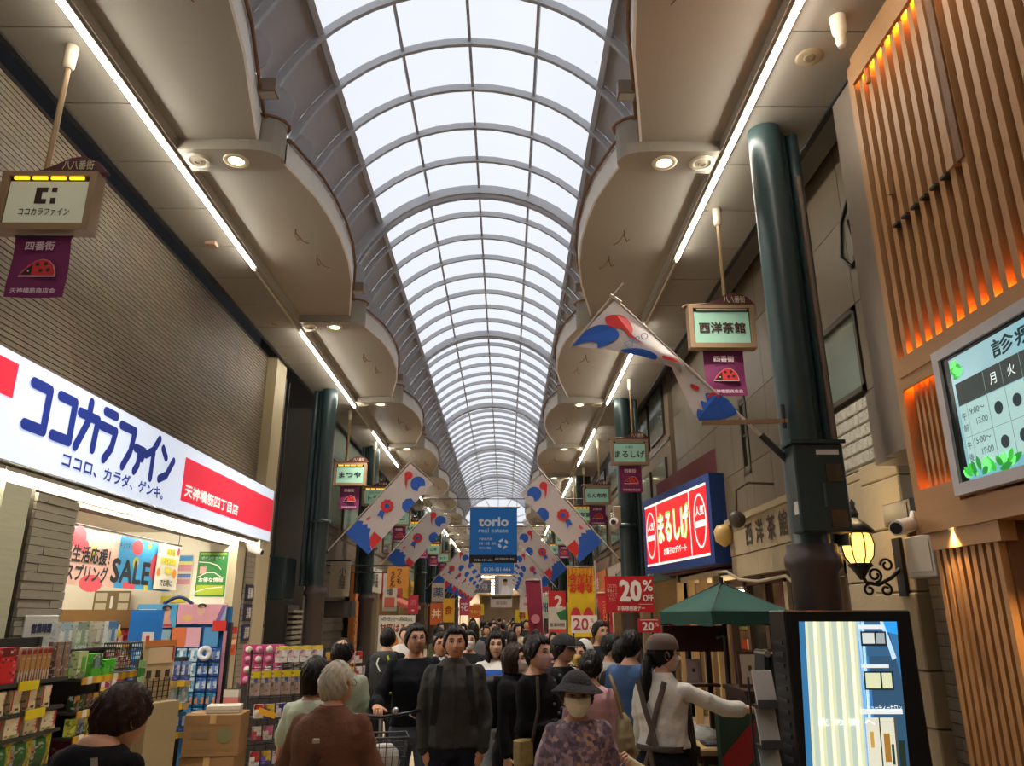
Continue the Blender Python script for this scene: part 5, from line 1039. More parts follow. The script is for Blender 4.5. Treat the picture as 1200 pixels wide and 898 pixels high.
# blue hanging banners above the middle of the street
def blueb(y, zt, h, w, label, first):
    t = thing('street_banner', label, 'banner', (-.34, y, zt - h)); x0, x1 = -.34 - w/2, -.34 + w/2
    MB().box((x0, y, zt - h), (x1, y + .012, zt)).build('cloth', mat('banner_blue', '1668b4', .6, emit=.06, var=.06, ecol='1668b4'), t, world=True); MB().tube([(x0 - .08, y, zt + .02), (x1 + .08, y, zt + .02)], .02, 6).build('top_rod', M_pole, t, world=True)
    for sx in (x0, x1): MB().tube([(sx, y, zt + .02), (sx, y, zt + .22)], .006, 4).build('cord', M_dark, t, world=True)
    B = Matrix.Translation((-.34, y - .002, zt)) @ Matrix.Rotation(PI/2, 4, 'X')
    W_ = mat('banner_white', 'd9dfe6', .6, var=0)
    if first:
        flat([rect(-w/2, -h, w/2, -h*.855)], B, mat('banner_black', '1d1b22', .6), t, 'foot_band'); text('torio', B @ Matrix.Translation((0, -.37, 0)), .36, W_, t, bold=.012, width=.80); text('real estate', B @ Matrix.Translation((0, -.60, 0)), .17, mat('banner_pale', 'a9c4e0', .6, var=0), t, bold=.003, width=.80)
        for i, (w_, tx) in enumerate(((.36, '不動産売買'), (.46, '賃貸・管理・買取'), (.32, '相続のご相談'))): text(tx, B @ Matrix.Translation((-.39 + w_/2, -.83 - .12*i, 0)), .075, W_, t, width=w_)
        for i, p in enumerate(ring(.26, -.96, .075, .13, 12)): 
            if i % 3 != 2: flat([p], B, W_, t, 'emblem_petal')
        text('0120-151-666', B @ Matrix.Translation((-.26, -h + .075, 0)), .08, W_, t, width=.5); text('鳥尾不動産株式会社', B @ Matrix.Translation((.3, -h + .1, 0)), .07, W_, t, width=.52); flat([circ(-.005, -h + .1, .035, 12)], B, W_, t, 'foot_emblem')
    else: text('0120-151-666', B @ Matrix.Translation((0, -h + .16, 0)), .18, W_, t, width=w*.8)
    wt = thing('support_wire', 'thin cable across the street holding the %s blue banner' % ('near' if first else 'far'), 'cable', (-.3, y, zt + .22)); MB().tube([(-3.55, y, zt + .25), (2.4, y, zt + .25)], .012, 5).build('cable', M_dark, wt, world=True)
blueb(20.6, 4.60, 1.46, 1.28, 'large blue real estate banner hanging over the middle of the street', True); blueb(30.0, 4.9, 1.55, 1.3, 'second blue banner half hidden behind the real estate banner', False)
# ================================================================ SHOP FRONTS FURTHER DOWN THE STREET
M_warmtube = mat('warm_tube', 'ffe9c0', .4, emit=26, var=0, ecol='ffe0b0')
def shop_front(side, y0, y1, label, wall, signc=None, body=None, tcol='e8e4da', lit=True, awn=None, wins=2, inner='8a7458', seed=1):
    s = -1 if side == 'left' else 1; X = -4.3 if s < 0 else 3.4; rr = random.Random(seed)
    t = thing('shop_building', label, 'building', (X, (y0 + y1)/2, 0))
    def bx(x0, x1, a, b_, z0, z1, nm, m, par=None, **k):        # x measured outward from the wall plane (towards the street positive)
        xa, xb = sorted((X - s*x0, X - s*x1)); return MB().box((xa, a, z0), (xb, b_, z1)).build(nm, m, par or t, world=True, **k)
    wm = mat('facade_' + wall, wall, .65, var=.12, scale=1.5)
    bx(-.3, 0, y0, y1, 2.95, 8.9, 'upper_wall', wm); bx(-.32, .03, y0, y0 + .22, 0, 2.95, 'pier', wm); bx(-.32, .03, y1 - .22, y1, 0, 2.95, 'pier', wm)
    bx(-2.4, -2.3, y0, y1, 0, 2.95, 'back_wall', C(inner, .7)); bx(-2.4, 0, y0, y0 + .1, 0, 2.95, 'side_wall', C(inner, .7)); bx(-2.4, 0, y1 - .1, y1, 0, 2.95, 'side_wall', C(inner, .7)); bx(-2.4, -.05, y0, y1, 2.8, 2.95, 'soffit', wm)
    n = max(1, int((y1 - y0)/1.6)); 
    for r in range(2):
        for i in range(wins):
            a = y0 + .4 + (y1 - y0 - .8)*i/wins; b_ = a + (y1 - y0 - .8)/wins - .3
            w = bx(-.02, .05, a, b_, 3.9 + 1.6*r, 5.0 + 1.6*r, 'window', M_wframe); bx(.045, .055, a + .06, b_ - .06, 3.96 + 1.6*r, 4.94 + 1.6*r, 'pane', M_glass, w)
    for i in range(3): bx(.0, .02, y0 + .02, y1 - .02, 3.7 + 1.6*i, 3.76 + 1.6*i, 'band', M_wframe)
    if signc:
        bx(0, .14, y0 + .15, y1 - .15, 2.5, 3.25, 'sign_board', C(signc, .5)); 
        if body: text(body, frame((X - s*.142, (y0 + y1)/2, 2.87), (-s, 0, 0)), .45, C(tcol, .5), t, bold=.01, width=min(y1 - y0 - .8, .5*len(body)))
    if lit:
        for i in range(n): 
            yy = y0 + .5 + (y1 - y0 - 1)*(i + .5)/n; xx = X + s*1.0; MB().tube([(xx, yy - .4, 2.76), (xx, yy + .4, 2.76)], .03, 6).build('ceiling_tube', M_warmtube, t, world=True)
        cols = [rr.choice(['b0483a', 'c9a24a', '6a8a4a', 'd0c4b0', '8a5a8a', '4a7a9a', 'b86a3a']) for _ in range(12)]
        for r, z in enumerate((.5, .95, 1.4)):
            bx(-1.9, -.9, y0 + .5, y1 - .5, z - .04, z, 'shelf', M_shelf)
            for i in range(6):
                a = y0 + .6 + (y1 - y0 - 1.3)*i/6; bx(-1.6, -1.0, a, a + (y1 - y0 - 1.3)/6 - .06, z + .002, z + rr.uniform(.16, .3), 'goods_box', C(cols[(i + r*5) % 12], .5))
    else: 
        for i in range(14): bx(-.16, -.12 + .02*(i % 2), y0 + .22, y1 - .22, .02 + .2*i, .215 + .2*i, 'shutter_slat', C('4a4640', .5))
    if awn:
        a0, a1 = y0 + .25, y1 - .25; pts = [(X, a0, 2.5), (X - s*.9, a0, 2.15), (X - s*.9, a0, 2.02), (X, a0, 2.36)]; MB().prism(pts, (0, a1 - a0, 0)).build('awning', C(awn, .7), t, world=True)
    return t
L_ = [('left', 16.9, 22.8, 'dark brown shuttered shop building with the amber doorway', '4d443a', None, None, False, None),
      ('left', 22.8, 26.2, 'grey shop building with a white fascia, second after the alley', '6f675a', 'b5aea0', '衣料品', True, None),
      ('left', 26.2, 31.5, 'tan shop building with a red fascia on the drugstore side', '7b6c56', '9a2f2c', '薬局', True, 'a8503a'),
      ('left', 31.5, 38.0, 'grey green shop building with a yellow fascia on the drugstore side', '666a5e', 'c79a2c', '丼の店', True, None),
      ('left', 38.0, 45.0, 'brown shop building with a blue fascia on the drugstore side', '6b5a48', '2f5a94', '靴', True, None),
      ('left', 45.0, 53.0, 'pale shop building with a green fascia on the drugstore side', '8a8272', '3a7a4a', '茶', True, None),
      ('left', 53.0, 63.0, 'cream shop building with a crimson fascia farthest on the drugstore side', '8f8670', 'a02c44', '洋品店', True, None),
      ('right', 15.2, 19.5, 'tan shop building with dark green fascia beyond the red sign', '7d6c55', '2f4438', '喫茶', True, None),
      ('right', 19.5, 25.0, 'beige shop building with a white fascia beyond the green fascia', '8a7a62', 'c4beb0', 'カバン', True, 'b04a3a'),
      ('right', 25.0, 31.0, 'brown shop building with an orange fascia on the tea room side', '6f5d49', 'b8642c', 'たこ焼', True, None),
      ('right', 31.0, 38.0, 'grey shop building with a purple fascia on the tea room side', '6d685f', '5a3a6a', '呉服', True, None),
      ('right', 38.0, 46.0, 'cream shop building with a red fascia on the tea room side', '8f8570', 'a8322c', '寿司', True, 'c9a24a'),
      ('right', 46.0, 54.0, 'dark shop building with a teal fascia on the tea room side', '57524a', '2f7a78', '書店', True, None),
      ('right', 54.0, 63.0, 'pale shop building with a pink fascia farthest on the tea room side', '93897a', 'b8587a', '花', True, None)]
for i, (sd, a, b_, lab, w, sc_, bd_, lt, aw) in enumerate(L_): shop_front(sd, a, b_, lab, w, sc_, bd_, lit=lt, awn=aw, tcol='2c2a28' if sc_ in ('b5aea0', 'c4beb0', 'c79a2c') else 'e8e4da', seed=i + 3)
# side walls closing the near ends so that the street is enclosed
wallbox('wall_back_left', (-4.7, -4, 0), (-4.3, .45, 9), M_creamp, 'cream wall on the left behind the viewpoint'); wallbox('wall_back_right', (3.4, -4, 0), (3.8, .2, 9), M_woodp, 'timber wall on the right behind the viewpoint')
wallbox('wall_alley', (-7.6, 13.6, 0), (-7.4, 16.9, 9), mat('alley_dark', '37332e', .8), 'dark wall at the back of the side alley'); wallbox('wall_alley_side', (-7.4, 16.6, 0), (-4.3, 16.9, 8.9), mat('alley_grey', '4a453e', .8, var=.15, scale=2), 'dark grey side wall of the alley')
wallbox('wall_upper_left', (-9.2, .4, 6.4), (-4.72, 13.58, 9.0), M_dark, 'dark wall above the drugstore tiles'); wallbox('wall_upper_right', (3.5, .2, 6.6), (3.9, 5.9, 9.0), M_dark, 'dark wall above the timber slats')
# alley fittings on the left
t = thing('drain_pipes', 'bundle of grey vertical pipes at the drugstore corner', 'pipes', (-4.3, 13.75, 0))
for i, (x, y, r) in enumerate(((-4.28, 13.68, .05), (-4.4, 13.8, .035), (-4.3, 14.0, .025))): MB().tube([(x, y, 0), (x, y, 6.2)], r, 8).build('pipe', C('6d6a66', .4), t, world=True); [MB().tube([(x, y, z), (x, y, z + .05)], r + .015, 8).build('clamp', M_dark, t, world=True) for z in (1.6, 2.8, 4.0, 5.2)]
t = thing('equipment_box', 'large dark teal equipment box hanging in the alley mouth', 'box', (-4.3, 14.6, 2.08)); MB().box((-4.6, 14.2, 2.08), (-4.05, 14.95, 2.84)).build('box', mat('box_teal', '1e2c2e', .45), t, world=True, bevel=.015); MB().box((-4.046, 14.3, 2.14), (-4.04, 14.85, 2.78)).build('door', mat('box_teal'), t, world=True); MB().box((-4.55, 14.95, 2.1), (-4.1, 15.5 - .52, 2.82)).build('side_panel', C('3c4040', .5), t, world=True); MB().tube([(-4.4, 14.6, 2.84), (-4.4, 14.6, 6.3)], .02, 6).build('conduit', M_dark, t, world=True); [MB().bar((-4.52, 13.56, z), (-4.52, 14.2, z), .05, .05).build('bracket', M_dark, t, world=True) for z in (2.25, 2.7)]
t = thing('louvre_panel', 'grey slatted louvre panel low in the alley beside the first left column', 'louvre', (-4.25, 15.9, 0))
for i in range(14): MB().box((-4.3, 15.55, .55 + .1*i), (-4.2, 16.3, .6 + .1*i)).build('louvre_slat', C('8a8376', .5), t, world=True)
MB().box((-4.36, 15.5, 0), (-4.3, 16.35, 2.0)).build('back_plate', C('3d3a35', .6), t, world=True)
# orange lit doorway, boxes and signs of the first left building
t = thing('lit_doorway', 'amber lit timber door leaf between the drugstore side columns', 'door', (-3.96, 21.6, 0)); MB().box((-4.25, 21.3, 0), (-4.1, 22.5, 3.1)).build('door_leaf', C('a5622c', .5), t, world=True); MB().box((-4.09, 21.4, 2.95), (-4.02, 22.4, 3.02)).build('lamp', M_warmtube, t, world=True)
for i in range(11): MB().box((-4.1, 21.35, .1 + .17*i), (-4.07, 22.45, .22 + .17*i)).build('door_slat', C('b0702f', .5), t, world=True)
def board(name, label, x0, x1, z0, z1, y, col, cat='sign', thick=.06, emit=0, arm=None, stand=None):
    t = thing(name, label, cat, ((x0 + x1)/2, y, z0)); m = C(col, .5) if not emit else glow('lit_' + col, col, emit)
    MB().box((x0, y, z0), (x1, y + thick, z1)).build('panel', m, t, world=True)
    if arm is not None: MB().bar((arm, y + thick/2, z1 + .03), ((x0 + x1)/2 + (x1 - x0)/2*(1 if arm < x0 else -1), y + thick/2, z1 + .03), .03, .03).build('bracket', M_dark, t, world=True)
    if stand: 
        for xx in (x0 + .04, x1 - .04): MB().bar((xx, y + thick + .02, 0), (xx, y + thick + .02, z1), .03, .03).build('stand_leg', M_dark, t, world=True)
        MB().box((x0, y - .12, 0), (x1, y + .25, .03)).build('stand_foot', M_dark, t, world=True)
    return t, Matrix.Translation(((x0 + x1)/2, y - .002, (z0 + z1)/2)) @ Matrix.Rotation(PI/2, 4, 'X')
INK = lambda c: mat('ink_' + c, c, .6, var=0)
t, P = board('noodle_sign', 'square amber board with vertical kana hanging from a bracket on the left', -2.75, -2.26, 2.41, 2.88, 18.0, 'b5762a', arm=-4.27); text('つ\nく\nも', P @ Matrix.Translation((.03, .02, 0)), .14, INK('2a1c10'), t, bold=.002, line=.85); text('う\nど\nん', P @ Matrix.Translation((-.12, -.04, 0)), .14, INK('2a1c10'), t, bold=.002, line=.85)
t, P = board('vertical_sign', 'white vertical shop board with dark and red characters left of the amber board', -2.93, -2.60, 1.90, 2.76, 18.6, 'c8c2b4', arm=-4.27); text('御\n仏\n壇', P @ Matrix.Translation((.0, .15, 0)), .16, INK('2c2825'), t, line=.9); flat([rect(-.12, -.35, .12, -.12)], P, INK('c0604a'), t, 'red_block')
t, P = board('red_sign', 'small red and white board right of the white vertical board', -2.36, -2.12, 1.83, 2.27, 18.9, 'b82c3c', stand=True); flat([rect(-.03, -.15, .03, -.12)], P, INK('e0d8d0'), t); text('酒', P @ Matrix.Translation((0, .05, 0)), .15, INK('d8788a'), t)
t, P = board('poster_board', 'white standing poster board with dates and orange lettering behind the cyclist', -2.9, -2.08, .95, 1.80, 18.0, 'cfc9bb', stand=True); text('4月9日(水)～5月6日(火)', P @ Matrix.Translation((0, .34, 0)), .1, INK('2a2624'), t, bold=.001, width=.7); text('甘平はるか', P @ Matrix.Translation((0, .15, 0)), .2, INK('8a3a1c'), t, bold=.006, width=.74); flat([circ(-.22, -.08, .11, 14), circ(-.06, -.14, .12, 14)], P, INK('c8762c'), t, 'orange_fruit'); text('フェア', P @ Matrix.Translation((.12, -.3, 0)), .18, INK('2a2624'), t)
t, P = board('shop_board', 'beige signboard with dark kanji mounted beside the first drugstore side column', -3.95, -3.50, 2.2, 2.95, 17.4, '8f8672', arm=-4.27); text('小\n倉\n屋', P @ Matrix.Translation((.06, .02, 0)), .17, INK('2c2823'), t, line=.9)
t, P = board('awning_box', 'dark grey box under the beige kanji signboard', -4.28, -3.5, 1.75, 2.12, 17.8, '35322e', cat='box', thick=.5); MB().box((-4.2, 17.79, 1.78), (-3.58, 17.8, 2.08)).build('front_panel', C('45413b', .5), t, world=True)
# ---- red sweet shop on the right with rotated light box
rs = thing('red_shop', 'dark red shop front beneath the lit red light box', 'shopfront', (3.4, 13.4, 0)); M_rwall = mat('red_wall', '56161c', .5, var=.08)
MB().box((3.86, 12.3, 2.52), (4.1, 15.1, 4.3)).build('red_fascia', M_rwall, rs, world=True)
MB().box((5.4, 12.4, 0), (5.5, 15.1, 2.5)).build('back_wall', C('b49a70', .7), rs, world=True); MB().box((3.4, 12.3, 2.4), (5.5, 15.1, 2.5)).build('shop_ceiling', C('b8aa8c', .7), rs, world=True)
for y in (12.36, 13.2, 14.1, 15.0): MB().box((3.3, y - .05, 0), (3.42, y + .05, 2.4)).build('post', C('a58a5e', .5), rs, world=True)
for y in (12.9, 13.8, 14.5): 
    MB().tube([(3.9, y, 2.2), (3.9, y, 2.4)], .008, 5).build('lamp_cord', M_dark, rs, world=True); MB().ball((3.9, y, 2.15), .07).build('lamp_globe', M_warmtube, rs, world=True)
rr = random.Random(4)
for z in (.4, .8, 1.2, 1.55):
    MB().box((4.4, 12.5, z - .03), (5.0, 15.0, z)).build('shelf', M_dtim, rs, world=True)
    for i in range(9): MB().box((4.45, 12.6 + .26*i, z + .002), (4.7, 12.8 + .26*i, z + rr.uniform(.12, .26))).build('sweet_box', C(rr.choice(['b8402c', 'd8c8a8', 'c99a3a', '7a8a4a', 'a04a58', 'e0d8cc'])), rs, world=True)
# light box: frame in world with rotation
ln = Vector((3.2, 11.75, 0)); lf = Vector((2.72, 15.0, 0)); d = (ln - lf); W_ = d.length; ux = d.normalized(); nx = Vector((ux.y, -ux.x, 0)); nx = nx if nx.x < 0 else -nx
lb = thing('red_light_box', 'lit red light box with green and white kana in a blue frame', 'sign', (2.96, 13.4, 2.55))
BMx = Matrix((ux, Vector((0, 0, 1)), ux.cross(Vector((0, 0, 1))))).transposed().to_4x4(); BMx.translation = (ln + lf)/2 + Vector((0, 0, 3.26))
M_lred = glow('lit_red', 'e01822', .75); M_lblue = mat('box_blue', '1f3f7c', .5); M_lwhite = glow('lit_white', 'f0e8dc', .9); M_lgreen = glow('lit_green', '6fd04a', .9)
b = MB().box((-W_/2, -.70, -.30), (W_/2, .70, 0)); b.v = [tuple(BMx @ Vector(v)) for v in b.v]; b.build('box', M_lblue, lb, world=True)
flat([rect(-W_/2 + .14, -.56, W_/2 - .14, .56)], BMx, M_lred, lb, 'lit_face', .004)
for r_ in (rect(-W_/2 + .14, .53, W_/2 - .14, .57), rect(-W_/2 + .14, -.57, W_/2 - .14, -.53), rect(-W_/2*.52, -.56, -W_/2*.52 + .03, .56), rect(W_/2*.46, -.56, W_/2*.46 + .03, .56)): flat([r_], BMx, M_lwhite, lb, 'white_line', .008)
text('まるしげ', BMx @ Matrix.Translation((-.03, .08, 0)), .62, M_lgreen, lb, bold=.03, width=1.5, lift=.008); text('まるしげ', BMx @ Matrix.Translation((-.03, .06, 0)), .60, M_lwhite, lb, bold=.012, width=1.45, lift=.012); text('お菓子のデパート', BMx @ Matrix.Translation((.0, -.36, 0)), .13, M_lwhite, lb, bold=.003, width=1.1, lift=.01)
def oring(cx, cy, rx, ry, w=.035, n=24): return [[(cx + (rx + a)*math.cos(2*PI*(i + k)/n), cy + (ry + a)*math.sin(2*PI*(i + k)/n)) for a, k in ((-w/2, 0), (w/2, 0), (w/2, 1), (-w/2, 1))] for i in range(n)]
for sx in (-1, 1): flat(oring(sx*W_*.365, 0, .24, .42), BMx, M_lwhite, lb, 'oval_ring', .01, join=True); flat([rect(sx*W_*.365 - .2, -.1, sx*W_*.365 + .2, 0)], BMx, M_lwhite, lb, 'oval_band', .01); text('人気', BMx @ Matrix.Translation((sx*W_*.365, .16, 0)), .17, M_lwhite, lb, bold=.004, lift=.01)
b = MB(); b.add([(-W_/2, -.72, -.55), (W_/2 + .4, -.72, -.7), (W_/2 + .4, -.72, -.305), (-W_/2, -.72, -.305), (-W_/2, 1.06, -.55), (W_/2 + .4, 1.22, -.7), (W_/2 + .4, 1.22, -.305), (-W_/2, 1.06, -.305)], [(3,2,1,0),(4,5,6,7),(0,1,5,4),(1,2,6,5),(2,3,7,6),(3,0,4,7)]); b.v = [tuple(BMx @ Vector(v)) for v in b.v]; b.build('red_backing', M_rwall, lb, world=True)
for p, q in (((3.84, 12.5, 3.2), (3.6, 12.5, 3.2)), ((3.84, 14.6, 3.2), (3.2, 14.6, 3.2))): MB().bar(p, q, .05, .05).build('mount_arm', M_dark, lb, world=True)
t = thing('flood_globe', 'round brown floodlight on a curved arm over the stone fascia', 'lamp', (3.0, 9.75, 3.0)); MB().ball((2.98, 9.75, 2.98), .11, 12, 8).build('shade', C('4a4036', .5), t, world=True); MB().tube([(3.45, 9.6, 3.42), (3.15, 9.7, 3.45), (3.0, 9.75, 3.36), (2.98, 9.75, 3.08)], .016, 6).build('arm', C('4a4036', .5), t, world=True)
t = thing('wall_lamp', 'half round cream wall lamp at the far end of the stone fascia', 'lamp', (3.2, 12.05, 2.9)); MB().lathe([(.02, -.16), (.13, -.08), (.15, .06), (.10, .14), (.02, .16)], (3.2, 11.17, 2.92), 12).build('shade', C('c7a766', .4), t, world=True); MB().box((3.2, 11.14, 2.88), (3.3, 11.20, 2.96)).build('mount', M_dark, t, world=True)
# ---- price signs and banners on the right
RED = 'b81c28'; WH = INK('e4ded6')
def off_sign(name, label, x0, x1, z0, z1, y, full=True, stand=True):
    t, P = board(name, label, x0, x1, z0, z1, y, RED, 'sign', .02, stand=stand); w, h = x1 - x0, z1 - z0
    if full:
        text('20', P @ Matrix.Translation((.02*w, .10*h, 0)), h*.78, WH, t, bold=h*.03, width=.42*w); text('%', P @ Matrix.Translation((.38*w, .24*h, 0)), h*.42, WH, t, bold=h*.008, width=.2*w); text('OFF', P @ Matrix.Translation((.38*w, -.1*h, 0)), h*.26, WH, t, bold=h*.006, width=.2*w); text('お客様感謝デー', P @ Matrix.Translation((.02*w, -.38*h, 0)), h*.14, WH, t, bold=.001, width=.56*w); text('どれでも\n価格より\nレジにて\nさらに', P @ Matrix.Translation((-.36*w, .05*h, 0)), h*.13, INK('e0b0a0'), t, width=.2*w, line=.95); flat([rect(-.46*w + .64*w, -.275*h, .46*w, -.265*h)], P, WH, t, 'rule')
    else: text('20', P @ Matrix.Translation((-.06*w, -.05*h, 0)), h*.8, WH, t, bold=h*.03, width=.5*w); text('%', P @ Matrix.Translation((.34*w, .08*h, 0)), h*.4, WH, t, width=.16*w); flat([rect(-.4*w, .36*h, .4*w, .44*h)], P, INK('e0b0a0'), t, 'text_line')
    return t
off_sign('discount_sign', 'large red twenty percent off board standing among the shoppers', 1.53, 2.28, 1.84, 2.38, 12.0)
off_sign('discount_sign', 'small red twenty percent off card left of the green parasol', 1.78, 2.08, 1.58, 1.76, 10.6, False); off_sign('discount_sign', 'small red twenty percent off card under the edge of the green parasol', 2.05, 2.3, 1.48, 1.72, 9.9, False)
def nobori(label, x, y, z0, z1, w, col, lean=0):
    t = thing('banner_flag', label, 'banner flag', (x, y, 0)); MB().tube([(x + w/2 + .02, y, 0), (x + w/2 + .02 + lean, y, z1 + .12)], .014, 6).build('pole', M_pole, t, world=True); MB().tube([(x - w/2 + lean, y, z1 + .02), (x + w/2 + .03 + lean, y, z1 + .02)], .01, 6).build('cross_bar', M_pole, t, world=True); MB().lathe([(.2, 0), (.2, .06), (.05, .1)], (x + w/2 + .02, y, 0), 12).build('weight', C('d0ccc4'), t, world=True)
    n = 8; MB().grid([[(x - w/2 + w*j/3 + lean*(1 - i/n), y + .02*math.sin(i*1.1 + j*.6), z1 + (z0 - z1)*i/n) for j in range(4)] for i in range(n + 1)]).build('cloth', C(col, .7), t, world=True, fix=False)
    return t, Matrix.Translation((x + lean*.5, y - .026, (z0 + z1)/2)) @ Matrix.Rotation(PI/2, 4, 'X')
t, P = nobori('yellow and orange striped sale banner with red kana on a pole', 1.40, 14.5, 1.42, 2.66, .5, 'cfb01e')
for i in range(7): flat([rect(-.25 + .072*i, .27 - .03*((i*3) % 4), -.25 + .072*i + .036, .61)], P, INK('c8781e'), t, 'stripe', .002)
text('今だけ', P @ Matrix.Translation((0, .42, 0)), .2, INK('c02418'), t, bold=.006, width=.44, lift=.005); text('お得な', P @ Matrix.Translation((0, .25, 0)), .19, INK('c02418'), t, bold=.006, width=.42, lift=.005)
for cx in (-.11, .12): flat([circ(cx, -.30, .10, 14, ry=.2)], P, INK('b02a34'), t, 'red_arch', .004)
t, P = board('price_card', 'white price card reading 20 percent off below the striped banner', 1.14, 1.60, 1.51, 1.80, 13.75, 'd4ccc4', thick=.015, stand=True); text('20', P @ Matrix.Translation((-.06, 0, 0)), .28, INK('a03a3a'), t, bold=.004, width=.26); text('%', P @ Matrix.Translation((.14, .06, 0)), .1, INK('8a5a5a'), t); text('OFF', P @ Matrix.Translation((.15, -.06, 0)), .07, INK('8a4a4a'), t)
t, P = board('store_sign', 'red white and green convenience store sign with a large figure', .88, 1.24, 1.45, 2.28, 16.2, 'd6d0c6', thick=.12, stand=True); flat([rect(-.18, .1, .18, .42)], P, INK('c02a2c'), t, 'red_field'); text('2', P @ Matrix.Translation((.03, .2, 0)), .34, WH, t, bold=.012, lift=.006); flat([[(-.02, -.02), (.18, .06), (.18, -.16), (.06, -.16)]], P, INK('2a7a48'), t, 'green_field'); text('営業時間', P @ Matrix.Translation((0, -.25, 0)), .08, INK('222222'), t, width=.3); flat([rect(-.18, -.42, .18, -.33)], P, INK('d04a3a'), t, 'red_foot')
t, P = nobori('dark crimson banner flag with a pale disc leaning beside the store sign', .72, 17.5, 1.1, 2.55, .34, '7a1830', -.12); flat([circ(0, -.1, .1, 14)], P, INK('b8707a'), t, 'disc')
t, P = nobori('narrow red banner flag with orange lettering left of the large discount board', 1.72, 13.2, 1.5, 2.15, .22, 'a8242a', -.06); text('大\n売\n出\nし', P, .13, INK('d88a2a'), t, line=.9)
# far small signs
far = [(.62, 24, 1.9, 2.35, .4, 'c8b8b0', '150', 'b02a3a'), (.95, 23, 1.55, 2.2, .26, 'c4c8bc', '茶', '2a6a48'), (-1.75, 24, 1.6, 2.3, .34, 'c99a2a', '食', '8a2a1a'), (-2.3, 26, 1.5, 2.2, .4, 'b85a2a', '丼', 'e0d0b0'), (1.3, 26, 1.7, 2.4, .4, 'b0b8a8', '靴', '2a3a6a'), (.6, 29, 1.55, 2.0, .5, 'd8c02a', '得', 'a02a2a'), (-2.6, 30, 2.3, 3.0, .5, 'b8b4ac', '薬', '2a5a8a'), (1.6, 31, 2.2, 2.9, .4, '8a2a3a', '肉', 'e0d8d0'), (-1.3, 33, 1.7, 2.2, .5, 'c0602a', 'うまい', 'e0d060'), (1.2, 35, 1.8, 2.4, .6, 'c9bca8', '10%', 'b02a2a'), (-2.0, 38, 1.8, 2.6, .5, 'a83a5a', '花', 'e0d0d4'), (1.7, 40, 1.9, 2.6, .6, '3a6a9a', '鞄', 'd8dce0'), (-1.5, 43, 1.8, 2.4, .6, 'd0b83a', '安', '9a2a2a'), (1.2, 47, 1.9, 2.5, .6, 'b8b0a0', '本', '2a2a2a')]
for i, (x, y, z0, z1, w, c, tx, ic) in enumerate(far):
    cn = {'c8b8b0': 'pale pink', 'c4c8bc': 'pale green', 'c99a2a': 'amber', 'b85a2a': 'rust', 'b0b8a8': 'sage', 'd8c02a': 'bright yellow', 'b8b4ac': 'light grey', '8a2a3a': 'wine', 'c0602a': 'orange', 'c9bca8': 'sand', 'a83a5a': 'magenta', '3a6a9a': 'blue', 'd0b83a': 'mustard', 'b8b0a0': 'stone grey'}[c]
    t, P = board('street_sign', '%s board with %s standing far down the %s side' % (cn, 'figures' if tx[0].isdigit() else 'lettering', 'drugstore' if x < -.4 else 'tea room'), x - w/2, x + w/2, z0, z1, y, c, stand=True); text(tx, P, min(w/max(1, len(tx))*.8, (z1 - z0)*.6), INK(ic), t, bold=.004)
# ---- cross street gantry and the next arcade beyond the vault
M_far = mat('far_cream', 'cbbba0', .7, var=.1)
g = thing('gantry', 'cream gable wall closing the vault end above the next arcade', None, (-.6, YEND + 1, 0), kind='structure')
MB().box((-9, YEND + .5, 5.0), (8, YEND + 1.2, 9.0)).build('gable_wall', M_far, g, world=True)
wallbox('ceiling_far', (-5, YEND + 1.2, 5.0), (4, 138, 5.2), M_far, 'cream ceiling of the next arcade')
wallbox('wall_far_left', (-4.6, 63, 0), (-4.2, 138, 5.0), mat('far_wall', 'a8967e', .7, var=.3, scale=.5), 'wall of far shops on the left'); wallbox('wall_far_right', (3.2, 63, 0), (3.6, 138, 5.0), mat('far_wall'), 'wall of far shops on the right'); wallbox('wall_far_end', (-5, 138, 0), (4, 138.4, 5.2), mat('far_wall'), 'far end wall of the next arcade')
wallbox('wall_near_end', (-9, -4.2, 0), (8, -4, 9), M_far, 'cream wall behind the viewpoint')
for k in range(8):  # ceiling lamps added and enlarged to brighten the far street
    t = thing('strip_light', 'added oversized ceiling lamp brightening the next arcade, %s from its mouth' % ORD[k], 'strip light', (-.6, 66 + 8*k, 4.95), group='added lamps of the next arcade'); MB().box((-1.6, -.7, -.03), (1.6, .7, 0)).build('diffuser', M_led, t); MB().box((-1.7, -.75, -.0), (1.7, .75, .045)).build('housing', M_housing, t)
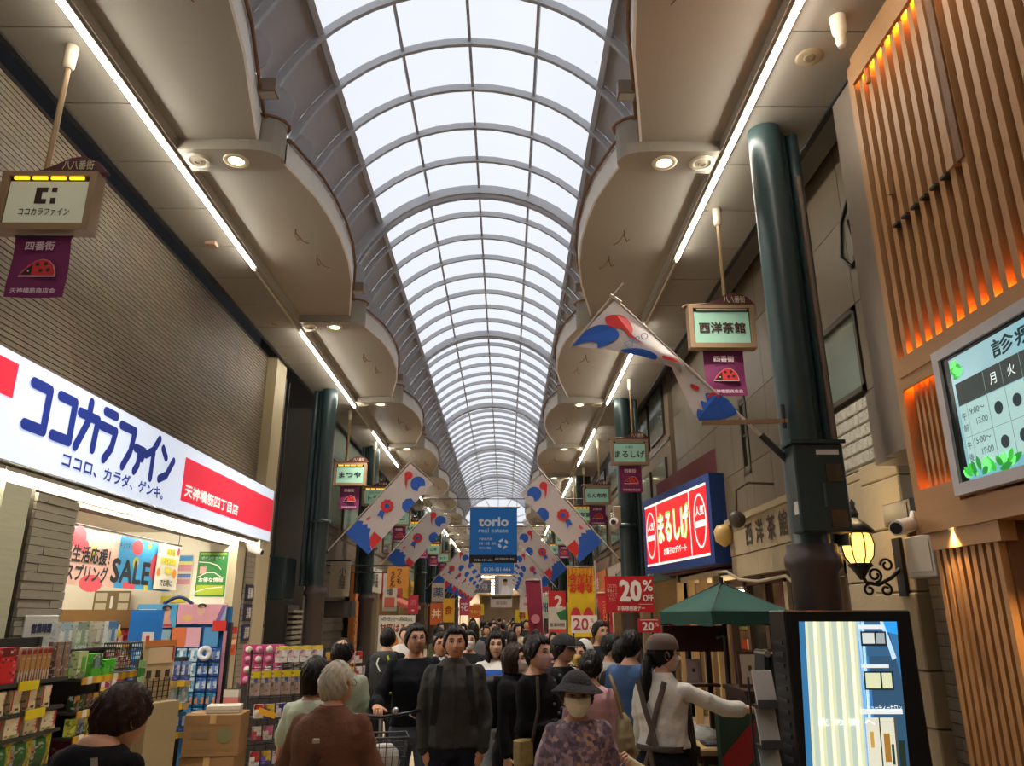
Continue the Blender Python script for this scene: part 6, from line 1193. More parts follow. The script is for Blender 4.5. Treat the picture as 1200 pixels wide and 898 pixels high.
for k, (x0, x1, z0, z1, y, c, lab) in enumerate(((-.9, .6, 3.3, 4.7, 60, 'c4c2c6', 'pale portrait hoarding of a person in white far down the middle'), (-1.2, .5, 2.4, 3.2, 62, 'c9c5c8', 'white hoarding with dark band below the portrait hoarding'), (-2.6, -1.1, 3.4, 4.3, 58, '6a6a7a', 'grey hoarding left of the portrait hoarding'))):
    t, P = board('hoarding', lab, x0, x1, z0, z1, y, c, arm=None)
    for xx in (x0 + .1, x1 - .1): MB().tube([(xx, y + .03, z1), (xx, y + .03, 6.2)], .01, 4).build('hanger', M_dark, t, world=True)
    wallbox('trim_%d' % (12 + k), (-3.4, y - .02, 6.2), (2.25, y + .08, 6.34), M_rib, 'grey cross beam carrying a hoarding across the street')
    if k == 0: flat([circ(.1, .22, .17, 12, ry=.22)], P, INK('b8907c'), t, 'face', .004); flat([circ(.1, .38, .18, 12, ry=.12)], P, INK('2a2628'), t, 'hair', .006); flat([[(-.3, -.7), (.5, -.7), (.35, -.02), (-.12, -.02)]], P, INK('dcdce0'), t, 'white_coat', .003); flat([rect(-.7, -.6, -.4, .6)], P, INK('8a90a0'), t, 'print', .003)
    if k == 1: flat([rect(-.8, .25, .8, .4)], P, INK('3a3638'), t, 'dark_band'); text('商店街', P @ Matrix.Translation((0, -.05, 0)), .3, INK('4a4648'), t)
    if k == 2: text('歓迎', P, .5, INK('c8c4d0'), t)
# ================================================================ PEOPLE
TMP = bpy.data.scenes.new('remesh_workspace')
def remesh(b, voxel, smooth=6, wr=0.0, seed=0, name='body', mats=None, wscale=1.0, sharp=False):
    """union the closed shapes in b into one continuous skin"""
    me = b.mesh('tmp', []); ob = bpy.data.objects.new('tmp', me); TMP.collection.objects.link(ob)
    m = ob.modifiers.new('r', 'REMESH'); m.mode = 'VOXEL'; m.voxel_size = voxel
    s = ob.modifiers.new('s', 'SMOOTH'); s.factor = .5; s.iterations = smooth
    TMP.view_layers[0].update()
    with bpy.context.temp_override(scene=TMP, view_layer=TMP.view_layers[0]): out = bpy.data.meshes.new_from_object(ob.evaluated_get(bpy.context.evaluated_depsgraph_get()))
    bpy.data.objects.remove(ob); bpy.data.meshes.remove(me); out.name = name
    n = len(out.vertices); co = np.empty(n*3, np.float32); out.vertices.foreach_get('co', co); co = co.reshape(-1, 3)
    if wr and n:
        no = np.empty(n*3, np.float32); out.vertices.foreach_get('normal', no); no = no.reshape(-1, 3)
        rg = np.random.RandomState(seed); d = np.zeros(n)
        for k in range(9):                                  # folds: warped ridges of several directions
            f = rg.uniform(9, 30)*wscale; v = rg.normal(size=3); v[2] *= 1.3; v /= np.linalg.norm(v); w2 = rg.normal(size=3)*7
            d += 1.25*np.sin(co @ v*f + 1.6*np.sin(co @ w2 + rg.uniform(0, 6)) + rg.uniform(0, 6))**3 / (1 + k*.25)
        co += no*np.clip(d*wr, -.0035, .012)[:, None]; out.vertices.foreach_set('co', co.ravel())
    out.polygons.foreach_set('use_smooth', [True]*len(out.polygons))
    for mm in (mats or []): out.materials.append(mm)
    out.update(); return out
def loft(b, rings, n=20):
    """rings: (z, rx, ry, x, y) closed loft"""
    rows = [[(r[3] + r[1]*math.copysign(abs(math.cos(a))**.85, math.cos(a)), r[4] + r[2]*math.copysign(abs(math.sin(a))**.85, math.sin(a)), r[0]) for a in [2*PI*j/n for j in range(n)]] for r in rings]
    b.grid(rows, True, True); b.add(rows[0], [tuple(range(n))[::-1]]); b.add(rows[-1], [tuple(range(n))]); return b
def limb(b, pts, rs, n=12):
    b.tube(pts, rs, n)
    for p, r in zip(pts, rs): b.ball(p, r*.985, n, 7)
    return b
V3 = Vector
SKIN = {}
def skin(tone): return mat('skin_' + tone, tone, .55, var=.05, scale=8)
M_lip = mat('lips', 'a8655a', .5, var=0); M_eyew = mat('eye_white', 'b0a298', .3, var=0); M_eyed = mat('eye_dark', '17110e', .25, var=0)
def hairmat(c): 
    return mat('hair_' + c, c, .45, var=.35, scale=30, bump=.5, bscale=60, stretch=(1, 1, .12), spec=.2)
g2 = lambda x, s: math.exp(-(x/s)**2)
def head_point(u, v, fem=False, off=0.0, plain=False):
    """u: angle round the head (0 = face, -y), v: -pi/2 .. pi/2; returns local point about the head centre"""
    sx, cx_, sv, cv = math.sin(u), math.cos(u), math.sin(v), math.cos(v)
    x = .080*cv*sx; y = -.098*cv*cx_; z = .118*sv
    if z < 0:
        t = -z/.118; x *= 1 - .22*t*t; 
        if y > 0: y *= 1 - .30*t
        else: y *= 1 + .06*t
    else: 
        if y > 0: y *= 1.04
    if y < 0:                                           # flatter face
        y = -.098*(abs(y)/.098)**.82 if abs(y) > 1e-6 else y
        f = max(0, cx_)
        if not plain:
            y -= f*(.024*g2(x, .012)*g2(z + .022, .016) + .011*g2(x, .010)*g2(z - .006, .024) + .006*g2(abs(x) - .009, .008)*g2(z + .030, .009))
            y += f*.010*g2(abs(x) - .031, .017)*g2(z - .010, .011)
            y -= f*(.005*g2(abs(x) - .03, .025)*g2(z - .032, .010) + .004*g2(abs(x) - .04, .02)*g2(z + .028, .022))
            y -= f*(.006*g2(x, .022)*g2(z + .056, .007) + .005*g2(x, .02)*g2(z + .069, .008) - .003*g2(x, .024)*g2(z + .0625, .003)) 
            y -= f*.011*g2(x, .022)*g2(z + .100, .018)
    p = V3((x, y, z))
    if off: p += V3((x/.076, y/.098, z/.118)).normalized()*off
    return p
def head_geo(b, M, fem, detail=1.0):
    nu, nv = int(44*detail), int(34*detail); rows = []
    us = [2*PI*(j/nu) for j in range(nu)]; us = [u - .35*math.sin(u) for u in us]       # denser on the face
    for i in range(nv + 1):
        v = -PI/2 + PI*i/nv; rows.append([head_point(u, v, fem) for u in us])
    base = len(b.f)
    b.m = 0; b.grid([[M @ p for p in r] for r in rows], True, True)
    k = base
    for i in range(nv):
        for j in range(nu):
            c = (rows[i][j] + rows[i+1][j] + rows[i][(j+1) % nu] + rows[i+1][(j+1) % nu])/4
            if c.y < -.05 and abs(c.x) < .024 - abs(c.z + .062)*.9 and -.073 < c.z < -.051: b.mi[k] = 1
            k += 1
    for s in (-1, 1):                                   # ears
        er = [[M @ V3((s*(.078 + .010*math.sin(PI*i/5) + .004), .012 + .020*math.cos(t)*math.sin(PI*(i + .6)/6.2), .002 + .033*math.sin(t)*math.sin(PI*(i + .6)/6.2))) for t in [2*PI*j/10 for j in range(10)]] for i in range(6)]
        b.grid(er, True, True)
def hand_geo(b, W, d, n, th, curl=.5, sc=1.0, spread=.05):
    """W wrist, d finger direction, n palm normal (side the fingers curl to), th thumb-side direction"""
    W = V3(W); d = V3(d).normalized(); n = V3(n); n = (n - d*n.dot(d)).normalized(); t = V3(th); t = (t - d*t.dot(d) - n*t.dot(n)).normalized()
    def ring(c, w, h, k=10): return [c + t*(w*math.cos(2*PI*j/k)) + n*(h*math.sin(2*PI*j/k)) for j in range(k)]
    pr = [(-.02, .027, .021), (.0, .028, .020), (.03, .036, .019), (.06, .041, .017), (.082, .040, .014), (.092, .034, .009)]
    rows = [ring(W + d*(l*sc), w*sc, h*sc) for l, w, h in pr]; b.grid(rows, True, True); b.add(rows[-1], [tuple(range(10))]); b.add(rows[0], [tuple(range(10))[::-1]])
    for k, (o, L, r) in enumerate(((.029, .070, .0088), (.010, .078, .0092), (-.010, .072, .0088), (-.029, .056, .0078))):
        p = W + d*(.084*sc) + t*(o*sc); a = curl*(.55 + .1*k); dr = (d + t*(o*spread*30*.05)).normalized(); pts = [p - d*.012]; rs = [r*sc]
        pts.append(p); rs.append(r*sc)
        for seg in (.44, .32, .24):
            dd = dr*math.cos(a) + n*math.sin(a); p = p + dd*(L*seg*sc); pts.append(p); rs.append(r*sc*(.94 if seg > .3 else .8)); a += curl*(.95 if seg > .4 else .7)
        pts.append(p + dd*(.005*sc)); rs.append(r*sc*.4); b.tube(pts, rs, 8)
    p = W + d*(.022*sc) + t*(.026*sc); dr = (d*.62 + t*.68 + n*.28).normalized(); pts = [p - dr*.012, p]; rs = [.013*sc, .012*sc]
    for L, bend in ((.034, .25), (.028, .35)):
        p = p + dr*(L*sc); pts.append(p); rs.append(.0105*sc); dr = (dr + d*.35*bend*2 + n*curl*.5*bend).normalized()
    pts.append(p + dr*.012*sc); rs.append(.005*sc); b.tube(pts, rs, 8)
def cyl_shell(rows, th=.006): return rows
class Person: pass
def person(label, x, y, Ht, rz, top='2a2a2c', pants='26262c', tone='c79a7c', fem=False, bulk=1.0, lean=0.0, hyaw=0.0, hpitch=0.0, arms=None, legs=None,
           hair='14100e', style='short', hem=.86, sleeve='long', topmat=None, voxel=.014, mask=None, glasses=False, coat=None, skirt=None, detail=1.0, eyes=True, collar=None, group=None, wr=.0035, shoes='1c1a1a', sleevew=1.0, smile=0, headsc=1.0, topname='top', hood=None, headoff=(0, 0, 0)):
    """a standing figure built round joints; faces local -y"""
    P = Person(); s = Ht/1.7; seed = abs(hash((round(x, 2), round(y, 2)))) % 1000 + 1; seed = int(abs(x*137 + y*911)) % 997
    t = thing('person', label, 'person', (x, y, 0), rz, group); P.root = t
    fw = (.90 if fem else 1.0)
    L = lambda z: V3((0, -math.sin(lean)*max(0, z - .92*s), z - (1 - math.cos(lean))*max(0, z - .92*s)))     # spine point leaning forward
    sh = .170*s*fw*(.5 + .5*bulk); 
    shz = 1.372*s; hipx = .088*s
    P.sh = {q: L(shz) + V3((q*sh, 0, 0)) for q in (-1, 1)}
    arms = arms or {}; legs = legs or {}
    UA, FA = .285*s, .245*s; TH, SHN = .43*s, .42*s
    dflt = {q: ((q*.16, .02, -1), (q*.05, -.16, -1)) for q in (-1, 1)}
    el, wrp = {}, {}
    for q in (-1, 1):
        a = arms.get(q, dflt[q]); 
        el[q] = P.sh[q] + V3(a[0]).normalized()*UA; wrp[q] = el[q] + V3(a[1]).normalized()*FA
    P.el, P.wr = el, wrp
    kn, an = {}, {}
    for q in (-1, 1):
        l = legs.get(q, ((q*.05, -.0, -1), (q*.0, .03, -1))); hp = V3((q*hipx, 0, .92*s)); kn[q] = hp + V3(l[0]).normalized()*TH; an[q] = kn[q] + V3(l[1]).normalized()*SHN
    def ring(z, rx, ry, yo=0.0, o=0.0):
        c = L(z*s); return (c.z, (rx*fw)*s*bulk + o, ry*s*(.4 + .6*bulk) + o, 0, c.y + yo*s)
    chest = .128 if not fem else .120
    tor = [(.80, .10, .085, .005), (.86, .158 if not fem else .172, .110, .01), (.93, .165 if not fem else .182, .118, .01), (1.02, .150 if not fem else .142, .105, .0), (1.10, .146 if not fem else .132, .103, -.005), (1.20, .162 if not fem else .150, chest, -.008), (1.28, .176 if not fem else .162, chest + .006, -.006), (1.35, .180 if not fem else .166, .112, .002), (1.40, .148 if not fem else .138, .088, .012), (1.44, .098, .070, .016), (1.475, .058, .058, .014)]
    hc = L(1.580*s) + V3((0, -.012*s, 0)) + V3(headoff)*s; 
    HM = Matrix.Translation(hc) @ Matrix.Rotation(hyaw, 4, 'Z') @ Matrix.Rotation(hpitch, 4, 'X') @ Matrix.Scale(.97*headsc*(.55 + .45*s), 4); P.HM = HM; P.hc = hc
    # ---- body: one continuous skin; head and hands are the finer ends of the same mesh
    b = MB(); loft(b, [ring(z, rx*.9, ry*.9, yo) for z, rx, ry, yo in tor])
    nk = L(1.46*s); limb(b, [L(1.40*s) + V3((0, .018*s, 0)), hc + V3((0, .022*s, -.055*s))], [.058*s*fw, .051*s*fw])
    for q in (-1, 1):
        limb(b, [P.sh[q] + V3((-q*.05*s, 0, .0)), P.sh[q] + V3((0, 0, -.01*s)), el[q], wrp[q]], [.05*s, .050*s*fw, .038*s*fw, .026*s*fw])
        limb(b, [V3((q*hipx, 0, .88*s)), kn[q], kn[q].lerp(an[q], .3), an[q]], [.078*s, .052*s, .050*s, .034*s]); limb(b, [an[q] + V3((0, .02, -.03*s)), an[q] + V3((0, -.12*s, -.05*s))], [.032*s, .026*s])
    me = remesh(b, voxel, 5, name='body', mats=[skin(tone), M_lip])
    hb = MB(); head_geo(hb, HM, fem, detail)
    for q in (-1, 1):
        hd = arms.get(q); hd = hd[2] if hd and len(hd) > 2 else {}
        d = V3(hd.get('d', (wrp[q] - el[q]))); hand_geo(hb, wrp[q] + d.normalized()*.012, d, hd.get('n', (-q, 0, .0)), hd.get('t', (0, -1, 0)), hd.get('curl', .42), .98*s)
    bm = bmesh.new(); bm.from_mesh(me); m2 = hb.mesh('h', []); bm.from_mesh(m2); nb = len(me.polygons)
    bm.faces.ensure_lookup_table(); bm.to_mesh(me); bm.free(); bpy.data.meshes.remove(m2)
    if not me.materials: me.materials.append(skin(tone)); me.materials.append(M_lip)
    body = bpy.data.objects.new('body', me); COL.objects.link(body); body.parent = t
    def part(b_, nm, m, **k): return b_.build(nm, m, t, fix=k.pop('fix', False), **k)
    def rm(b_, nm, m, vx=None, sm=5, w=None, ws=1.0):
        mm = remesh(b_, vx or voxel, sm, wr if w is None else w, seed, nm, [m], ws); o = bpy.data.objects.new(nm, mm); COL.objects.link(o); o.parent = t; return o
    # ---- clothes
    tm = topmat or mat('cloth_' + top, top, .8, var=.14, scale=5, bump=.15, bscale=60)
    pm = mat('cloth_' + pants, pants, .8, var=.14, scale=5, bump=.15, bscale=60)
    o = .012*s + .006
    b = MB(); hz = hem
    tr = [r for r in tor if r[0] > hz + .02]; rings = []
    base = [r for r in tor if r[0] <= 1.02]
    def interp(z):
        for a_, c_ in zip(tor, tor[1:]):
            if a_[0] <= z <= c_[0]: f = (z - a_[0])/(c_[0] - a_[0]); return [a_[i] + (c_[i] - a_[i])*f for i in range(4)]
        return list(tor[0]) if z < tor[0][0] else list(tor[-1])
    if coat: hz = coat
    zz = hz
    if hz < .86:
        fl = (.86 - hz)
        for z in [hz + fl*i/5 for i in range(6)]: rings.append(ring(z, .180 + .03*fl, .128 + .05*fl, .01, o + .012))
        tr = [r for r in tor if r[0] > .90]
    else:
        q_ = interp(hz); rings.append(ring(hz, max(q_[1], .16), max(q_[2], .112), q_[3], o + .010))
    for z, rx, ry, yo in tr[:-1]: rings.append(ring(z, max(rx, .158 if 1.0 < z < 1.16 and not fem else (.15 if fem and 1.0 < z < 1.16 else 0)), max(ry, .112 if 1.0 < z < 1.16 else 0), yo, o if z < 1.42 else .010))
    if collar: rings.append(ring(1.47, .066, .066, .012, .012))
    loft(b, rings)
    for q in (-1, 1):
        a0 = P.sh[q] + V3((-q*.06*s, 0, -.01*s)); r0, r1, r2 = (.057*s*fw*(.5 + .5*sleevew), .050*s*fw*sleevew, .041*s*fw*sleevew)
        if sleeve == 'long': limb(b, [a0, P.sh[q], el[q], el[q].lerp(wrp[q], .97)], [.06*s, r0, r1, r2])
        elif sleeve == 'rolled': limb(b, [a0, P.sh[q], el[q], el[q].lerp(wrp[q], .35)], [.06*s, r0, r1*1.05, r1*1.05])
        elif sleeve == 'short': limb(b, [a0, P.sh[q], P.sh[q].lerp(el[q], .72)], [.06*s, r0*1.05, r0*1.02])
    P.top = rm(b, topname, tm)
    if sleeve == 'long' and detail >= 1:
        for q in (-1, 1):
            dd = (wrp[q] - el[q]).normalized(); c = el[q].lerp(wrp[q], .96); r_ = .046*s*fw*sleevew; part(MB().tube([c - dd*.03, c, c + dd*.008, c + dd*.01], [r_*.98, r_, r_*1.0, r_*.75], 12), 'cuff', tm)
    b = MB(); po = .012*s
    if skirt:
        loft(b, [(z*s, (.185 + .10*(.95 - z))*s, (.13 + .10*(.95 - z))*s, 0, .01) for z in [skirt, skirt + .1, .6, .8, .95, 1.03]] if skirt < .55 else [(z*s, .19*s, .135*s, 0, .01) for z in (skirt, .8, .95, 1.03)]); rm(b, 'skirt', pm, sm=3)
    else:
        loft(b, [ring(z, rx, ry, yo, po) for z, rx, ry, yo in tor if z < 1.06])
        for q in (-1, 1): limb(b, [V3((q*hipx, 0, .90*s)), kn[q], an[q] + V3((0, 0, .0))], [.100*s, .072*s, .062*s])
        P.pants = rm(b, 'trousers', pm)
    if detail >= .8:
        for q in (-1, 1):
            sb = MB(); a = V3((an[q].x, an[q].y, 0)); sb.grid([[(a.x + w_*math.cos(th), a.y - .045*s + l_*math.sin(th), z_) for th in [2*PI*j/14 for j in range(14)]] for z_, w_, l_ in ((.0, .046, .135), (.02, .05, .14), (.05, .047, .125), (.085, .035, .07), (.10, .03, .05))], True, True); sb.add([(a.x + .046*math.cos(th), a.y - .045*s + .135*math.sin(th), 0) for th in [2*PI*j/14 for j in range(14)]], [tuple(range(14))]); part(sb, 'shoe', C(shoes, .5))
    # ---- face details
    if eyes and detail >= .8:
        for q in (-1, 1):
            ex, ez = q*.031, .009; eb = MB(); fy = head_point(math.asin(ex/.080), math.asin(ez/.118)).y
            def fp(dx, dz, dy=0): 
                xx, zz_ = ex + dx, ez + dz; cv = math.sqrt(max(.01, 1 - (zz_/.118)**2)); return HM @ V3((xx, head_point(math.asin(max(-.99, min(.99, xx/(.080*cv)))), math.asin(zz_/.118)).y - .002 - dy, zz_))
            n_ = 12; rim = [fp(.0140*math.cos(2*PI*i/n_), .0052*math.sin(2*PI*i/n_)) for i in range(n_)]; eb.m = 0; eb.add(rim, [tuple(range(n_))]); eb.m = 1
            ir = [fp(.0068*math.cos(2*PI*i/10), .0055*math.sin(2*PI*i/10), .0012) for i in range(10)]; eb.add(ir, [tuple(range(10))]); part(eb, 'eye', [M_eyew, M_eyed])
            part(MB().tube([fp(-.017, .002, .001), fp(-.009, .007, .0015), fp(.0, .0075, .0015), fp(.009, .006, .0015), fp(.016, .001, .001)], .0022, 5), 'eyelid', M_eyed)
            part(MB().tube([fp(-.018*q*q - .0, .022, .001), fp(-.006, .027, .002), fp(.008, .027, .002), fp(.019, .022, .001)], [.002, .004, .004, .002], 5), 'eyebrow', hairmat(hair if style != 'grey' else '8a857c'))
    # ---- hair
    hm = hairmat(hair)
    def hairline(u, z, pt):
        """signed depth inside the hair region on the head surface"""
        f = math.cos(u)                      # 1 front, -1 back
        zl = .056 + .006*math.sin(u*31 + seed) if f > .72 else (.056 - (.72 - f)*.089/.50 if f > .22 else -.033 - (.22 - f)*.06)
        if style in ('grey', 'short_back'): zl += .006 if f > .2 else .0
        if style in ('long', 'bob') and f < .72: zl = min(zl, .052 - (.72 - f)*.5)
        return z - zl
    if style != 'none':
        nu, nv = int(48*max(.6, detail)), int(36*max(.6, detail)); vs = {}; hbm = MB(); rows = []
        thick = {'short': .019, 'grey': .014, 'bob': .024, 'long': .024, 'bun': .012, 'ponytail': .012, 'thin': .015, 'cap': .008}.get(style, .018)
        for i in range(nv + 1):
            v = -PI/2*.80 + (PI/2*.80 + PI/2)*i/nv; r_ = []
            for j in range(nu):
                u = 2*PI*j/nu; p = head_point(u, v, plain=True); dpt = hairline((u + PI) % (2*PI) - PI, p.z, p)
                k = max(0.0, min(1.0, dpt/.030)); k = k*k*(3 - 2*k); jag = .5 + .5*math.sin(j*2.3 + 3*math.sin(j*.7))
                o_ = -.004 + k*(thick + .005*math.sin(u*9 + v*4 + seed) *.5 + .004*jag*(1 - k)) + k*(.0045*math.sin(u*13 + 3*math.sin(v*5 + seed)) + .003*math.sin(u*29 + 4*math.sin(v*9 + seed)))
                if style == 'thin' and math.cos(u) < -.2 and v > .8: o_ = -.002 + .004*math.sin(u*13)
                r_.append((head_point(u, v, plain=True, off=o_), dpt))
            rows.append(r_)
        hbm = MB(); idx = [[HM @ p for p, d_ in r_] for r_ in rows]; hbm.grid(idx, True, True); F = []; q_ = 0
        keep = []
        for i in range(nv):
            for j in range(nu):
                dd = max(rows[i][j][1], rows[i+1][j][1], rows[i][(j+1) % nu][1], rows[i+1][(j+1) % nu][1]); keep.append(dd > -.004)
        hbm.f = [f for f, k in zip(hbm.f, keep) if k]; hbm.mi = hbm.mi[:len(hbm.f)]; hbm.sm = hbm.sm[:len(hbm.f)]
        def curtain(z1, a0=.62, flare=.0, yb=0.0, n=26):
            """hair hanging round the sides and back, open at the face"""
            rws = []
            for zi in range(9):
                f = zi/8; z = .035 + (z1 - .035)*f; o1 = []; 
                for k in range(n + 1):
                    a = a0 + (2*PI - 2*a0)*k/n; rad = 1 + .10*math.sin(PI*min(1, f*1.2)) + flare*f
                    o1.append(HM @ V3(((.086*rad + .002*math.sin(k*2.1))*math.sin(a), -(.100*rad)*math.cos(a)*.92 + .012 + yb*f, z + .006*math.sin(k*1.7)*f)))
                i1 = [HM @ V3((.074*rad*math.sin(a), -(.086*rad)*math.cos(a)*.92 + .012 + yb*f, z)) for a in [a0 + (2*PI - 2*a0)*k/n for k in range(n, -1, -1)]]
                rws.append(o1 + i1)
            hbm.grid(rws, True, True); hbm.add(rws[-1], [tuple(range(len(rws[-1])))])
        if style == 'bob': curtain(-.105, .72, .05)
        if style == 'long': curtain(-.20, .66, .22, .02)
        if style == 'bun': hbm.ball(HM @ V3((0, .112, .012)), .042, 14, 9)
        if style == 'ponytail':
            a = HM @ V3((0, .105, .0)); hbm.tube([a, a + V3((0, .03, -.04)), a + V3((0, .045, -.14)), a + V3((0, .05, -.26)), a + V3((0, .04, -.36))], [.022, .034, .04, .032, .008], 10); hbm.ball(a, .03, 10, 6)
        P.hair = part(hbm, 'hair', hm)
    # ---- accessories on the head
    if mask:
        mb_ = MB(); rws = []
        for i in range(9):
            z = -.100 + .100*i/8; r_ = []
            for j in range(13):
                a = -1.12 + 2.24*j/12; cv = math.sqrt(max(.02, 1 - (z/.118)**2)); p = head_point(a, math.asin(z/.118)); w = max(0, 1 - abs(j - 6)/6)
                p2 = head_point(a, math.asin(z/.118), plain=True); p = V3((p2.x, min(p.y, p2.y) - .007 - .016*w*(.6 + .4*math.sin(PI*i/8)), z)); r_.append(HM @ p)
            rws.append(r_)
        mb_.grid(rws, True)
        for i in (2, 4, 6): mb_.tube([p + V3((0, 0, 0)) for p in rws[i]], .0016, 4)
        part(mb_, 'face_mask', mat('mask_' + mask, mask, .8, var=.03))
        for q in (-1, 1): part(MB().tube([rws[7][12 if q > 0 else 0], HM @ V3((q*.082, .002, .02)), HM @ V3((q*.086, .028, .0)), HM @ V3((q*.080, .012, -.03)), rws[2][12 if q > 0 else 0]], .002, 5), 'ear_loop', mat('mask_' + mask, mask))
    if glasses:
        gb = MB()
        for q in (-1, 1):
            c = V3((q*.032, -.113, .008)); gb.tube([HM @ (c + V3((.024*math.cos(2*PI*i/14), .006*abs(math.cos(2*PI*i/14)), .017*math.sin(2*PI*i/14)))) for i in range(14)], .0017, 5, closed=True); gb.tube([HM @ V3((q*.056, -.108, .012)), HM @ V3((q*.079, -.03, .014)), HM @ V3((q*.083, .015, .006))], .0017, 5)
        gb.tube([HM @ V3((-.008, -.116, .011)), HM @ V3((.008, -.116, .011))], .0017, 5); part(gb, 'glasses', C('3a3634', .3))
    if collar:
        cb = MB(); rws = []
        for zi, (z, rr_) in enumerate(((1.425, .083), (1.47, .072), (1.478, .076), (1.44, .094))):
            c = L(z*s); rws.append([(c.x + rr_*s*math.cos(a), c.y + .008*s + rr_*.95*s*math.sin(a), c.z - .016*max(0, -math.sin(a))) for a in [2*PI*j/22 for j in range(22)]])
        part(cb.grid(rws, True, True), 'collar', mat('cloth_' + collar, collar, .8, var=.1))
    P.L = L; P.s = s; P.part = part; P.rm = rm; P.ring = ring; P.tor = tor; P.o = o; P.fw = fw
    return P
def strap(P, z0, x0, z1, x1, front, col, w=.035, nm='strap', off=.016, bulk=1.0):
    """band lying on the torso from (x0,z0) over to (x1,z1), front -1 or back +1"""
    b = MB(); n = 12; rows = []
    for i in range(n + 1):
        f = i/n; z = z0 + (z1 - z0)*f; x = x0 + (x1 - x0)*f
        for a_, c_ in zip(P.tor, P.tor[1:]):
            if a_[0] <= z <= c_[0]: g = (z - a_[0])/(c_[0] - a_[0]); rx, ry, yo = [a_[k] + (c_[k] - a_[k])*g for k in (1, 2, 3)]; break
        rr_ = P.ring(z, max(rx, .15), max(ry, .112), yo, P.o + off); xx = x*P.s; q = max(.05, 1 - min(.999, abs(xx/rr_[1]))**2.35)**.43
        yy = rr_[4] + front*rr_[2]*q; dx = V3((x1 - x0, 0, z1 - z0)).normalized(); nx_ = V3((dx.z, 0, -dx.x))*(w/2)
        rows.append([V3((xx, yy, rr_[0])) - nx_, V3((xx, yy + front*.006, rr_[0])), V3((xx, yy, rr_[0])) + nx_])
    return P.part(b.grid(rows, True), nm, C(col, .7))
# ---------------------------------------------------------------- the shoppers
PI_ = PI
# woman with dark hair at the lower left, back turned
p = person('woman with short dark brown hair in a black top, back turned, before the shelves', -1.44, 2.85, 1.62, PI - .3, '141416', '1d1d20', 'c89878', True, hair='2e1a12', hyaw=-.12, hpitch=.35, headoff=(0, -.05, -.065), style='short', lean=.12, wr=.003, voxel=.012, detail=1.2, headsc=1.02)
strap(p, 1.42, -.11, 1.05, -.16, 1, 'a9a39c', .03, 'bag_strap')
# elderly man in brown jacket
p = person('elderly man with white hair and a brown jacket, back turned, in the foreground', -.94, 4.28, 1.555, PI - .18, '664535', '3a342e', 'c4957a', False, bulk=1.14, lean=.17, hair='b0aa98', style='grey', hyaw=-.30, collar='664535', glasses=True, wr=.006, voxel=.012, sleevew=1.25, detail=1.2, arms={-1: ((-.34, .0, -1), (-.1, -.5, -1)), 1: ((.34, 0, -1), (.1, -.5, -1))}, topname='jacket', headsc=1.04)
strap(p, 1.24, -.02, .95, .14, 1, '4a2e20', .05, 'shoulder_strap', .026); P_ = p.part(MB().cbox((-.02, .155, 1.20), (.03, .02, .02)), 'strap_buckle', C('b0a890', .3))
# couple beyond him
p = person('person in a pale green short sleeved shirt behind the elderly man, back turned', -1.22, 5.15, 1.53, PI, 'b4bda6', '4a4c50', 'c79a80', True, hair='17120f', style='bob', sleeve='short', wr=.004, bulk=1.05)
p = person('man with thinning black hair and a grey green jacket, back turned', -1.31, 6.4, 1.615, PI - .1, '8d9684', '3a3c40', 'c39678', False, hair='15110f', style='thin', hyaw=-.2, wr=.004, bulk=1.1, topname='jacket', collar='848c7a')
strap(p, 1.44, .09, 1.1, .12, 1, '2f7a4a', .02, 'green_strap')
p = person('man in black with a neon striped backpack walking away behind the cyclist', -1.34, 9.0, 1.66, PI, '151517', '1c1c20', 'c39678', False, hair='12100f', style='short', voxel=.018, detail=.8, eyes=False)
bp = MB(); loft(bp, [(.98, .13, .06, 0, .19), (1.02, .16, .09, 0, .20), (1.2, .16, .10, 0, .20), (1.38, .14, .07, 0, .19), (1.43, .08, .03, 0, .18)]); p.rm(bp, 'backpack', C('1d1d1f', .7), .018); p.part(MB().tube([(-.10, .30, 1.0), (-.12, .305, 1.2), (-.05, .28, 1.38)], .012, 6), 'neon_trim', C('a8c22a', .6)); p.part(MB().tube([(.02, .31, 1.22), (.06, .31, 1.3), (.04, .3, 1.36)], .008, 6), 'white_cord', C('d0d0cc'))
# cyclist
p = person('man with glasses in a navy sweater pushing a bicycle', -.75, 6.62, 1.73, .18, '14161b', '596070', 'c08f70', False, hair='15110f', hyaw=.18, hpitch=-.05, style='short', hem=.94, glasses=True, wr=.0035, voxel=.011, detail=1.25, sleevew=1.15,
           arms={-1: ((-.42, -.25, -.9), (-.05, -1, -.02), dict(d=(.1, -1, -.15), n=(0, -.2, -1), t=(1, 0, .1), curl=.85)), 1: ((.22, -.12, -1), (.0, -.75, -.66), dict(d=(-.1, -1, -.2), n=(0, -.3, -1), t=(-1, 0, 0), curl=.85))}, collar=None, legs={1: ((.05, -.25, -1), (0, .1, -1)), -1: ((-.03, .12, -1), (0, .2, -1))}, topname='sweater')
CYC = p
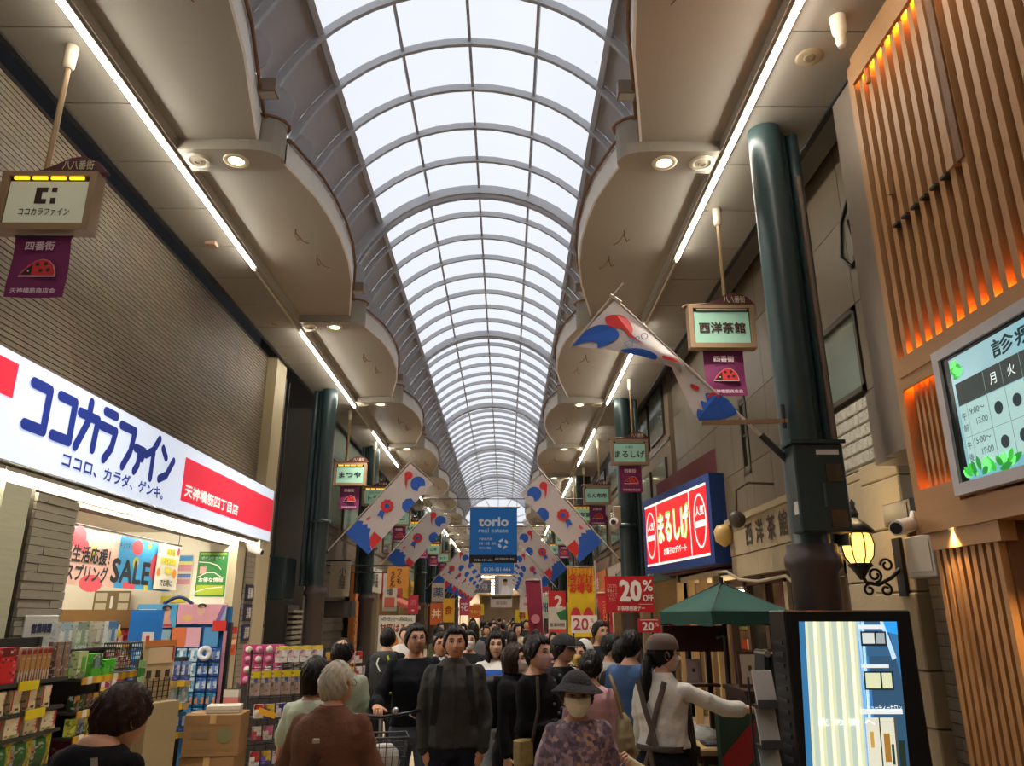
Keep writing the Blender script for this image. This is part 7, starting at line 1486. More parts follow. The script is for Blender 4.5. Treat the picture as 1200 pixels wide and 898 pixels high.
# man in charcoal shirt
p = person('man in a charcoal button shirt walking with hands in his pockets', -.385, 6.08, 1.72, .03, '3b3937', '1b1f2b', 'c48f70', False, hair='14100e', hyaw=.05, style='short', hem=.87, wr=.0038, voxel=.011, detail=1.3, collar='3b3937', sleevew=1.1, bulk=1.03, arms={-1: ((-.22, .06, -1), (.10, -.16, -1), dict(d=(.35, -.15, -1), n=(.5, .5, 0), t=(0, -1, 0), curl=.5)), 1: ((.22, .06, -1), (-.10, -.16, -1), dict(d=(-.35, -.15, -1), n=(-.5, .5, 0), t=(0, -1, 0), curl=.5))}, legs={-1: ((-.04, -.06, -1), (0, .06, -1)), 1: ((.05, .08, -1), (0, .12, -1))}, topname='shirt')
for q in (-1, 1): strap(p, 1.425, q*.105, 1.02, q*.145, -1, '161618', .05, 'backpack_strap', .014)
strap(p, 1.42, .0, .9, .0, -1, '33312f', .03, 'button_placket', .008); [p.part(MB().ball((.0, -.155 + .01*(i == 0), 1.33 - .085*i), .006, 6, 4), 'button', C('1a1918')) for i in range(5)]
p = person('man with glasses and white collar half hidden between the two front men', -.66, 8.1, 1.63, .25, '22242a', '22242a', 'c08a6c', False, hair='14110f', style='short', glasses=True, collar='c8c8c8', voxel=.018, detail=.9)
p = person('masked man half hidden behind the man in the charcoal shirt', -.43, 9.3, 1.63, .1, '1f2024', '22232a', 'c79a80', False, hair='15120f', style='short', mask='d8d4d0', voxel=.02, detail=.8)
# woman in blue and white sweater
M_bsw = bpy.data.materials.new('blue_white_knit'); M_bsw.use_nodes = True
def zramp(m, stops, src='Z', noise_=0.0):
    n = m.node_tree.nodes; l = m.node_tree.links; tc = n.new('ShaderNodeTexCoord'); sp = n.new('ShaderNodeSeparateXYZ'); l.new(tc.outputs['Object'], sp.inputs[0]); mr = n.new('ShaderNodeMapRange'); mr.inputs[1].default_value = .8; mr.inputs[2].default_value = 1.6; l.new(sp.outputs[src], mr.inputs[0])
    cr = n.new('ShaderNodeValToRGB'); set_ramp(cr, [(max(0, min(1, (z - .8)/.8)), lin(c)) for z, c in stops])
    l.new(mr.outputs[0], cr.inputs[0]); l.new(cr.outputs[0], n['Principled BSDF'].inputs['Base Color']); n['Principled BSDF'].inputs['Roughness'].default_value = .85
zramp(M_bsw, [(.8, '2052a8'), (1.06, 'c9c3b4'), (1.14, '2052a8'), (1.31, 'd8d4cc')])
p = person('woman with long dark hair in a blue and white sweater', -.10, 7.65, 1.64, .08, pants='8d95a0', tone='d0a48a', fem=True, hair='1c1310', style='long', topmat=M_bsw, wr=.003, voxel=.014, detail=1.1, topname='sweater', sleevew=1.3)
# masked woman with backpack facing right
p = person('masked woman with brown bob and black coat facing right, black backpack', .06, 6.45, 1.57, 1.15, '17171a', '22242c', 'cfa58c', True, hair='2e1d16', style='bob', mask='d2c9c6', wr=.004, voxel=.014, hem=.70, topname='coat', sleevew=1.2, collar='17171a')
bp = MB(); loft(bp, [(.95, .12, .06, 0, .17), (.98, .14, .09, 0, .18), (1.15, .14, .10, 0, .18), (1.30, .12, .07, 0, .17), (1.34, .07, .03, 0, .16)]); p.rm(bp, 'backpack', C('1b1c1f', .6), .014); p.part(MB().tube([(-.09, .27, 1.0), (-.13, .24, 1.15), (-.06, .24, 1.28)], .012, 6), 'grey_strap', C('8a8c90')); p.part(MB().box((-.04, .275, .99), (.04, .285, 1.03)), 'white_label', C('b0b0ae'))
p.part(MB().tube([(.10, .10, 1.31), (.11, -.02, 1.35), (.11, -.13, 1.25), (.12, -.08, 1.08)], .018, 6), 'backpack_strap', C('1b1c1f'))
# masked woman with raised hand, black sweater
p = person('masked woman with short dark hair and black sweater raising her hand', .22, 5.65, 1.66, .85, '131315', '5c5142', 'c99b80', True, hair='1b120f', style='short', mask='c7a5a4', wr=.004, voxel=.012, detail=1.15, hem=.93, topname='sweater', sleevew=1.2,
           arms={-1: ((-.1, -.06, -1), (.55, -.75, .12), dict(d=(.6, -.7, -.15), n=(-.3, -.4, .8), t=(.2, .5, .9), curl=.55)), 1: ((.18, .06, -1), (.05, -.2, -1))})
p.part(MB().tube([(-.12, -.1, 1.40), (-.16, -.14, 1.2), (-.18, -.1, 1.0)], .012, 6), 'bag_strap', C('3a3024')); M_gold = mat('gold_pattern', '8a7a4c', .6, var=.55, scale=28)
p.part(MB().box((-.30, -.10, .86), (-.16, -.03, 1.02)), 'gold_bag', M_gold, bevel=.01); p.part(MB().box((-.17, -.13, .84), (-.12, -.125, .93)), 'white_tag', C('c9c4bc')); p.part(MB().box((-.155, -.134, .87), (-.135, -.13, .90)), 'tag_print', C('6a6a70'))
fl = MB()
for i in range(9): fl.ball((.05 + .05*math.sin(i*2.4), -.150 + .0*i, 1.16 + .03*i), .012, 6, 4)
p.part(fl, 'flower_print', C('5a6068')) 
# man with black cap
p = person('man in black with a black cap and glasses facing right', .48, 6.75, 1.64, 1.05, '151517', '1e1e22', 'c39478', False, hair='171210', style='short', glasses=True, voxel=.015, hem=.8, topname='jacket')
def cap(P, col, brim=True, beret=False):
    b = MB(); rows = []
    for i in range(8):
        v = .30 + (PI/2 - .30)*i/7; rows.append([P.HM @ head_point(2*PI*j/26, v, plain=True, off=.024 + (.014*math.sin(PI*i/7) if beret else 0)) for j in range(26)])
    b.grid(rows, True, True); b.add(rows[0], [tuple(range(26))])
    if brim: b.grid([[P.HM @ V3((r_*math.sin(a)*1.02, -r_*math.cos(a) - (.0 if r_ < .11 else .03), .040 - (.012 if r_ > .11 else 0))) for a in [-1.0 + 2*i/10 for i in range(11)]] for r_ in (.095, .125, .155)], True)
    return P.part(b, 'cap' if not beret else 'beret', mat('cap_' + col, col, .8, var=.1))
cap(p, '18181a')
# old woman in bucket hat and flowered blouse
M_flo = bpy.data.materials.new('flowered_cloth'); M_flo.use_nodes = True
n = M_flo.node_tree.nodes; l = M_flo.node_tree.links; tc = n.new('ShaderNodeTexCoord'); vo = n.new('ShaderNodeTexVoronoi'); vo.inputs['Scale'].default_value = 46; l.new(tc.outputs['Object'], vo.inputs['Vector']); cr = n.new('ShaderNodeValToRGB'); cr.color_ramp.interpolation = 'CONSTANT'
sep = n.new('ShaderNodeSeparateColor'); l.new(vo.outputs['Color'], sep.inputs[0]); l.new(sep.outputs[0], cr.inputs[0])
set_ramp(cr, [(po, lin(c)) for po, c in ((0, '6f5c68'), (.34, '8a7580'), (.52, '5a4a5c'), (.66, 'a08a92'), (.78, '7d6670'), (.88, 'a98a6e'), (.95, '4d4458'))])
l.new(cr.outputs[0], n['Principled BSDF'].inputs['Base Color']); n['Principled BSDF'].inputs['Roughness'].default_value = .85
p = person('elderly masked woman in a black bucket hat and flowered mauve blouse', .40, 4.55, 1.47, -.02, pants='3a3638', tone='b98d74', fem=True, bulk=1.12, hair='201a18', style='short', mask='d9d0bd', topmat=M_flo, wr=.004, voxel=.011, detail=1.25, hem=.72, topname='blouse', sleevew=1.3, headsc=1.08,
           arms={-1: ((-.30, .02, -1), (-.05, -.15, -1)), 1: ((.32, .05, -1), (.12, -.62, .22), dict(d=(.0, -.5, .7), n=(-.6, -.5, 0), t=(-.3, -.4, .6), curl=1.0))})
b = MB(); rows = []
for i in range(9): 
    v = .34 + (PI/2 - .34)*i/8; rows.append([p.HM @ head_point(2*PI*j/30, v, plain=True, off=.026) for j in range(30)])
b.grid(rows, True, True); b.grid([[p.HM @ V3((r_*math.sin(a), -r_*1.12*math.cos(a) + .0, z_ - .008*math.sin(2*a + .6) + .016*math.cos(a))) for a in [2*PI*j/30 for j in range(30)]] for r_, z_ in ((.097, .062), (.120, .044), (.150, .022), (.152, .018), (.118, .036), (.092, .044))], True, True)
M_hat = mat('hat_weave', '232126', .85, var=.35, scale=40, bump=.5, bscale=90); p.part(b, 'bucket_hat', M_hat)
h_ = p.wr[1] + V3((.0, -.05, .05)); p.part(MB().tube([h_ + V3((-.02, -.02, .02)), h_ + V3((.06, -.02, -.03)), h_ + V3((.12, .0, -.14)), h_ + V3((.15, .03, -.30))], [.016, .02, .02, .018], 8), 'bag_handle', C('d2c8a8')); bg_ = MB(); loft(bg_, [(.50, .14, .07, .44, -.10), (.56, .17, .09, .44, -.10), (.75, .17, .08, .42, -.12), (.88, .15, .05, .40, -.14)]); p.rm(bg_, 'shopping_bag', mat('check_bag', 'a8a096', .8, var=.5, scale=26), .014)
# woman in pink jacket with tote
p = person('woman with a dark bun and pale pink jacket, back turned, brown tote on shoulder', .62, 5.85, 1.55, PI - .35, 'b98f90', '3c3836', 'cc9f86', True, hair='16110f', style='bun', hyaw=.1, wr=.004, voxel=.013, sleevew=1.25, topname='jacket', bulk=1.08, hem=.82)
tb = MB(); loft(tb, [(.72, .10, .16, -.25, .02), (.80, .085, .17, -.25, .02), (1.0, .06, .14, -.24, .02), (1.10, .045, .10, -.23, .02), (1.14, .02, .07, -.22, .02)]); p.rm(tb, 'tote_bag', C('7a6a4c', .7), .013); p.part(MB().tube([(-.24, .09, 1.10), (-.19, .08, 1.30), (-.15, .04, 1.385), (-.15, -.06, 1.34), (-.22, -.08, 1.10)], .014, 7), 'tote_handle', C('6e5e42'))
# dark suit, blue coat
p = person('person in a black suit with short hair, back turned, beside the pink jacket', 1.02, 7.0, 1.59, PI - .5, '1b1c20', '1b1c20', 'c79a80', False, hair='161210', style='short', voxel=.015, hem=.78, topname='suit_jacket')
p = person('person in a long blue coat behind the shop worker, back turned', 1.01, 6.45, 1.68, PI - .55, '40587c', '1c1c20', 'c79a80', True, hair='14110f', style='short', voxel=.014, coat=.55, bulk=1.08, topname='coat', sleevew=1.2, wr=.004)
# shop worker
WK = p = person('shop worker in white shirt, brown apron and grey beret reaching to the right', 1.00, 5.22, 1.665, PI/2 + .85, 'c9c5bc', '17161a', 'c79a80', True, hair='120e0d', style='ponytail', mask='b9a8a0', wr=.006, voxel=.011, detail=1.2, sleeve='rolled', sleevew=1.2, hem=1.03, topname='shirt', collar='c9c5bc', bulk=1.02, lean=.06, hyaw=-.55,
           arms={-1: ((-.78, -.58, -.40), (-.76, -.64, -.02), dict(d=(-.75, -.66, -.03), n=(0, 0, -1), t=(.66, -.75, 0), curl=.18)), 1: ((.15, -.1, -1), (.05, -.5, -1))})
cap(p, '5b4d45', False, True)
strap(p, 1.43, -.10, 1.05, .03, 1, '4c3f38', .04, 'apron_strap', .014); strap(p, 1.43, .10, 1.05, -.03, 1, '4c3f38', .04, 'apron_strap', .017)
ab = MB(); A_ = [(1.30, .50), (1.15, .7), (1.0, 1.15), (.9, 1.5), (.75, 1.6), (.55, 1.6), (.45, 1.6)]; rows = []
for z, w in A_:
    r_ = p.ring(z if z > .86 else .88, .195, .150, .0, .04); zz_ = p.L(z*p.s).z; rows.append([(r_[1]*math.sin(a), r_[4] - r_[2]*math.cos(a), zz_) for a in [-w + 2*w*j/16 for j in range(17)]])
p.part(ab.grid(rows, True), 'apron', mat('apron_brown', '554438', .85, var=.1)); strap(p, 1.03, -.17, 1.03, .17, 1, '4c3f38', .035, 'apron_belt', .02)
for dx in (-.03, .03): p.part(MB().tube([(.0, .165, 1.0), (dx, .18, .9), (dx*1.3, .17, .72)], [.014, .018, .012], 6), 'apron_bow', mat('apron_brown'))
# people further behind on the right
p = person('tall man in a dark jacket behind the red discount board', 1.06, 8.9, 1.74, .45, '222327', '222327', 'b98a6c', False, hair='15110f', style='short', voxel=.02, detail=.85)
p = person('woman in a grey top looking right below the discount board', 1.02, 7.75, 1.62, 1.25, '8a8a88', '3a3a40', 'c99b80', True, hair='15110f', style='short', voxel=.018, detail=.9)
p = person('person in a pale grey hooded top behind the pink jacket, back turned', .80, 8.1, 1.55, PI, 'a9a8a6', '3a3c44', 'c79a80', False, hair='2a2420', style='none', voxel=.018, detail=.85, eyes=False, sleevew=1.2); hb_ = MB(); rows = [[p.HM @ head_point(2*PI*j/24, v, plain=True, off=.028) for j in range(24)] for v in [-.9 + (PI/2 + .9)*i/9 for i in range(10)]]; p.part(hb_.grid(rows, True, True), 'hood', C('b2b0ac', .8))
p = person('woman with a yellowish mask and white collar behind the bucket hat', .66, 7.3, 1.57, -.1, '2c2c30', '2c2c30', 'c99b80', True, hair='15110f', style='bun', mask='c9a85a', collar='d2cec6', voxel=.018, detail=.9)
p = person('woman with dark hair looking down left of the cap, half hidden', .56, 8.6, 1.56, .3, '3a2c30', '2c2c30', 'c99b80', True, hair='2a1714', style='bob', voxel=.02, detail=.85)
# ---- the far crowd: six figures copied with other clothes
protos = []
for k, (tp, pn, fem, st, face) in enumerate((('1f2126', '22242c', False, 'short', PI), ('7d7466', '3a3a42', True, 'long', 0), ('1a1b1f', '4a4c54', False, 'short', 0), ('8a6a6a', '2c2c34', True, 'bob', PI), ('b4aea4', '33353c', True, 'short', 0), ('34405a', '2a2a30', False, 'short', PI))):
    pr = person('far shopper', -40, -40 - k, 1.64 - .04*(k % 3), 0, tp, pn, 'c69a80', fem, hair='171311', style=st, voxel=.03, detail=.6, eyes=False, wr=.002, legs={-1: ((-.03, -.16, -1), (0, .05, -1)), 1: ((.03, .14, -1), (0, .22, -1))}); protos.append((pr.root, face))
crng = random.Random(21); taken = []
cols = ['black', 'navy', 'charcoal', 'beige', 'white', 'grey', 'pink', 'brown', 'olive', 'cream', 'blue', 'maroon']
hexs = {'black': '161618', 'navy': '20283c', 'charcoal': '2e2e30', 'beige': '9a8a70', 'white': 'b8b4ae', 'grey': '6c6c6e', 'pink': 'b08088', 'brown': '54402f', 'olive': '54523a', 'cream': 'b0a48a', 'blue': '3e5a86', 'maroon': '5a2430'}
spots = [(-.85, 12.2), (-.55, 13.4), (.1, 13.0), (.35, 12.3), (-1.2, 14.2), (.55, 14.4), (-.2, 15.6), (.9, 13.2), (-1.6, 12.6), (.25, 16.4), (-.9, 16.8), (.65, 17.6), (-.45, 18.4), (1.0, 16.0), (-1.5, 18.2), (.15, 19.4), (-.85, 20.3), (.55, 21.0), (1.1, 19.2), (-.3, 21.8), (-1.4, 22.4), (.25, 23.6), (.85, 23.2), (-.7, 24.4), (-.1, 25.8), (.55, 26.4), (-1.1, 27.0), (1.0, 27.6), (.15, 28.6), (-.6, 29.4), (.6, 30.5), (-.15, 31.8), (-1.0, 32.6), (.95, 33.4), (.3, 34.8), (-.55, 36), (.7, 37.4), (-.1, 38.6), (-.9, 40), (.4, 41.6), (-.35, 44), (.2, 47), (.75, 45.5), (-.8, 48), (-.1, 51), (.5, 54), (-.5, 56)]
for i, (x, y) in enumerate(spots):
    for ox, oy in ((.72, 17.5), (1.06, 16.2), (1.4, 14.5), (1.37, 13.75), (.62, 24), (.95, 23), (1.3, 26), (.6, 29), (1.72, 13.2), (-1.75, 24), (1.6, 31), (1.2, 35), (-1.3, 33), (-1.5, 43), (1.2, 47)):
        if abs(x - ox) < .6 and abs(y - oy) < .6: y = oy + .75
    while any(abs(x - a) < .62 and abs(y - b) < .5 for a, b in taken): y += .3
    taken.append((x, y))
    root, face = protos[crng.randrange(6)]; cn = cols[(i*5 + i//12) % 12]
    c = dup(root, None, (x, y, 0), (0 if crng.random() < .5 else PI) + crng.uniform(-.4, .4), '%s clad shopper far down the street, %s from the front' % (cn, ORD[i] if i < 29 else 'thirtieth or farther'), 'shoppers far down the street')
    sc_ = crng.uniform(.95, 1.05); c.scale = (sc_, sc_, sc_)
    for ch in c.children:
        if ch.name.startswith('top'):
            ch.material_slots[0].link = 'OBJECT'; ch.material_slots[0].material = mat('cloth_' + hexs[cn], hexs[cn], .8, var=.14, scale=5)
for root, f in protos:
    for ch in list(root.children): bpy.data.objects.remove(ch)
    bpy.data.objects.remove(root)
bpy.data.scenes.remove(TMP)
# ================================================================ THINGS ON THE STREET, RIGHT SIDE
# lit advertising column
ds = thing('advert_screen', 'black standing advert screen showing a lit building facade at the lower right', 'screen', (1.75, 4.0, 0))
MB().box((1.42, 4.0, .06), (2.07, 4.24, 1.825)).build('casing', mat('casing_black', '16171a', .3), ds, world=True, bevel=.008)
MB().box((1.36, 3.94, 0), (2.13, 4.34, .06)).build('foot', mat('casing_black'), ds, world=True)
for i in range(22): MB().box((1.414, 4.06, .5 + .055*i), (1.42, 4.18, .52 + .055*i)).build('vent_slot', C('2c2d31', .4), ds, world=True)
DS = Matrix.Translation((0, 3.998, 0)) @ Matrix.Rotation(PI/2, 4, 'X')
def dx(px, py): return (1.49 + (px - 935)/113*.49 - (py - 728)*.00022, 1.77 - (py - 728)/170*.67)
def dpoly(pts, c, e, nm, k): return flat([[dx(*p) for p in pts]], DS, glow('adv_' + c, c, e), ds, nm, .001 + .0007*k)
dpoly([(935, 728), (1050, 728), (1050, 1070), (935, 1070)], '3a7cb0', .7, 'display', 0)
dpoly([(942, 728), (1003, 728), (1003, 1070), (942, 1070)], 'cfd3b0', .95, 'pale_facade', 1)
for i in range(5): dpoly([(945 + 14*i, 728), (951 + 14*i, 728), (951 + 14*i, 1070), (945 + 14*i, 1070)], 'b4c4b8', .9, 'fold_shade', 2); dpoly([(952 + 14*i, 728), (955 + 14*i, 728), (955 + 14*i, 1070), (952 + 14*i, 1070)], 'f0eccc', 1.05, 'fold_light', 2)
dpoly([(1003, 728), (1014, 728), (1016, 1070), (1003, 1070)], '4d86c0', .8, 'blue_edge', 2)
dpoly([(1012, 728), (1038, 728), (1050, 800), (1050, 1070), (1012, 1070)], '3a6080', .6, 'dark_wall', 2)
dpoly([(1012, 728), (1034, 728), (1040, 770), (1012, 770)], '3f6f98', .6, 'wall_light', 3); dpoly([(1030, 728), (1050, 728), (1050, 744), (1034, 740)], '2f9cf0', .9, 'sky_patch', 4); dpoly([(1030, 728), (1034, 728), (1046, 772), (1041, 775)], 'bcd8ec', .9, 'cornice', 5)
for ki, (a, b_, c, d, col, nm) in enumerate(((1004, 732, 1034, 737, 'dfe8ec', 'lintel'), (1006, 740, 1036, 758, '20303c', 'window_frame'), (1008, 742, 1022, 755, 'cdd6d4', 'window_pane'), (1024, 742, 1034, 755, 'b8c4c8', 'window_pane'), (1004, 780, 1036, 784, 'e4e8e4', 'lintel'), (1006, 788, 1040, 810, '20303c', 'window_frame'), (1008, 790, 1025, 808, 'd6dcb4', 'window_pane'), (1027, 790, 1038, 808, 'd6dcb4', 'window_pane'), (1000, 832, 1047, 838, 'dfe8e8', 'canopy'), (1004, 842, 1036, 925, 'd8d8c4', 'entrance'), (1019, 842, 1020.5, 925, '303a40', 'door_line'), (1036, 842, 1038, 925, '6a5a4a', 'door_post'), (1008, 858, 1012, 876, 'c09a4a', 'gold_figure'), (1023, 860, 1030, 892, 'b8883a', 'gold_figure'), (1031, 872, 1034, 895, '2f4a3a', 'green_figure'), (1039, 868, 1046, 900, '2a3a30', 'shrub'), (942, 936, 1050, 944, 'b0a890', 'kerb'))):
    dpoly([(a, b_), (c, b_), (c, d), (a, d)], col, .85 if col[0] in 'cde' else .55, nm, 6 + .4*ki)
text('ビューティーサロン', Matrix.Translation((1.865, 3.993, 1.365)) @ Matrix.Rotation(PI/2, 4, 'X'), .035, glow('adv_text', 'f0f4f4', 1), ds, width=.17); text('光 の 街 へ', Matrix.Translation((1.67, 3.993, 1.30)) @ Matrix.Rotation(PI/2, 4, 'X'), .035, glow('adv_text', 'f0f4f4', 1), ds, width=.28)
# leaflet stand
ls = thing('leaflet_stand', 'black wire leaflet stand with white leaflets left of the advert screen', 'leaflet stand', (1.45, 4.55, 0))
for sx in (-.065, .065): MB().tube([(1.46 + sx, 4.62, 0), (1.46 + sx, 4.62, 1.46)], .007, 6).build('upright', M_dark, ls, world=True)
MB().box((1.36, 4.42, 0), (1.56, 4.74, .02)).build('foot', M_dark, ls, world=True)
for k in range(6):
    z = .30 + .205*k; MB().box((1.40, 4.50, z - .02), (1.52, 4.61, z - .005)).build('tray', M_dark, ls, world=True); MB().box((1.40, 4.495, z - .02), (1.52, 4.503, z + .025)).build('tray_lip', C('55555a', .4), ls, world=True)
    MB().prism([(1.405, 4.515, z), (1.515, 4.515, z), (1.515, 4.57, z + .175), (1.405, 4.57, z + .175)], (0, .015, 0)).build('leaflet', C('c4c2be' if k % 3 else 'b4bcc0', .5), ls, world=True)
# a-frame board seen almost edge on
ab_ = thing('menu_board', 'dark green A-frame menu board leaning edge on beside the leaflet stand', 'menu board', (1.5, 5.0, 0))
M_agreen = mat('board_green', '1f2a25', .5, var=.15)
MB().prism([(1.41, 4.78, 0), (1.45, 4.78, 0), (1.595, 4.78, 1.58), (1.555, 4.78, 1.60)], (0, .18, 0)).build('front_panel', M_agreen, ab_, world=True); MB().prism([(1.80, 4.78, 0), (1.76, 4.78, 0), (1.575, 4.78, 1.56), (1.605, 4.78, 1.58)], (0, .18, 0)).build('back_panel', M_agreen, ab_, world=True); MB().tube([(1.57, 4.77, 1.58), (1.57, 4.97, 1.58)], .02, 8).build('hinge', C('8a8070', .4), ab_, world=True)
# parasol
pa = thing('parasol', 'dark green square market parasol over the coffee cart', 'parasol', (1.72, 6.2, 0), .35)
M_par = mat('parasol_green', '1f4a40', .8, var=.08, bump=.1, bscale=50); hs = .36
cor = [(-hs, -hs, 1.83), (hs, -hs, 1.83), (hs, hs, 1.83), (-hs, hs, 1.83)]; apx = (0, 0, 2.05)
for i in range(4):
    a, c = V3(cor[i]), V3(cor[(i+1) % 4]); n_ = 6; rows = [[tuple(V3(apx).lerp(a.lerp(c, j/n_) + V3((0, 0, .0)), f) - V3((0, 0, .02*math.sin(PI*f)*math.sin(PI*j/n_)))) for j in range(n_ + 1)] for f in (.02, .25, .5, .75, 1)]
    MB().grid(rows).build('canopy_panel', M_par, pa, fix=False); MB().grid([[tuple(a.lerp(c, j/n_)) for j in range(n_ + 1)], [tuple(a.lerp(c, j/n_)*1.0 + V3((0, 0, -.10 + .012*math.sin(j*2)))) for j in range(n_ + 1)]]).build('valance', M_par, pa, fix=False)
    MB().tube([apx, tuple(a + V3((0, 0, -.01)))], .008, 5).build('rib', M_dark, pa); MB().tube([(0, 0, 1.72), tuple(V3(apx).lerp(a, .55) - V3((0, 0, .015)))], .006, 5).build('strut', M_dark, pa)
MB().tube([(0, 0, .05), (0, 0, 2.09)], .02, 8).build('pole', M_dark, pa); MB().lathe([(.15, 0), (.15, .05), (.05, .08)], n=16).build('base', M_dark, pa); MB().tube([(0, 0, 1.62), (-.06, -.05, 1.66), (-.16, -.12, 1.64)], .014, 6).build('hook', M_dark, pa)
# coffee cart
ct_ = thing('coffee_cart', 'dark timber coffee cart with pale wooden top under the parasol', 'cart', (1.65, 5.9, 0))
M_lwood = mat('pale_worktop', 'a8905e', .4, var=.12, scale=4, stretch=(1, 8, 1)); M_dwood = mat('cart_timber', '3c2820', .5, var=.15)
MB().box((1.30, 5.52, .90), (1.62, 6.5, .945)).build('worktop', M_lwood, ct_, world=True, bevel=.01); MB().box((1.33, 5.56, .08), (1.60, 6.48, .90)).build('cart_body', M_dwood, ct_, world=True)
for y in (5.58, 5.9, 6.2): MB().box((1.318, y, .14), (1.33, y + .26, .84)).build('side_panel', C('7a6a48', .6), ct_, world=True)
MB().box((1.36, 5.545, .14), (1.58, 5.56, .84)).build('side_panel', C('7a6a48', .6), ct_, world=True)
MB().box((1.28, 5.50, .88), (1.30, 6.5, .96)).build('edge_rail', M_dwood, ct_, world=True)
MB().box((1.64, 5.5, .0), (2.15, 6.02, 1.28)).build('side_cabinet', M_dwood, ct_, world=True); MB().box((1.66, 5.485, .75), (2.10, 5.50, 1.2)).build('cabinet_door', C('4a342a', .5), ct_, world=True); MB().box((1.62, 5.47, 1.28), (2.17, 6.02, 1.31)).build('cabinet_top', M_dwood, ct_, world=True)
MB().box((1.32, 6.44, .945), (1.36, 6.48, 1.72)).build('hutch_post', M_dwood, ct_, world=True); MB().box((1.62, 6.44, .945), (1.66, 6.48, 1.72)).build('hutch_post', M_dwood, ct_, world=True)
MB().box((1.28, 6.43, 1.52), (1.80, 6.46, 1.72)).build('name_board', mat('maroon_board', '3c1c16', .5), ct_, world=True); MB().box((1.30, 6.36, 1.26), (1.70, 6.5, 1.28)).build('hutch_shelf', M_dwood, ct_, world=True)
for i, x in enumerate((1.355, 1.575)):
    for y in (5.62, 6.4): w_ = MB().lathe([(.03, -.02), (.07, -.02), (.07, .02), (.03, .02)], n=14).build('wheel', M_dark, ct_); w_.matrix_basis = wmat(ct_).inverted() @ Matrix.Translation((x, y, .07)) @ Matrix.Rotation(PI/2, 4, 'Y')
def frame_thing(name, label, x, y, z, w, h, fc, ic, tilt=.12):
    t = thing(name, label, 'frame', (x, y, z)); M_ = Matrix.Rotation(-tilt, 4, 'X'); b = MB(); b.box((-w/2, 0, 0), (w/2, .018, h)); o = b.build('picture_frame', C(fc, .5), t); o.matrix_basis = M_; o2 = MB().box((-w/2 + .022, -.003, .022), (w/2 - .022, .0, h - .022)).build('picture', C(ic, .4), t); o2.matrix_basis = M_; o3 = MB().box((-.012, -.006, h*.45), (.012, -.003, h*.6)).build('print_mark', C('4a3a30'), t); o3.matrix_basis = M_; return t
frame_thing('picture_frame', 'brown framed notice standing on the side cabinet', 1.72, 5.62, 1.318, .17, .24, '4a2c20', 'b0a08c'); frame_thing('notice_card', 'pinkish card leaning beside the brown framed notice', 1.50, 6.38, 1.288, .11, .18, 'a48c8c', 'b49a9a')
fp = thing('flower_pot', 'dark pot of small red flowers and leaves on the side cabinet', 'plant pot', (1.98, 5.72, 1.312)); MB().lathe([(.05, 0), (.075, .09), (.08, .1), (.065, .1), (.05, .09)], n=14).build('pot', C('33241e', .6), fp)
fr = random.Random(8)
for i in range(22):
    a = fr.uniform(0, 6.28); r_ = fr.uniform(.02, .10); zz = fr.uniform(.1, .22); q = V3((r_*math.cos(a), r_*math.sin(a), zz)); MB().add([q, q + V3((.03*math.cos(a + .5), .03*math.sin(a + .5), .01)), q + V3((.05*math.cos(a), .05*math.sin(a), -.01)), q + V3((.03*math.cos(a - .5), .03*math.sin(a - .5), .012))], [(0, 1, 2, 3)]).build('leaf', C('2f4a26' if i % 2 else '40602f', .6), fp, fix=False)
for i in range(6): a = i*1.1; MB().ball((.07*math.cos(a), .07*math.sin(a), .20 + .02*(i % 2)), .017, 8, 5).build('flower', C('b03038' if i % 3 else 'c8a090', .6), fp)
t = thing('wrapped_bag', 'crumpled clear plastic bag lying on the pale worktop', 'bag', (1.45, 6.05, .946)); b = MB(); loft(b, [(.0, .10, .14, 0, 0), (.03, .12, .16, .01, .02), (.06, .08, .11, -.01, .0), (.075, .03, .06, .0, .0)]); b.build('bag', mat('plastic_wrap', 'c4c8c0', .15, var=.2, scale=20, bump=.8, bscale=25), t)
t = thing('cash_tray', 'flat dark tray on the near end of the pale worktop', 'tray', (1.46, 5.68, .946)); MB().box((-.1, -.08, 0), (.1, .08, .02)).build('tray', C('26262c', .35), t, bevel=.005); MB().box((-.09, -.07, .02), (.09, .07, .024)).build('mat', C('3a3a42', .6), t)
t = thing('lamp_box', 'small gold lamp box with dark window behind the flower pot', 'lamp', (1.95, 5.93, 1.312)); MB().box((-.09, -.05, 0), (.09, .05, .2)).build('box', C('9a7c3a', .5), t); MB().prism([(-.1, -.06, .2), (.1, -.06, .2), (0, -.06, .25)], (0, .12, 0)).build('roof', C('4a3a2a', .5), t); MB().box((.0, -.055, .1), (.07, -.05, .16)).build('window', C('2a2420', .3), t)
# red and green patterned crate cover
cr_ = thing('patterned_crate', 'red and green patterned cloth crate in front of the coffee cart', 'crate', (1.6, 5.4, 0)); MB().box((1.40, 5.345, 0), (1.78, 5.462, 1.20)).build('crate', C('1f3a2a', .7), cr_, world=True, bevel=.01)
CM = Matrix.Translation((1.62, 5.343, .62)) @ Matrix.Rotation(PI/2, 4, 'X')
for pts, c in (([(-.22, .3), (.0, .52), (.1, .57), (.0, .3), (-.22, .1)], '8a1f24'), ([(.04, .2), (.22, .5), (.22, .1), (.12, .0)], '8a1f24'), ([(-.22, -.1), (.0, .1), (.05, .0), (-.1, -.2), (-.22, -.25)], '9a262a'), ([(-.1, -.3), (.22, -.02), (.22, -.3), (.0, -.5)], '28512f'), ([(-.22, -.5), (-.05, -.4), (.1, -.57), (-.22, -.57)], '8a1f24')): flat([pts], CM, C(c, .8), cr_, 'pattern_patch', .002)
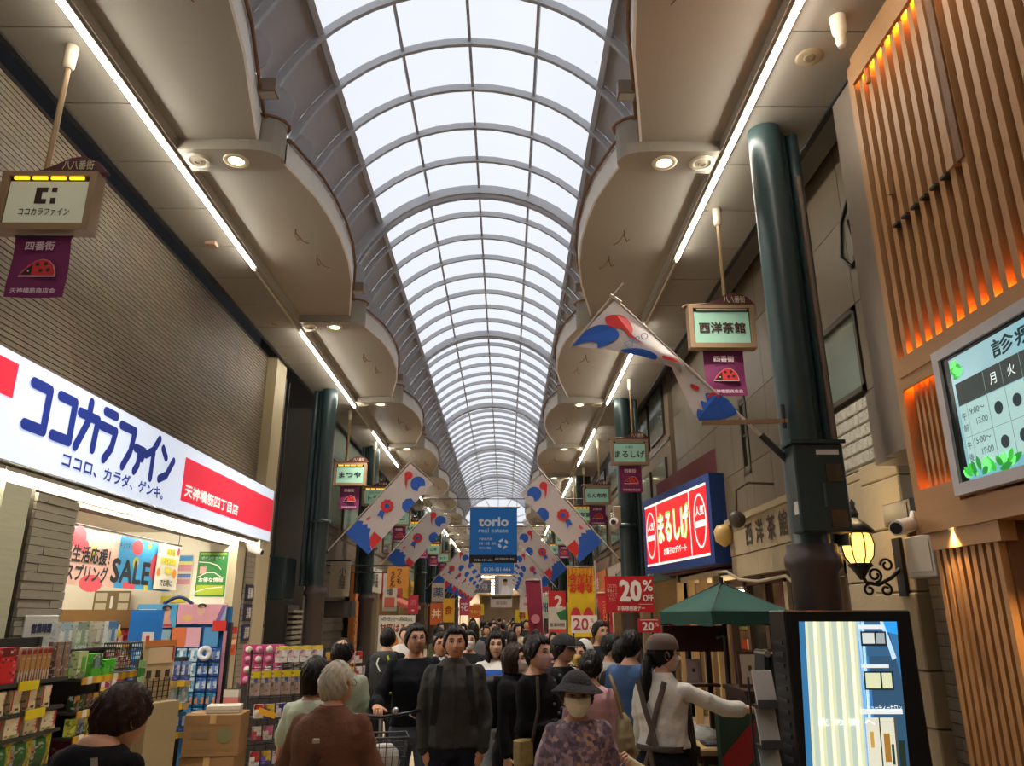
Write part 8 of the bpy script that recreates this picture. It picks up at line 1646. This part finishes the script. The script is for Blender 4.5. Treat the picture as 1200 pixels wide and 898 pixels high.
# bent pale pipe on the shop front
t = thing('curved_pipe', 'pale curved pipe running along the tea room head beam', 'pipe', (3.2, 11, 2.2)); MB().tube([(3.28, 12.2, 2.44), (3.26, 11.4, 2.42), (3.26, 10.8, 2.28), (3.26, 10.0, 2.22), (3.26, 9.0, 2.24), (3.28, 8.7, 2.1)], .02, 8).build('pipe', C('a8977c', .4), t, world=True); MB().cbox((3.29, 10.0, 2.22), (.04, .05, .06)).build('clip', M_dark, t, world=True)
# small ceiling fittings
for (x, y, lab, kind) in ((2.60, 4.78, 'white cylinder sensor hanging from the right ceiling', 'c'), (2.55, 5.22, 'round speaker grille in the right ceiling', 's'), (-3.72, 8.55, 'small pinkish box on the left ceiling', 'b'), (-3.75, 11.35, 'round speaker grille in the left ceiling', 's')):
    t = thing({'c': 'ceiling_sensor', 's': 'ceiling_speaker', 'b': 'ceiling_box'}[kind], lab, 'ceiling fitting', (x, y, H))
    if kind == 'c': MB().lathe([(.06, 0), (.055, -.14), (.04, -.17), (.038, -.24), (.03, -.26)], n=14).build('body', M_cream, t); MB().lathe([(.03, -.26), (.028, -.28), (.001, -.285)], n=12).build('tip', M_white, t)
    if kind == 's': MB().lathe([(.001, -.006), (.09, -.008), (.11, -.004), (.115, 0)], n=20).build('grille', C('8f8268', .6), t); MB().lathe([(.03, -.012), (.05, -.012), (.05, -.007), (.03, -.007)], n=16, cap=False).build('grille_ring', C('7a6e58', .6), t)
    if kind == 'b': MB().box((-.07, -.06, -.06), (.07, .06, 0)).build('box', C('8c6f5c', .6), t, bevel=.01); MB().box((-.05, -.062, -.05), (.05, -.06, -.01)).build('cover', C('9a7a66', .6), t)
# ---------------------------------------------------------------- bicycle
bk = thing('bicycle', 'black city bicycle with front wire basket pushed by the man in navy', 'bicycle', (-.90, 5.88, 0), .2)
M_bike = mat('bike_black', '1b1b1e', .35, var=.1); M_chr = mat('chrome', 'a8a8a8', .25, metal=.8, var=0); M_tyre = mat('tyre', '191919', .8)
def wheel(y, r=.32):
    w = MB().tube([(0, y + r*math.cos(2*PI*i/28), r + .015 + r*math.sin(2*PI*i/28)) for i in range(28)], .02, 7, closed=True).build('wheel', M_tyre, bk)
    MB().tube([(0, y + (r - .03)*math.cos(2*PI*i/28), r + .015 + (r - .03)*math.sin(2*PI*i/28)) for i in range(28)], .01, 5, closed=True).build('rim', M_chr, w)
    s_ = MB()
    for i in range(18): a = 2*PI*i/18; s_.tube([(.02*(-1)**i, y + .015*math.cos(a), r + .015), (0, y + (r - .03)*math.cos(a), r + .015 + (r - .03)*math.sin(a))], .0018, 4)
    s_.build('spokes', M_chr, w, kind='stuff'); MB().tube([(-.05, y, r + .015), (.05, y, r + .015)], .02, 8).build('hub', M_chr, w)
    MB().grid([[(x_, y + (r + .05)*math.cos(a), r + .015 + (r + .05)*math.sin(a) - abs(x_)*.3) for a in [PI*.05 + PI*.9*i/14 for i in range(15)]] for x_ in (-.03, 0, .03)]).build('mudguard', M_bike, bk, fix=False)
wheel(-.46); wheel(.60)
for p_, q_, r_ in (((0, -.12, .98), (0, -.18, .78), .02), ((0, -.16, .80), (0, .08, .32), .02), ((0, -.15, .70), (0, .06, .30), .018), ((0, .08, .30), (0, .20, .86), .018), ((.05, .08, .30), (.05, .60, .335), .012), ((-.05, .08, .30), (-.05, .60, .335), .012), ((.04, .18, .75), (.05, .60, .335), .010), ((-.04, .18, .75), (-.05, .60, .335), .010)): MB().tube([p_, q_], r_, 8).build('frame_tube', M_bike, bk)
for sx in (-.055, .055): MB().tube([(sx*.5, -.18, .78), (sx, -.26, .62), (sx, -.46, .335)], .013, 6).build('fork', M_bike, bk)
MB().tube([(0, -.12, .96), (0, -.10, 1.10)], .016, 8).build('stem', M_chr, bk); MB().tube([(-.25, .02, 1.13), (-.20, -.06, 1.13), (0, -.10, 1.11), (.20, -.06, 1.13), (.25, .02, 1.13)], .012, 8).build('handlebar', M_bike, bk)
for sx in (-1, 1): MB().tube([(sx*.245, .01, 1.13), (sx*.28, .07, 1.13)], .017, 8).build('grip', M_tyre, bk); MB().tube([(sx*.2, -.08, 1.12), (sx*.25, -.04, 1.09)], .007, 5).build('brake_lever', M_chr, bk)
MB().ball((.10, -.09, 1.15), .025, 10, 6).build('bell', M_chr, bk); MB().lathe([(.04, -.04), (.045, 0), (.03, .02)], n=12).build('headlamp', M_chr, bk).matrix_basis = Matrix.Translation((0, -.50, .72)) @ Matrix.Rotation(PI/2, 4, 'X')
g = MB(); bw_, bd_, bz0, bz1 = .17, .13, .80, 1.03
for i in range(8):
    for yy in (-bd_, bd_): g.tube([((-.8 + 1.6*i/7)*bw_, -.36 + yy*.85, bz0), ((-1 + 2*i/7)*bw_, -.36 + yy, bz1)], .003, 4)
    for xx in (-bw_, bw_): g.tube([(xx*.8, -.36 + (-.85 + 1.7*i/7)*bd_, bz0), (xx, -.36 + (-1 + 2*i/7)*bd_, bz1)], .003, 4)
for k in range(5):
    f = k/4; w_, d_ = bw_*(.8 + .2*f), bd_*(.85 + .15*f); z = bz0 + (bz1 - bz0)*f; g.tube([(-w_, -.36 - d_, z), (w_, -.36 - d_, z), (w_, -.36 + d_, z), (-w_, -.36 + d_, z)], .003 if k < 4 else .007, 5, closed=True)
for i in range(5): g.tube([((-.7 + 1.4*i/4)*bw_, -.36 - bd_*.85, bz0), ((-.7 + 1.4*i/4)*bw_, -.36 + bd_*.85, bz0)], .003, 4)
g.build('basket', C('3c3c3c', .4), bk, kind='stuff'); MB().box((-.10, .10, .86), (.10, .36, .91)).build('saddle', M_tyre, bk, bevel=.02)
MB().tube([(.06, .08, .30), (.10, .08, .30), (.10, .13, .20), (.18, .13, .20)], .012, 6).build('crank', M_chr, bk)
t = thing('basket_bag', 'pale bag lying in the bicycle basket', 'bag'); t.matrix_basis = wmat(bk) @ Matrix.Translation((0, -.36, .806)); b = MB(); loft(b, [(.0, .11, .085, 0, 0), (.05, .125, .095, 0, 0), (.13, .11, .08, 0, .01), (.17, .05, .04, .02, 0)]); b.build('bag', C('a8a49a', .7), t, fix=False)
# ---------------------------------------------------------------- labels of alike neighbours: number them as seen from the viewpoint
def _finish_labels():
    from collections import defaultdict
    byl = defaultdict(list)
    for o in COL.objects:
        if o.parent is None and o.get('label') and o.get('kind') != 'structure': byl[o['label']].append(o)
    cm = cam.matrix_basis.inverted()
    def px(o):
        p = cm @ o.matrix_basis.translation; return p.x / max(.1, -p.z)
    def place(i, n):
        if i == 0: return 'leftmost'
        if i == n - 1: return 'rightmost'
        return (ORD[i] if i else 'first') + ' from the left'
    for lab, os_ in byl.items():
        if len(os_) < 2: continue
        os_.sort(key=px)
        for i, o in enumerate(os_):
            w = lab.split(' ')
            extra = place(i, len(os_))
            while len((' '.join(w) + ', ' + extra).split()) > 16: w = w[:-1]
            o['label'] = ' '.join(w) + ', ' + extra
_finish_labels()
